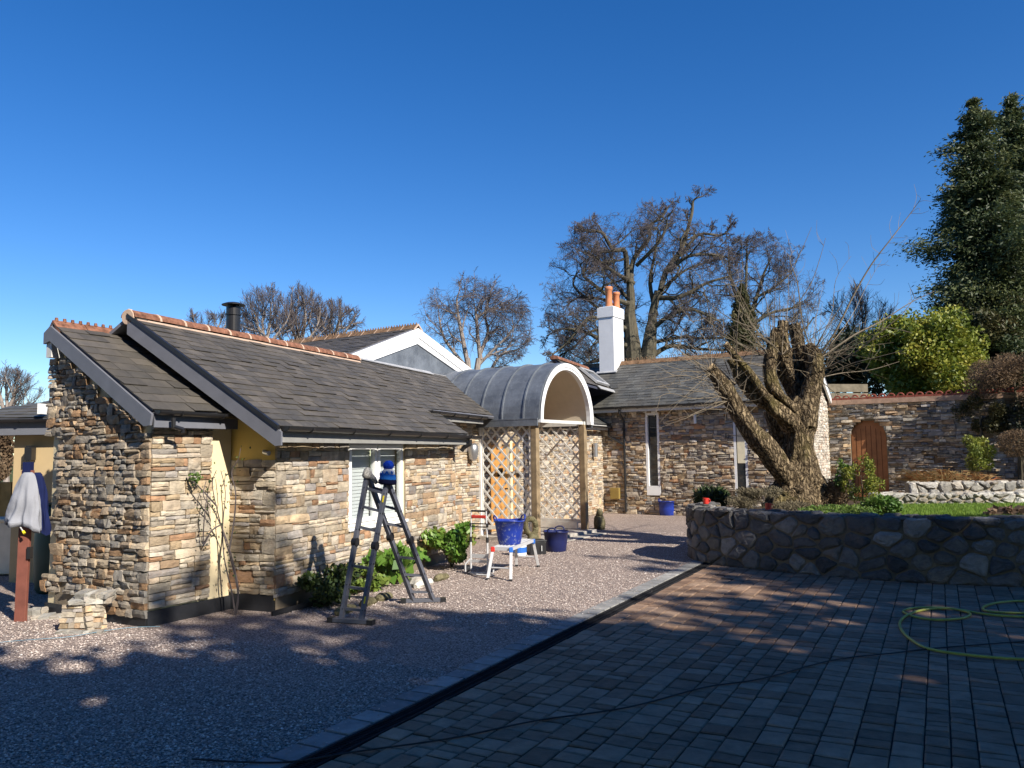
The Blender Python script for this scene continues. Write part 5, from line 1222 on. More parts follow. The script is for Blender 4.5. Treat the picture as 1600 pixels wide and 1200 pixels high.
bare('oak_tree', 'broad gnarled bare oak rising behind the white chimney', 60,
 [[(993, 640, 17, 0), (990, 565, 15, 0), (986, 515, 11, 0), (984, 490, 8.5, 0), (986, 470, 7, 0), (984, 440, 5.5, 0)], [(1012, 640, 16, 0), (1012, 570, 14, 0), (1016, 525, 10.5, 0), (1019, 505, 8, 0), (1020, 490, 7, 0), (1028, 455, 5.5, 0)]],
 [[(984, 440, 6, 0), (975, 400, 5, -.5), (960, 385, 4, -1), (942, 370, 3, -1), (918, 362, 2, -1)], [(984, 445, 6, 0), (990, 405, 5, 1), (1008, 370, 4, 1), (1014, 350, 3, 1), (1030, 332, 2.2, 1), (1045, 316, 1.5, 1)],
  [(990, 420, 4, 0), (1028, 375, 3, -1.5), (1040, 350, 2, -1.5), (1036, 330, 1.2, -1.5)], [(1028, 458, 6, 0), (1046, 430, 5.5, .5), (1065, 395, 5, .5), (1078, 362, 4, .5), (1083, 335, 3, .5), (1079, 314, 2, .5), (1096, 308, 1.2, .5)],
  [(1065, 395, 3.5, .5), (1095, 368, 2.8, 0), (1125, 361, 2, 0), (1148, 355, 1.2, 0)], [(1022, 490, 5, 1), (1021, 440, 4, 1.5), (1023, 395, 2.5, 1.5), (1035, 365, 1.5, 1.5)], [(984, 480, 5, -.5), (955, 465, 4, -1), (925, 442, 3, -1), (916, 422, 2.4, -1), (922, 400, 1.5, -1)],
  [(984, 520, 5, 0), (945, 495, 3.5, -1), (915, 505, 2.8, -1.5), (890, 530, 2, -1.5), (862, 556, 1.2, -1.5)], [(983, 505, 4, 1), (945, 470, 3, 1.5), (905, 470, 2, 1.5), (880, 485, 1.2, 1.5)], [(983, 530, 4, 0), (935, 520, 3, .5), (900, 540, 2, .5), (875, 560, 1, .5)],
  [(1018, 515, 5, 0), (1050, 492, 4, -1), (1085, 486, 3, -1.5), (1120, 500, 1.5, -1.5)], [(1018, 540, 4, 0), (1060, 528, 3, 1), (1100, 535, 2, 1), (1130, 525, 1.2, 1)], [(1026, 465, 4, 0), (1058, 440, 3, 1), (1085, 415, 2, 2), (1110, 405, 1.2, 2)], [(985, 470, 4, 0), (960, 440, 3, 2), (945, 415, 2, 2.5), (930, 395, 1.3, 2.5)],
  [(985, 520, 5, 0), (960, 500, 4.4, 1), (930, 478, 3.4, 1.5), (902, 452, 2.2, 1.5), (905, 422, 1.2, 1.5)], [(985, 540, 5.5, 0), (950, 530, 4.6, -1), (910, 520, 3.4, -1), (876, 512, 2.2, -1), (856, 524, 1.2, -1)], [(990, 560, 5, 0), (950, 555, 4, 1), (915, 570, 2.8, 1), (880, 588, 1.5, 1)],
  [(1016, 550, 5.5, 0), (1050, 540, 4.4, 0), (1092, 552, 3, 0), (1132, 545, 1.5, 0)], [(1024, 470, 5.5, 0), (1060, 458, 4.2, -1), (1100, 448, 3, -1.5), (1138, 436, 1.5, -1.5)], [(1045, 430, 4.6, 0), (1080, 402, 3.4, -1), (1115, 394, 2.2, -1), (1142, 405, 1.2, -1)], [(984, 440, 4.6, 0), (960, 422, 3.6, -1), (934, 410, 2.4, -1), (906, 395, 1.4, -1)]],
 (1003, 468, 156, 150), OAK, 4, 41, base_px=(1000, 640))
OAK2 = dict(OAK); OAK2['len'] = 3.6; OAK2['wj'] = 5; OAK2['rmin'] = .012
bare('oak_tree', 'smaller bare oak seen through the pollard shoots, right of the big oak', 72,
 [[(1178, 640, 8, 0), (1172, 560, 7, 0), (1160, 500, 6, 0)]],
 [[(1160, 500, 5, 0), (1152, 460, 4, 0), (1140, 420, 2.5, 0), (1135, 390, 1.5, 0)], [(1162, 510, 5, 0), (1180, 470, 4, 1), (1195, 430, 2.5, 1), (1205, 400, 1.5, 1)], [(1165, 520, 4, 0), (1200, 495, 3, -1), (1235, 480, 2, -1), (1250, 470, 1, -1)], [(1160, 500, 4, 0), (1165, 450, 3, -1), (1170, 400, 2, -1), (1168, 380, 1, -1)], [(1165, 530, 4, 0), (1215, 530, 3, 0), (1250, 520, 2, 0), (1275, 500, 1, 0)], [(1180, 470, 3, 0), (1215, 450, 2, 0), (1240, 430, 1.5, 0)]],
 (1190, 462, 95, 98), OAK2, 4, 42, base_px=(1175, 640))
BIR = dict(seg=[6, 5, 5], wig=[.2, .22, .2], taper=[.4, .4, .4], up=[.1, -.06, -.16], sides=[5, 3, 3], n=[(8, 11), (8, 11), 0], **{'from': [.1, .1, 0]}, ang=[(25, 60), (25, 70), (0, 0)], rr=[.5, .6, .6], lr=[.62, .7, .6], rmin=.009, twiglev=1, len=2.6)
bare('birch_tree', 'drooping bare birch with pale stems, between the white gable and the barrel roof', 46,
 [[(735, 640, 6, 0), (733, 590, 5, 0), (730, 560, 4.5, 0)], [(742, 640, 6, 0), (744, 590, 5, 0), (748, 560, 4.5, 0)]],
 [[(730, 565, 4, 0), (724, 530, 3.4, 0), (718, 500, 2.6, 0), (712, 470, 1.6, 0), (718, 455, 1, 0)], [(748, 565, 4, 0), (749, 530, 3, 0), (744, 500, 2.4, 0), (742, 478, 1.5, 0)], [(750, 550, 3, 0), (762, 520, 2.4, .5), (756, 490, 1.8, .5), (765, 462, 1, .5)], [(733, 580, 3, 0), (705, 545, 2.4, 0), (690, 520, 1.8, 0), (683, 495, 1, 0)], [(748, 575, 3, 0), (770, 550, 2, 0), (790, 530, 1.5, 0), (800, 515, 1, 0)], [(765, 580, 2.4, 0), (785, 555, 2, 0), (808, 545, 1, 0)], [(745, 500, 2, 0), (765, 480, 1.4, 0), (785, 482, .8, 0)]],
 (738, 512, 96, 78), BIR, 3, 43, 'bark_birch', (5, 7), (740, 640), group='bare trees behind the roofs')
UPR = dict(seg=[6, 5, 4], wig=[.16, .18, .2], taper=[.4, .4, .4], up=[.16, .14, .1], sides=[5, 3, 3], n=[(8, 11), (7, 10), 0], **{'from': [.1, .1, 0]}, ang=[(20, 50), (20, 50), (0, 0)], rr=[.5, .6, .6], lr=[.6, .65, .6], rmin=.008, twiglev=1, len=2.2)
for i, (px, top, sd, w_, lb) in enumerate([(415, 458, 1, 45, 'bare purple twigged tree directly right of the black flue pipe'), (468, 455, 2, 45, 'tallest bare purple twigged tree above the mossy crested ridge'), (520, 478, 3, 36, 'low bare purple twigged tree at the right end of the row behind the ridge')]):
    bare('bare_tree', lb, 42+2*i, [[(px, 640, 3, 0), (px+3, 560, 2.4, 0), (px, 530, 2, 0)]],
     [[(px, 540, 2.6, 0), (px-14, 515, 2, 0), (px-22, 490, 1.3, 0)], [(px, 535, 2.6, 0), (px+8, 505, 2, 0), (px+10, 480, 1.2, 0)], [(px, 545, 2.4, 0), (px+20, 520, 1.8, 0), (px+32, 500, 1, 0)], [(px+2, 550, 2, 0), (px-25, 535, 1.5, .5), (px-38, 515, 1, .5)], [(px, 540, 2.4, 0), (px-3, 510, 1.8, 0), (px-2, 480, 1, 0)]],
     (px, 512, w_, 512-top+10), UPR, 3, 50+sd, 'bark_birch', (5, 7), (px, 640), group='bare trees behind the roofs')
bare('bare_tree', 'faint low bare tree left of the black flue, just above the terracotta ridge', 48, [[(330, 640, 3, 0), (330, 540, 2.4, 0)]], [[(330, 545, 2, 0), (312, 520, 1.4, 0), (305, 500, .9, 0)], [(330, 540, 2, 0), (338, 515, 1.4, 0), (345, 502, .8, 0)]], (325, 515, 42, 26), UPR, 3, 61, 'bark_birch', (4, 6), (330, 640), group='bare trees behind the roofs')
bare('bare_tree', 'rounded bare tree at the far left edge beyond the annex roof', 52, [[(10, 760, 5, 0), (8, 680, 4, 0), (10, 650, 3.5, 0)]],
     [[(10, 655, 3, 0), (0, 620, 2.2, 0), (-8, 590, 1.2, 0)], [(10, 650, 3, 0), (22, 620, 2.2, 0), (30, 600, 1.2, 0)], [(10, 660, 3, 0), (35, 640, 2, 0), (55, 625, 1, 0)], [(10, 650, 3, 0), (8, 615, 2, 0), (10, 588, 1, 0)]], (5, 645, 66, 70), UPR, 3, 62, 'bark_birch', (6, 8), (10, 760))
bare('bare_tree', 'small grey twiggy tree left of the bright laurel bush', 40, [[(1340, 640, 3, 0), (1342, 560, 2.4, 0)]],
     [[(1342, 570, 2.4, 0), (1330, 530, 1.6, 0), (1322, 495, 1, 0)], [(1342, 565, 2.2, 0), (1346, 520, 1.6, 0), (1345, 480, 1, 0)], [(1342, 570, 2.2, 0), (1360, 535, 1.5, 0), (1370, 505, 1, 0)]], (1340, 515, 50, 70), UPR, 3, 63, 'bark_oak', (7, 9), (1340, 640))
rng = random.Random(77)
def evergreen(name, label, px, pyc, depth, rpx, rpy, n, size, mat, seed, cat='tree', trunk=.25, zb=0., cone=False, lumps=0, lump_r=.4, aspect=.5, shell=.35, group=None, droop=0., up=0., dy=1.):
    c_ = D(px, pyc, depth); k = depth/F; t_ = thing(name, Vector((c_.x, c_.y, zb)), label, cat, group)
    V, r = leaves(c_, (rpx*k, rpx*k*dy, rpy*k), n, size, aspect, shell, lumps, lump_r, seed, up=up, droop=droop, cone=cone)
    V = V[V[:, :, 2].min(1) > zb-.1] if True else V; r = r[:len(V)]
    foliage('crown', V, r, M[mat], t_)
    mb = MB(); topc = c_.z+(rpy*k*(.75 if cone else .3)); mb.tube([(c_.x, c_.y, zb-.1), (c_.x+.05*rpx*k, c_.y, (zb+topc)/2), (c_.x, c_.y, topc)], [trunk, trunk*.7, trunk*.15], 9)
    for j in range(7 if trunk > .1 else 6):
        a = j*2.4; z = c_.z-rpy*k*.4+j*rpy*k*.12; L = rpx*k*.6; mb.tube([(c_.x, c_.y, z), (c_.x+math.cos(a)*L*.5, c_.y+math.sin(a)*L*.5, z+L*.15), (c_.x+math.cos(a)*L, c_.y+math.sin(a)*L, z+L*.3)], [trunk*.35, trunk*.2, trunk*.06], 5)
    mb.build('trunk', M['bark_oak'], t_); return t_
def cypress(label, px, top, depth, hw, seed, nbr=420):
    """conifer of drooping sprays built branch by branch"""
    R_ = np.random.RandomState(seed); k = depth/F; c_ = D(px, top, depth); H0 = c_.z; t_ = thing('cypress_tree', Vector((c_.x, c_.y, 0)), label, 'tree', 'tall dark cypresses at the right edge')
    mb = MB(); mb.tube([(c_.x, c_.y, 0), (c_.x, c_.y, H0*.6), (c_.x, c_.y, H0+.2)], [.4, .2, .02], 8)
    Vs = []; rs = []
    for i in range(nbr):
        f = R_.rand()**.8; z = H0-f*(H0-1.5); a = R_.rand()*6.283; lob = 1+.28*math.sin(a*3+z*1.3+seed)+.22*math.sin(z*2.9+a); Lm = hw*k*min(1, (f*1.9)**.75+.03)*lob; L = Lm*R_.uniform(.72, 1.08)
        d_ = np.array([math.cos(a), math.sin(a), 0]); base = np.array([c_.x, c_.y, z]); tip = base+d_*L+np.array([0, 0, .22*L-.12*L*f])
        if i % 3 == 0: mb.tube([tuple(base), tuple((base+tip)/2+np.array([0, 0, .1*L])), tuple(tip)], [.05, .03, .008], 3, cap=False)
        cc = R_.rand(); n = int(90+L*85); t = .28+.72*R_.rand(n)**.6; c2 = base+(tip-base)*t[:, None]; spread = (.14+.24*L*(1-t*.45))[:, None]; off = R_.randn(n, 3)*spread*np.array([.8, .8, .38]); P_ = c2+off
        ax = d_+R_.randn(n, 3)*.55; ax[:, 2] += -.25; ax /= np.linalg.norm(ax, axis=1)[:, None]; b_ = np.cross(ax, R_.randn(n, 3)); b_ /= np.linalg.norm(b_, axis=1)[:, None]; s_ = R_.uniform(.09, .23, n)[:, None]
        Vs.append(np.stack([P_-ax*s_*.5, P_+b_*s_*.18, P_+ax*s_*.6, P_-b_*s_*.18], 1)); rs.append(np.stack([np.clip(cc*.6+R_.rand(n)*.45, 0, 1), R_.rand(n), R_.rand(n)], 1))
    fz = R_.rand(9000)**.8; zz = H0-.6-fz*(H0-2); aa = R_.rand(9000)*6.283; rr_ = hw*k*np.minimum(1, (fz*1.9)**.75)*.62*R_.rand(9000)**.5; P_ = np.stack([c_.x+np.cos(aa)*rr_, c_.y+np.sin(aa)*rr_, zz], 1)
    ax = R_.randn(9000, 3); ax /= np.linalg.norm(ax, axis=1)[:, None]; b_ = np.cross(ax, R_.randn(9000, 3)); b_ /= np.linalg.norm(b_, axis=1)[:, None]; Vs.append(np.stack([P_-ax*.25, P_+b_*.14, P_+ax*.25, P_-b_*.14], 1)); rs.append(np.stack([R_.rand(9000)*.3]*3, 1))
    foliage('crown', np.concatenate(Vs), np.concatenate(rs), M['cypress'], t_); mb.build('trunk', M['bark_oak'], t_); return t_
cypress('dark cypress with the leftmost pointed top, nearest the open sky', 1522, 158, 34, 78, 5, 560)
cypress('dark cypress with the tallest top, second from the left', 1578, 150, 36, 70, 6, 460)
cypress('dark cypress cut by the right edge of the view', 1640, 165, 35, 85, 8, 460)
def bush(name, label, px, py, depth, rpx, rpy, n, size, mat, seed, cat='shrub', zb=None, **kw):
    zb = 0 if zb is None else zb
    return evergreen(name, label, px, py, depth, rpx, rpy, n, size, mat, seed, cat, kw.pop('trunk', .04), zb, **kw)
bush('laurel_bush', 'large rounded yellow green laurel bush above the garden wall', 1445, 562, 30, 96, 88, 34000, .15, 'laurel', 9, lumps=70, lump_r=.3, shell=.3, aspect=.55, trunk=.12)
bush('yew_bush', 'black green yew mass behind the garden wall, left of the laurel', 1350, 575, 33, 72, 72, 16000, .2, 'yew', 10, lumps=16, lump_r=.45, shell=.25, trunk=.12)
bush('golden_conifer', 'low feathery green conifer between the laurel and the cypresses', 1540, 505, 33, 62, 42, 12000, .2, 'ivy', 12, lumps=14, lump_r=.45, aspect=.3, up=.6, trunk=.1)
evergreen('ivy_conifer', 'narrow olive brown conifer behind the wing ridge, left of the pollard', 1162, 535, 55, 46, 92, 15000, .3, 'ivy', 13, cone=True, shell=.15, aspect=.3, zb=0)
bush('winter_shrub', 'large brown twiggy shrub leaning over the right end of the garden wall', 1584, 600, 22.6, 80, 62, 19000, .07, 'brown_bush', 14, lumps=18, lump_r=.42, aspect=.35, zb=.5, trunk=.09)
bush('climbing_shrub', 'dull green shrub at the end of the garden wall under the brown one', 1530, 640, 23.0, 34, 38, 6500, .08, 'ivy', 15, lumps=12, lump_r=.42, aspect=.45, zb=.5, trunk=.08)
bush('dark_hedge', 'dark shaded hedge filling the corner at the right edge', 1625, 690, 23.4, 78, 84, 14000, .12, 'yew', 16, lumps=10, lump_r=.5, zb=.4)
bush('spurge_plant', 'bright yellow green spurge above the low walls', 1520, 708, 20.9, 30, 32, 3000, .085, 'leaf_yellow', 17, cat='plant', lumps=14, lump_r=.35, aspect=.35, up=.6, zb=.9, trunk=.02)
bush('clipped_bush', 'round brown clipped bush on a bare stem at the right edge', 1592, 692, 20.5, 32, 22, 3800, .05, 'brown_bush', 18, zb=.9, aspect=.4, shell=.5, trunk=.03)
mb = MB(); 
gr_ = thing('ornamental_grass', D(1455, 750, 20.8), 'clump of rust and straw coloured grasses on top of the upper low wall', 'plant')
R_ = np.random.RandomState(4); Vs = []
for cx_, n_, l_ in ((1440, 160, .75), (1470, 260, .8), (1495, 220, .8), (1530, 160, .7)):
    c_ = D(cx_, 752, 20.7)
    for i in range(n_):
        a = R_.uniform(0, 6.28); e = R_.uniform(.1, 1.1); L = l_*R_.uniform(.5, 1); dx, dy, dz = math.cos(a)*math.cos(e)-.25, math.sin(a)*math.cos(e)*.6, math.sin(e)*.8; p0 = np.array(c_)+R_.randn(3)*[.12, .12, .01]; p1 = p0+np.array([dx, dy, dz])*L*.6; p2 = p1+np.array([dx, dy, dz*.2-.12])*L*.5; wv = np.array([-dy, dx, 0])*.008+np.array([0, 0, .006])
        Vs += [[p0-wv, p0+wv, p1+wv, p1-wv], [p1-wv, p1+wv, p2+wv*.2, p2-wv*.2]]
Vs = np.array(Vs); r_ = np.repeat(R_.rand(len(Vs)//2, 3), 2, 0); quadmesh('leaf_blades', Vs, r_, M['rust_grass'], gr_)
# bed planting on the terrace
bush('lavender_bush', 'grey brown lavender mound at the left end of the terrace, under the willow limb', 1190, 785, 14.4, 48, 24, 7000, .05, 'lavender', 19, cat='plant', zb=.7, aspect=.25, up=1.2, shell=.2, lumps=12, lump_r=.5, trunk=.012)
bush('lavender_bush', 'small purple tinged lavender in front of the willow trunk', 1240, 795, 14.2, 34, 12, 2600, .05, 'lavender', 20, cat='plant', zb=.7, aspect=.25, up=1.2, shell=.2, trunk=.01)
bush('brown_bush', 'rounded brown twiggy bush between the willow trunk and the leafy shrub', 1303, 772, 15.2, 24, 26, 4500, .05, 'brown_bush', 22, cat='shrub', zb=.7, aspect=.3, trunk=.02)
bush('leafy_shrub', 'upright light green shrub in front of the arched door', 1345, 748, 14.6, 38, 50, 1700, .055, 'leaf_yellow', 23, cat='shrub', zb=.7, lumps=18, lump_r=.3, aspect=.5, trunk=.018)
bush('leafy_shrub', 'looser pale green shrub left of the upright one', 1318, 745, 15.0, 20, 34, 900, .05, 'leaf_green', 24, cat='shrub', zb=.7, lumps=10, lump_r=.35, trunk=.015)
bush('low_green_plant', 'low bright green leafy plant by the left corner of the lawn', 1378, 790, 13.6, 30, 16, 1500, .07, 'leaf_green', 25, cat='plant', zb=.75, up=.8, trunk=.01)
bush('groundcover', 'patchy green ground cover along the back of the retaining wall', 1310, 797, 13.3, 60, 8, 2600, .04, 'leaf_green', 26, cat='plant', zb=.75, up=.6, trunk=.006)
bush('dark_fern', 'dark green strappy plant behind the left end of the retaining wall', 1112, 778, 16.2, 28, 18, 1500, .2, 'leaf_dark', 27, cat='plant', zb=.3, aspect=.12, up=.8, trunk=.01)
# neighbour's house
nh = thing('neighbour_house', D(1600, 560, 40), 'neighbouring house with brown tiled roofs and terracotta ridges at the right edge', 'house')
dN = 40.
def nroof(parent, pxs, name, depth, th, mat):
    mb = MB(); mb.prism([D(x, y, depth+dd) for x, y, dd in pxs], Vector((0, .1, -th))); return mb.build(name, mat, parent)
m_, t2, b2 = newmat('plain tile roof', .85, .2); p = pos(t2); wv = N(t2, 'ShaderNodeTexWave', wave_type='BANDS', bands_direction='Z'); wv.inputs['Scale'].default_value = 2.2; wv.inputs['Distortion'].default_value = .6; t2.links.new(p, wv.inputs['Vector']); r = ramp(t2, wv.outputs['Fac'], [(.1, (.05, .04, .03)), (.5, (.15, .11, .08)), (1, (.2, .15, .11))]); t2.links.new(r.outputs[0], b2.inputs['Base Color']); bump(t2, b2, wv.outputs['Fac'], .05)
nroof(nh, [(1542, 514, 2), (1578, 510, 2), (1562, 545, -1), (1520, 560, -1)], 'lower_roof', dN, .2, m_)
nroof(nh, [(1600, 475, 3), (1700, 455, 3), (1700, 540, -1), (1572, 540, -1)], 'main_roof', dN, .2, m_)
mb = MB(); mb.tube([D(1541, 513, dN+1.9), D(1579, 509, dN+1.9)], .12, 8); mb.tube([D(1597, 480, dN+2.8), D(1700, 462, dN+2.8)], .14, 8); mb.build('ridge_tiles', M['terracotta'], nh)
mb = MB(); a = D(1520, 560, dN+1.5); mb.box((a.x+.5, a.y, 0), (9, 0, 0), (0, 5, 0), (0, 0, a.z-.1)); mb.build('wall', M['stone_grey'] if False else M['mortar_light'], nh)
sh = thing('grey_shed', D(1580, 560, 37), 'grey flat shed roof in front of the neighbouring house', 'shed')
mb = MB(); mb.prism([D(1558, 545, 37), D(1700, 525, 37), D(1700, 560, 35.5), D(1545, 572, 35.5)], (0, 0, -.15)); mb.build('roof', M['lead'], sh)
a = D(1556, 560, 36.2); mb = MB(); mb.box((a.x, a.y, 0), (6, 0, 0), (0, 2, 0), (0, 0, a.z-.3)); mb.build('wall', M['mortar_light'], sh)
# fence seen over the garden wall
fx = D(1290, 612, 28); fy = D(1362, 608, 28)
fn_ = thing('panel_fence', fx*1, 'weathered board fence showing over the garden wall beside the wing gable', 'fence')
mb = MB()
for j in range(3): zz = D(1290, 600, 28).z-.32*j; mb.box((fx.x, fx.y, zz), (fy.x-fx.x, .3, 0), (0, .03, 0), (0, 0, -.28))
mb.build('boards', simple('grey fence board', (.2, .17, .12), .9, .1, var=.3), fn_); mb = MB(); mb.cbox((fx.x+.05, fx.y+.1, 1.9), .1, .1, 3.8); mb.cbox((fy.x-.05, fy.y+.1, 1.9), .1, .1, 3.8); mb.build('posts', M['fence'], fn_)
# left background greenery
bush('hedge_shrub', 'brown and grey winter scrub beyond the annex at the left edge', 0, 715, 24, 24, 45, 5000, .12, 'brown_bush', 33, lumps=10, lump_r=.5)
bush('yellow_shrub', 'yellow green shrub above the ochre fence at the left edge', 0, 770, 17, 14, 20, 1500, .07, 'leaf_yellow', 34, lumps=5, lump_r=.5)
q = D(12, 860, 14.5); mb = MB(); mb.cbox((q.x-.7, q.y, .75), 1.8, .05, 1.5); 
ft = thing('board_fence', (q.x-.5, q.y, 0), 'ochre board fence at the left edge beyond the post', 'fence'); mb.build('panel', M['fence'], ft); mb = MB()
for j in range(8): mb.cbox((q.x-1.5+j*.22, q.y-.035, .75), .012, .02, 1.5)
mb.cbox((q.x+.16, q.y-.05, .8), .08, .08, 1.66); mb.build('battens', M['fence'], ft)
q = G(2, 905); bx = thing('cream_cabinet', (q.x-.3, q.y+.6, 0), 'cream storage cabinet cut by the left edge', 'cabinet')
mb = MB(); mb.cbox((q.x-.33, q.y+.6, .45), .9, .5, .86); mb.build('body', M['cream_plastic'], bx, bevel=.03); mb = MB(); mb.cbox((q.x-.33, q.y+.6, .9), .94, .54, .06); mb.build('lid', M['cream_plastic'], bx, bevel=.02)

# ================================================================== SMALL THINGS
rng = random.Random(123)
# --- folding ladder
def mid_(a, b_, t): return a.lerp(b_, t)
NL, NR, RL, RR = G(533, 973), G(564, 975), G(646, 942), G(677, 941)
TLm = D(574, 740, 9.72); TRm = D(605, 750, 9.66)
ld = thing('folding_ladder', (NL+RR)/2, 'grey folding ladder standing as an A frame in front of the white window', 'ladder')
widx = (NR-NL).normalized()
def rail(a, b_, nm='rail'):
    mb = MB(); mb.bar(a, b_, .046, .06, side=widx)
    d = (b_-a)
    for j in range(1, 4): p = a+d*((j-.5)/3.2); mb.tube([p-widx*.026, p+widx*.026], .014, 8, m=1); mb.tube([p-Vector((0, .033, 0)), p+Vector((0, .033, 0))], .012, 8, m=1)
    mb.build('rail', [M['alu_dark'], M['black']], ld, bevel=.002)
hm = .52
for foot, top in ((NL, TLm), (NR, TRm), (RL, TLm), (RR, TRm)):
    f = foot+UP*.02; h_ = mid_(f, top, hm); off_ = Vector((0, 0, 0)); rail(f, mid_(f, top, hm-.015)); rail(mid_(f, top, hm+.015), top)
    mb = MB(); mb.tube([h_-widx*.03, h_+widx*.03], .052, 16); mb.build('hinge', M['black'], ld)
for T in (TLm, TRm):
    mb = MB(); mb.tube([T-widx*.028, T+widx*.028], .058, 16); mb.build('hinge', M['alu_dark'], ld)
for (a, b_) in ((NL, NR), (RL, RR)):
    for t in (.09, .23, .37, .63, .77, .90):
        mb = MB(); p, q = mid_(a, TLm, t), mid_(b_, TRm, t); mb.bar(p, q, .028, .034); mb.build('rung', M['alu_dark'], ld)
    d = (b_-a).normalized(); c_ = (a+b_)/2; mb = MB(); mb.bar(c_-d*.24+UP*.03, c_+d*.24+UP*.03, .045, .075); sb = mb.build('stabiliser_bar', M['alu_dark'], ld, bevel=.003)
    for s_ in (-1, 1): mb = MB(); mb.bar(c_+d*s_*.22+UP*.028, c_+d*s_*.29+UP*.028, .056, .085); mb.build('rubber_foot', M['black'], sb)
mb = MB(); nF = Vector((0, -1, .1)).normalized()
for a, b_, t in ((NL, TLm, 0), (NR, TRm, .86), (NR, TRm, .16)):
    if t: p = mid_(a, b_, t)+nF*.04; mb.bar(p-(b_-a).normalized()*.04, p+(b_-a).normalized()*.04, .02, .002, side=widx)
mb.build('warning_sticker', M['yellow'], ld)
# --- bobble hat on the ladder
hp = TRm+UP*.0+Vector((0, 0, -.055)); hat = thing('bobble_hat', hp, 'royal blue knitted bobble hat with white zigzag and navy brim pulled over the ladder top', 'hat')
def knit(prof, mat, name, par=hat, n=28, wob=.02, ax=Vector((.08, 0, 1))):
    mb = MB(); mb.lathe(hp, prof, n, axis=ax); o = mb.build(name, mat, par, smooth=True)
    for v in o.data.vertices: 
        f = 1+wob*mnoise.noise(Vector(v.co)*40); v.co = hp+(v.co-hp)*f
    return o
knit([(.085, 0), (.108, .012), (.112, .035), (.105, .058), (.096, .062)], M['hat_navy'], 'brim')
knit([(.098, .055), (.100, .075), (.094, .10), (.086, .125)], M['hat_mid'], 'lower_band')
mb = MB(); vs = []; n_ = 32
for k in range(n_+1):
    a = 2*PI*k/n_; zz = .013*(1 if k % 4 < 2 else -1); vs += [hp+Vector((.092*math.cos(a), .092*math.sin(a), .118+zz)), hp+Vector((.080*math.cos(a), .080*math.sin(a), .150+zz))]
knit([(.086, .118), (.080, .14), (.068, .165), (.05, .185), (.03, .2)], M['hat_white'], 'crown_white')
mb.add(vs, [(2*k, 2*k+2, 2*k+3, 2*k+1) for k in range(n_)]); mb.build('zigzag', M['hat_mid'], hat)
mb = MB(); pc = hp+Vector((.015, 0, .225)); mb.lathe(pc, [(.004, -.062), (.03, -.054), (.052, -.032), (.061, 0), (.052, .032), (.03, .054), (.004, .062)], 20); o = mb.build('pompom', M['hat_blue'], hat, smooth=True)
V, r = leaves(pc, (.064, .064, .064), 900, .02, .3, .75, seed=2); quadmesh('pompom_yarn', V, r, M['hat_blue'], hat)
# grey flecked mitt on the other hinge
mp = TLm; mt_ = thing('grey_mitten', mp, 'grey flecked woollen mitten draped over the left ladder hinge', 'mitten')
mb = MB(); mb.lathe(mp-UP*.05, [(.075, 0), (.078, .03), (.07, .07), (.05, .105), (.02, .122)], 18, sx=.8); mb.tube([mp+Vector((.03, -.01, -.01)), mp+Vector((.085, -.02, -.07)), mp+Vector((.12, -.02, -.12))], [.035, .032, .018], 10)
o = mb.build('knit', M['cloth_grey'], mt_, smooth=True)
for v in o.data.vertices: v.co += Vector((mnoise.noise(v.co*30), mnoise.noise(v.co*30+Vector((9, 0, 0))), mnoise.noise(v.co*30+Vector((0, 9, 0)))))*.01
# --- sack truck
cz = G(748, 906); cx_ = Vector((.36, .05, 0)).normalized(); cf = Vector((.35, -1, 0)).normalized()
st = thing('sack_truck', cz, 'silver folding sack truck with a red grip, left of the work platform', 'trolley')
bl, br = G(736, 896), G(762, 898); zt_ = .98; zt_ = D(742, 798, bl.y).z
for p in (bl, br):
    mb = MB(); mb.tube([p+UP*.06, p+UP*.55], .017, 10); mb.tube([p+UP*.55+(-cx_*0), p+UP*zt_+((bl+br)/2-p)*.12], .012, 10); mb.build('frame_tube', M['alu'], st)
    mb = MB(); mb.tube([p+UP*.5, p+UP*.58], .024, 10); mb.tube([p+UP*(zt_-.25), p+UP*(zt_-.19)], .02, 10); mb.build('frame_clamp', M['black'], st)
tl_, tr_ = bl+UP*zt_+((bl+br)/2-bl)*.12, br+UP*zt_+((bl+br)/2-br)*.12
mb = MB(); mb.tube([tl_, tr_], .016, 10); mb.tube([tl_-UP*.2, tr_-UP*.2], .01, 8); mb.tube([tl_-UP*.25, tr_-UP*.25], .01, 8); mb.build('handle_bar', M['black'], st)
mb = MB(); mb.bar(tl_-UP*.09, tr_-UP*.09, .05, .03); mb.build('red_grip', M['red'], st, bevel=.01)
mb = MB(); mb.bar(bl+UP*.28, br+UP*.28, .06, .012); mb.bar(bl+UP*.2, br+UP*.2, .04, .02); mb.tube([bl+UP*.24, bl-cx_*.09+UP*.15, bl-cx_*.09+UP*.03], .014, 8); mb.tube([br+UP*.24, br+cx_*.09+UP*.15, br+cx_*.09+UP*.03], .014, 8); mb.build('cross_brace', M['alu'], st)
for p, s_ in ((bl, -1), (br, 1)):
    mb = MB(); c_ = p+cx_*s_*.03+UP*.065-cf*.05; mb.tube([c_-cx_*.018, c_+cx_*.018], .065, 18); w_ = mb.build('wheel', M['black'], st); mb = MB(); mb.tube([c_-cx_*.022, c_+cx_*.022], .03, 12); mb.build('hub', M['alu'], w_)
mb = MB(); pl = [bl+cf*.02-cx_*.05, br+cf*.02+cx_*.05, br+cf*.26+cx_*.02, bl+cf*.26-cx_*.02]
for a, b_ in zip(pl, pl[1:]+pl[:1]): mb.tube([a+UP*.022, b_+UP*.022], .011, 8)
for t in (.25, .5, .75): mb.tube([pl[0].lerp(pl[1], t)+UP*.022, pl[3].lerp(pl[2], t)+UP*.022], .007, 6)
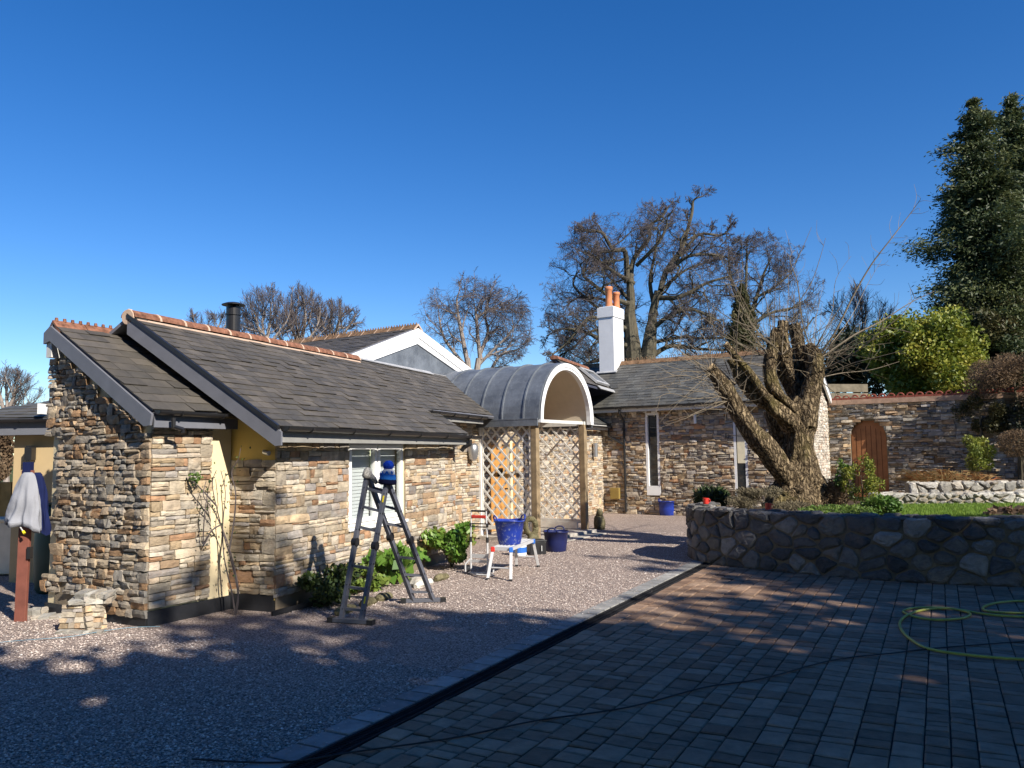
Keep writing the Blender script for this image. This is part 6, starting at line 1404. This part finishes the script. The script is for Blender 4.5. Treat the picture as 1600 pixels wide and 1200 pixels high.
mb.build('toe_plate', M['alu'], st)
# --- folding work platform with red and blue corners
f1, f2, f3, f4 = G(762, 906), G(798, 908), G(841, 886), G(807, 885)
wb = thing('work_platform', (f1+f3)/2, 'low folding aluminium work platform with red and blue corner caps carrying a blue tub', 'platform')
cen = (f1+f2+f3+f4)/4; tops = [cen+(f-cen)*.80+UP*.44 for f in (f1, f2, f3, f4)]
mb = MB(); mb.prism([t+UP*.0 for t in tops], UP*.03)
for a, b_ in zip(tops, tops[1:]+tops[:1]): mb.bar(a+UP*.012, b_+UP*.012, .05, .03)
for t in (.2, .4, .6, .8): mb.bar(tops[0].lerp(tops[1], t)+UP*.033, tops[3].lerp(tops[2], t)+UP*.033, .012, .008)
mb.build('platform_top', M['alu'], wb)
for i, (f, t) in enumerate(zip((f1, f2, f3, f4), tops)):
    mb = MB(); mb.bar(f+UP*.02, t, .045, .026); lg = mb.build('leg', M['alu'], wb, bevel=.003); mb = MB(); mb.cbox(f+UP*.015, .05, .05, .03); mb.build('leg_foot', M['black'], lg)
    mb = MB(); mb.cbox(t+UP*.0, .065, .065, .075); mb.build('corner_cap', M['red'] if i in (0,) else M['blue'], wb, bevel=.01)
for a, b_ in ((0, 1), (3, 2)):
    fs_ = (f1, f2, f3, f4); mb = MB(); mb.tube([fs_[a].lerp(tops[a], .4), fs_[b_].lerp(tops[b_], .4)], .012, 8); mb.build('leg_brace', M['alu'], wb)
# --- tubs
def tub(p, rt_, rb_, h, label, mat=None, rot=0.):
    t_ = thing('rubber_tub', p, label, 'tub'); mb = MB(); mat = mat or M['blue_tub']
    mb.lathe(p, [(rb_*.97, 0), (rb_, .01), (rb_+(rt_-rb_)*.5, h*.5), (rt_*.97, h*.93), (rt_+.008, h*.94), (rt_+.01, h*.985), (rt_, h), (rt_-.012, h*.99), (rb_+(rt_-rb_)*.5-.014, h*.5), (rb_-.012, .02), (.005, .02)], 36, sx=1)
    o = mb.build('body', mat, t_, smooth=True)
    for v in o.data.vertices: d = v.co-p; v.co = p+Vector((d.x*(1+.03*math.sin(2*math.atan2(d.y, d.x)+1)), d.y, d.z+.008*math.sin(3*math.atan2(d.y, d.x))*(d.z/h)))
    for s_ in (1, -1):
        ax_ = Vector((math.cos(rot), math.sin(rot), 0))*s_; sd = Vector((-ax_.y, ax_.x, 0)); mb = MB(); c_ = p+ax_*(rt_-.01)+UP*(h*.95)
        mb.tube([c_-sd*.10-ax_*.01, c_-sd*.085+UP*.06+ax_*.01, c_-sd*.03+UP*.085+ax_*.02, c_+sd*.03+UP*.085+ax_*.02, c_+sd*.085+UP*.06+ax_*.01, c_+sd*.10-ax_*.01], .013, 8); mb.build('handle', mat, t_, smooth=True)
tc = (tops[0]+tops[1])/2*.62+(tops[2]+tops[3])/2*.38
tub(Vector((tc.x-.02, tc.y, .475)), .235, .17, .38, 'bright blue rubber tub with mortar splashes standing on the work platform', M['tub_splashed'], rot=.3)
q = G(870, 863); q.z = 0; tub(q+Vector((0, .2, 0)), .235, .19, .39, 'navy rubber tub standing on the gravel in front of the porch step', simple('navy rubber', (.01, .016, .085), .4, .5, var=.2), rot=1.2)
q = Wq(.98, .45, 0); q = G(1053, 803)+nw*.5; q.z = 0; tub(q, .25, .225, .42, 'royal blue rubber tub against the wing wall under the slit window', rot=.1)
# black crate, jug
q = G(842, 868); cr = thing('black_crate', q, 'small black box beside the navy tub, on the gravel', 'box'); mb = MB(); mb.cbox(q+Vector((-.05, .25, .12)), .32, .3, .24, rz=.3); mb.build('body', M['black'], cr, bevel=.01); mb = MB(); mb.cbox(q+Vector((-.05, .25, .25)), .34, .32, .03, rz=.3); mb.build('lid', M['plinth'], cr, bevel=.006); mb = MB(); mb.cbox(q+Vector((.06, .08, .12)), .01, .01, .1); mb.build('label_tag', M['white'], cr)
q = G(812, 868); jg = thing('pale_container', q, 'white and blue plastic container on the gravel under the work platform', 'container')
mb = MB(); mb.lathe(q, [(.12, 0), (.13, .02), (.13, .2), (.1, .25), (.05, .27), (.04, .3)], 18); mb.build('body', M['white'], jg, smooth=False); mb = MB(); mb.lathe(q+UP*.06, [(.133, 0), (.133, .1)], 18); mb.build('band', M['blue'], jg); mb = MB(); mb.lathe(q+UP*.3, [(.045, 0), (.045, .03)], 12); mb.build('cap', M['blue'], jg)
# --- moss stone ornaments and log
def lump(name, parts, label, cat, mat):
    base = parts[0][0]; t_ = thing(name, Vector((base.x, base.y, 0)), label, cat)
    for nm, pts, rad in [(p[3], p[1], p[2]) for p in parts]:
        mb = MB(); mb.tube(pts, rad, 12, jit=.12); o = mb.build(nm, mat, t_, smooth=True)
        for v in o.data.vertices: v.co += Vector((mnoise.noise(v.co*12), mnoise.noise(v.co*12+Vector((5, 0, 0))), mnoise.noise(v.co*12+Vector((0, 5, 0)))))*.025
q = D(833, 845, 16.6); z0 = q.z
b_ = G(833, 856); b_ = Vector((b_.x, b_.y, 0))
lump('stone_ornament', [(b_, [b_, b_+UP*.14, b_+UP*.28], [.15, .13, .09], 'base'), (b_, [b_+Vector((math.cos(a)*.11-.04, 0, math.sin(a)*.16+.42)) for a in [2*PI*i/10 for i in range(11)]], [.055]*11, 'ring')], 'mossy stone ring ornament by the left foot of the trellis porch', 'ornament', M['moss'])
b_ = G(937, 827); b_.z = 0
lump('stone_figure', [(b_, [b_, b_+UP*.16, b_+UP*.3, b_+UP*.36], [.13, .14, .11, .06], 'body'), (b_, [b_+UP*.33, b_+UP*.42, b_+UP*.5], [.08, .09, .04], 'head')], 'small mossy seated stone figure right of the porch post', 'ornament', M['moss'])
b_ = G(822, 846); b_.z = .1; mb = MB(); mb.tube([b_+Vector((-.2, .5, .06)), b_+Vector((.0, .5, .07)), b_+Vector((.2, .48, .05))], [.06, .065, .05], 12, jit=.1); o = mb.build('log', M['bark'], None, smooth=True); tag(o, 'short brown log lying on the porch step by the ring ornament', 'log')
# --- mugs on the wall
for (x, y, dd, lb) in ((1103, 790, 14.35, 'bright red mug standing on a slate plate at the left end of the retaining wall'), (1201, 800, 12.95, 'dark red mug on top of the retaining wall in front of the lavender')):
    q = D(x, y, dd); q.z = .955 if x < 1150 else .94; t_ = thing('red_mug', q, lb, 'mug'); mb = MB(); mb.lathe(q, [(.045, 0), (.05, .005), (.05, .105), (.045, .105), (.044, .012), (.003, .012)], 20); mb.build('cup', M['red'], t_, smooth=False)
    mb = MB(); mb.tube([q+Vector((.048+.03*math.sin(a), 0, .055+.032*-math.cos(a))) for a in [PI*i/8 for i in range(9)]], .007, 6); mb.build('handle', M['red'], t_)
q = D(1106, 796, 14.35); mb = MB(); mb.prism([q+Vector((math.cos(a)*.2*(1+.15*math.sin(3*a)), math.sin(a)*.15, -q.z+.938)) for a in [2*PI*i/9 for i in range(9)]], UP*.015); tag(mb.build('slate_plate', M['slate_dark']), 'broken slate used as a plate under the bright red mug', 'slate')
# --- post with fleece and navy coat (left)
pb = G(32, 971); pb.z = 0; po = thing('timber_post', pb, 'red brown painted post standing in the gravel at the left, under the draped clothes', 'post')
pt_ = D(44, 735, pb.y+.05); mb = MB(); mb.bar(pb, pt_, .13, .05, side=(1, 0, 0)); mb.build('post', M['post_brown'], po, bevel=.004); mb = MB(); q = pt_+UP*.0; mb.cbox(q, .09, .08, .2); mb.build('post_cap', M['navy'], po)
mb = MB(); q = pb.lerp(pt_, .45)+Vector((.08, -.02, 0)); mb.cbox(q, .04, .06, .14); mb.build('catch', M['black'], po)
def drape(name, label, cat, mat, top, w_, h, seed, lean, cuff):
    t_ = thing(name, top, label, cat); n1, n2 = 72, 30; mb = MB(); vs = []
    for j in range(n2):
        f = j/(n2-1)
        for i in range(n1):
            a = 2*PI*i/n1; rx = w_*(.22+.78*f**.55)*(1+.05*math.sin(5*a+f*3+seed)+.07*math.sin(11*a+f*4+seed)*f); ry = w_*.55*(.3+.7*f**.5)*(1+.16*math.sin(6*a+seed)*f+.14*math.sin(11*a+f*3)*f)
            zz = -h*f*(1+.10*math.cos(a+lean)*f)+.02*math.sin(4*a)*f; vs.append(top+Vector((math.cos(a)*rx+lean*.3*f*w_, math.sin(a)*ry, zz+.03*(1-f)))+Vector((mnoise.noise(Vector((a*1.5, f*3, seed))), mnoise.noise(Vector((a*1.5, f*3, seed+9))), 0))*.05*f)
    fs = [(j*n1+i, j*n1+(i+1) % n1, (j+1)*n1+(i+1) % n1, (j+1)*n1+i) for j in range(n2-1) for i in range(n1)]+[tuple(range(n1))[::-1]]
    mb.add(vs, fs); mb.build('cloth', mat, t_, smooth=True)
    if cuff:
        mb = MB(); ring = vs[(n2-1)*n1:]; lo = [v+Vector((0, 0, -.05)) for v in ring]; c_ = sum(ring, Vector((0, 0, 0)))/n1; inn = [c_+(v-c_)*.95 for v in lo]
        mb.add(ring+lo+inn, [(i, (i+1) % n1, n1+(i+1) % n1, n1+i) for i in range(n1)]+[(n1+i, n1+(i+1) % n1, 2*n1+(i+1) % n1, 2*n1+i) for i in range(n1)]); mb.build('hem', mat, t_, smooth=True)
drape('fleece_jacket', 'pale grey fleece hung over the top of the brown post', 'jacket', M['fleece'], D(44, 742, pb.y-.02), .205, .58, 1, -.5, True)
drape('navy_coat', 'navy coat hanging behind the pale fleece on the brown post', 'coat', M['navy'], D(58, 742, pb.y+.3), .17, .66, 4, .1, False)
mb = MB(); a = D(24, 812, pb.y-.05); b_ = D(36, 830, pb.y-.1); mb.tube([a, b_], .008, 6); mb.tube([b_, b_+(b_-a)*.2], .016, 6, m=1); tag(mb.build('brush_handle', [M['alu'], M['yellow']]), 'thin stick with a yellow ferrule hanging below the fleece', 'brush')
q = G(50, 935); q.z = 0; wbn = thing('water_butt', q+Vector((0, .5, 0)), 'dark green water butt in the shade behind the brown post', 'water butt')
mb = MB(); mb.lathe(q+Vector((0, .55, 0)), [(.22, 0), (.26, .05), (.29, .6), (.27, 1.2), (.24, 1.25)], 24); mb.build('barrel', M['green_dark'], wbn, smooth=True); mb = MB(); mb.lathe(q+Vector((0, .55, 1.25)), [(.27, 0), (.27, .03), (.1, .06)], 24); mb.build('lid', M['green_dark'], wbn)
# --- pile of ledgestone pieces
def slabpiece(c_, sx, sy, sz, rz_, tilt, mat, name, label, cat='stone', n=3):
    t_mb = MB(); X = Vector((math.cos(rz_), math.sin(rz_), 0)); Y = Vector((-math.sin(rz_), math.cos(rz_), 0)); Z = UP.copy(); Yt = Y*math.cos(tilt)+Z*math.sin(tilt); Zt = Z*math.cos(tilt)-Y*math.sin(tilt)
    z = 0
    while z < sz-.02:
        h = rng.uniform(.035, .07); x = 0
        while x < sx:
            l = rng.uniform(.06, .18); l = min(l, sx-x+.02); j = [rng.uniform(-.012, .012) for _ in range(24)]
            o_ = c_+X*(x-sx/2)+Zt*z; vs = [o_+Yt*j[0], o_+X*(l-.006)+Yt*j[1], o_+X*(l-.006+j[8])+Yt*sy, o_+Yt*sy, o_+Zt*(h-.006+j[2])+X*j[9]+Yt*j[3], o_+X*(l-.006+j[10])+Zt*(h-.006+j[4])+Yt*j[5], o_+X*(l-.006)+Yt*sy+Zt*(h-.006+j[6]), o_+Yt*sy+Zt*(h-.006+j[7])]
            t_mb.add(vs, [(0,3,2,1),(4,5,6,7),(0,1,5,4),(1,2,6,5),(2,3,7,6),(3,0,4,7)]); x += l
        z += h
    o = t_mb.build(name, mat, None); tag(o, label, cat, 'loose cladding stones by the gable'); return o
q = G(128, 988); q.z = .0
slabpiece(q+Vector((-.05, .0, .0)), .42, .10, .30, .05, -.25, M['stone'], 'stone_offcut', 'upright offcut of stone cladding leaning at the foot of the gable, left piece')
slabpiece(q+Vector((.15, .04, .0)), .2, .08, .36, .9, -.35, M['stone'], 'stone_offcut', 'pale narrow cladding offcut standing on edge right of the leaning one')
slabpiece(q+Vector((.04, .06, .29)), .42, .22, .04, .2, .12, M['limestone'], 'stone_slab', 'flat pale slab resting on top of the leaning cladding offcuts')
slabpiece(q+Vector((.03, .08, .345)), .36, .2, .035, -.1, .12, M['limestone'], 'stone_slab', 'topmost rounded pale slab of the offcut pile')
slabpiece(q+Vector((.0, -.1, .0)), .5, .12, .05, -.05, .0, M['limestone'], 'stone_slab', 'flat slab lying on the gravel in front of the leaning offcuts')
slabpiece(G(80, 968), .45, .2, .05, .15, .05, M['limestone'], 'stone_slab', 'white flat slab on the gravel left of the offcut pile')
slabpiece(G(56, 962), .22, .12, .07, .5, .2, M['limestone'], 'stone_slab', 'small white broken stone beside the brown post')
# --- cables and hoses
def ground_line(name, label, cat, px, r, mat, sub=8, wob=0.): 
    q = catm([(a, b_, 0) for a, b_ in px], sub); pts = []
    for i, a in enumerate(q): p = G(a[0], a[1]); p.z = r+.018+(wob*abs(math.sin(i*.7))); pts.append(p)
    mb = MB(); mb.tube(pts, r, 8); tag(mb.build(name, mat, None, smooth=True), label, cat)
ground_line('black_cable', 'thin black cable trailing across the block paving', 'cable', [(300, 1192), (380, 1197), (460, 1196), (560, 1180), (700, 1160), (835, 1132), (935, 1118), (1000, 1106), (1100, 1079), (1190, 1065), (1300, 1036), (1400, 1024), (1440, 1019), (1520, 1012), (1640, 1003)], .006, M['cable'])
cv = lambda x, y: (1060+x*.3375, 760+y*.3375)
ground_line('garden_hose', 'yellow green garden hose looped in a wide coil on the paving at the right', 'hose', [cv(*p) for p in [(1900, 830), (1600, 818), (1370, 800), (1170, 770), (1080, 725), (1032, 675), (1030, 635), (1075, 602), (1150, 582), (1250, 578), (1325, 590), (1352, 607), (1310, 624), (1200, 631), (1110, 620), (1062, 604), (1042, 590), (1080, 577), (1180, 573), (1300, 583), (1420, 604), (1600, 617), (1800, 610), (1880, 585), (1800, 555), (1600, 543), (1480, 550), (1415, 570), (1425, 588), (1500, 597), (1650, 600), (1800, 596), (2000, 610)]], .0135, M['hose'])
ground_line('thin_blue_line', 'thin blue grey string on the sunlit gravel at the left', 'string', [(-40, 1013), (10, 1006), (60, 1002), (110, 998), (150, 991), (190, 985), (215, 983), (250, 982)], .004, M['blue_hose'])
q = G(455, 956); t_ = G(425, 963); u_ = G(492, 948); mb = MB(); mb.bar(t_+UP*.03, u_+UP*.05, .06, .03); tag(mb.build('spirit_level', M['black']), 'long black bar lying on the gravel at the corner of the window wall', 'tool')
# --- planting against the window wall and its edging stones
def bw(px, py): p = WP(px, py, B(0, .35, 0), hB); p.z = 0; return p
def plant(name, label, px, d_o, hgt, wid, n, size, mat, seed, aspect=.7, lumps=10, u_len=None):
    p = WP(px, 900, B(0, d_o, 0), hB); p.z = 0; t_ = thing(name, p, label, 'plant'); a = hgt/2
    V, r = leaves((p.x, p.y, hgt*.5), (wid*.5, wid*.6, hgt*.52), n, size, aspect, .3, lumps, .45, seed, up=.3); V = V[V[:, :, 2].min(1) > .0]; r = r[:len(V)]; foliage('leaves', V, r, mat, t_)
    mb = MB()
    for i in range(7): an = i*.9; mb.tube([p, p+Vector((math.cos(an)*wid*.15, math.sin(an)*wid*.15, hgt*.4)), p+Vector((math.cos(an)*wid*.32, math.sin(an)*wid*.3, hgt*.8))], [.01, .008, .003], 5)
    mb.build('stems', M['bark_oak'], t_)
plant('dark_shrub', 'dark leafy shrub in the shade at the left end of the wall bed', 513, .35, .55, .75, 2600, .06, M['leaf_dark'], 71)
plant('broad_leaved_plant', 'bright green broad leaved plant seen through the right ladder legs', 618, .38, .62, 1.0, 420, .17, M['leaf_big'], 72)
plant('broad_leaved_plant', 'green and reddish shrub against the wall left of the sack truck', 706, .42, .78, 1.15, 1500, .10, M['leaf_big'], 73)
plant('low_green_plant', 'small green plant at the foot of the window wall between the ladder legs', 570, .3, .35, .6, 500, .08, M['leaf_green'], 74)
for i, (px, wd_) in enumerate(((540, .4), (575, .3), (600, .35), (662, .5), (690, .4))):
    p = WP(px, 940, B(0, .85, 0), hB); p.z = 0; mb = MB(); mb.tube([p+Vector((uB.x*wd_*(t-.5), uB.y*wd_*(t-.5), .03+.01*math.sin(t*5))) for t in (0, .08, .3, .6, .92, 1)], [.03, .055, .065, .06, .055, .03], 9, jit=.25); o = mb.build('edging_stone', M['limestone'] if i == 3 else M['moss'], None)
    tag(o, ['rough edging stone beside the left ladder foot', 'second edging stone from the left ladder foot', 'edging stone in front of the broad leaves', 'long edging stone left of the sack truck', 'edging stone nearest the sack truck'][i], 'stone', 'edging stones of the wall bed')
q = WP(652, 905, B(0, .9, 0), hB); q = G(653, 916); mb = MB(); mb.lathe(Vector((q.x, q.y, 0)), [(.13, 0), (.15, .05), (.1, .12), (.03, .14)], 9); o = mb.build('white_boulder', M['limestone'], None); tag(o, 'white rounded stone on the gravel behind the right ladder legs', 'stone')
# --- bare climber on the cream strip
cb_ = G(368, 962); cb_.z = 0; cl_ = thing('climbing_rose', cb_, 'bare climbing rose with a few leaves trained up the cream render strip', 'plant')
mb = MB(); ptsL = []
for P_ in ([(368, 962), (372, 930), (362, 880), (345, 820), (332, 760), (338, 735)], [(368, 962), (362, 925), (350, 870), (348, 820), (352, 770), (345, 735)], [(366, 962), (372, 920), (356, 850), (335, 800), (318, 775), (322, 752)], [(345, 820), (330, 830), (318, 850), (320, 800), (325, 770)], [(358, 860), (366, 810), (368, 770), (362, 738), (372, 718), (376, 700)], [(338, 790), (320, 770), (305, 755), (298, 750)]):
    q = catm([(a, b2_, 0) for a, b2_ in P_], 5); L3 = []
    for a in q: f = (962-a[1])/230; p = WP(a[0], a[1], C1+nr(hA)*(.16+.05*math.sin(a[1]*.05)), hA) if a[0] < 352 else WP(a[0], a[1], B(-.28, 0, 0), hB-90); L3.append(p)
    L3 = [p for p in L3 if p.y < 11]; mb.tube(L3, [.011-.007*i/len(L3) for i in range(len(L3))], 5, cap=False); ptsL += L3[len(L3)//3:]
mb.build('stems', M['twig'], cl_)
R_ = np.random.RandomState(3); P_ = np.array([tuple(p) for p in ptsL]); P_ = P_[R_.randint(0, len(P_), 130)]+R_.randn(130, 3)*.05
a = R_.randn(130, 3); a /= np.linalg.norm(a, axis=1)[:, None]; b_ = np.cross(a, R_.randn(130, 3)); b_ /= np.linalg.norm(b_, axis=1)[:, None]; V = np.stack([P_-a*.02, P_+b_*.012, P_+a*.02, P_-b_*.012], 1); quadmesh('leaves', V, R_.rand(130, 3), M['leaf_dark'], cl_)
c_ = WP(305, 745, C1+nr(hA)*.14, hA); V, r = leaves(c_, (.1, .08, .08), 60, .05, .5, .2, seed=8); quadmesh('leaf_tuft', V, r, M['leaf_green'], cl_)
# --- dead leaves / rock on the lawn
q = D(1580, 806, 12.6); q.z = tz(12.6)+.02; t_ = thing('leaf_heap', q, 'small heap of curled brown leaves on the lawn at the right edge', 'leaves')
V, r = leaves(q+Vector((0, 0, .04)), (.42, .18, .09), 260, .12, .6, .2, seed=6); quadmesh('dead_leaves', V, r, M['deadleaf'], t_)
# ================================================================== TREES BEHIND THE CAMERA THAT SHADE THE DRIVE
def shade_tree(x, y, h, rx, seed, label, n=13000, size=.36, rz_=.42, lumps=22):
    t_ = thing('evergreen_oak', (x, y, 0), label, 'tree', 'evergreen trees behind the viewer')
    V, r = leaves((x, y, h*(1-rz_)), (rx, rx, h*rz_), n, size, .7, .25, lumps, .5, seed); foliage('crown', V, r, M['yew'], t_)
    mb = MB(); mb.tube([(x, y, -.1), (x+.1, y, h*.35), (x, y, h*.7)], [.35, .28, .1], 9)
    for j in range(6): a = j*1.1; mb.tube([(x, y, h*.3+j*.3), (x+math.cos(a)*rx*.4, y+math.sin(a)*rx*.4, h*.5+j*.3), (x+math.cos(a)*rx*.7, y+math.sin(a)*rx*.7, h*.6+j*.3)], [.14, .09, .03], 6)
    mb.build('trunk', M['bark_oak'], t_)
evergreen('evergreen_oak', 'rounded evergreen tree just outside the right edge of the view', 0, 0, 1, 1, 1, 10, .1, 'yew', 1) if False else None
SH = [(2.6, -5.5, 11.6, 3.4), (5.7, -5.2, 11.8, 3.3), (9.4, -4.3, 13.5, 3.4), (12.0, -3.6, 13.3, 3.3), (13.9, -4.6, 12.2, 3.2), (17.4, -1.4, 14.6, 2.7), (18.9, -4., 13.6, 3.5), (20.4, -1.5, 14.0, 3.0), (23.6, -1.4, 13.9, 3.7), (27.5, -1.6, 14, 3.8)]
shade_tree(21.6, 17.2, 7.2, 3.8, 300, 'unseen evergreen tree outside the right edge, added to shade the garden wall', 12000, .3, .48)  # out of view, added to throw diagonal shade on the garden wall
for i, (x, y, h) in enumerate([(-1.5, -6.5, 11), (-5.5, -6.5, 11.5), (-9.5, -5, 11), (-13.5, -2, 10.5)]): shade_tree(x, y, h, 3.4, 400+i, ['nearest', 'second', 'third', 'farthest'][i]+' unseen evergreen tree added behind the viewer towards the left to block sky light', 9000, .4)  # unseen row added to hold sky light off the left gravel
for i, (x, y, h, r_) in enumerate(SH): shade_tree(x, y, h, r_, 200+i, ['first', 'second', 'third', 'fourth', 'fifth', 'sixth', 'seventh', 'eighth', 'ninth', 'tenth'][i]+' dense evergreen tree from the left in the row behind the viewer', (13000, 13000, 13000, 10000, 7500, 5200, 5200, 5200, 6000, 6000)[i], .36 if i < 5 else .40)
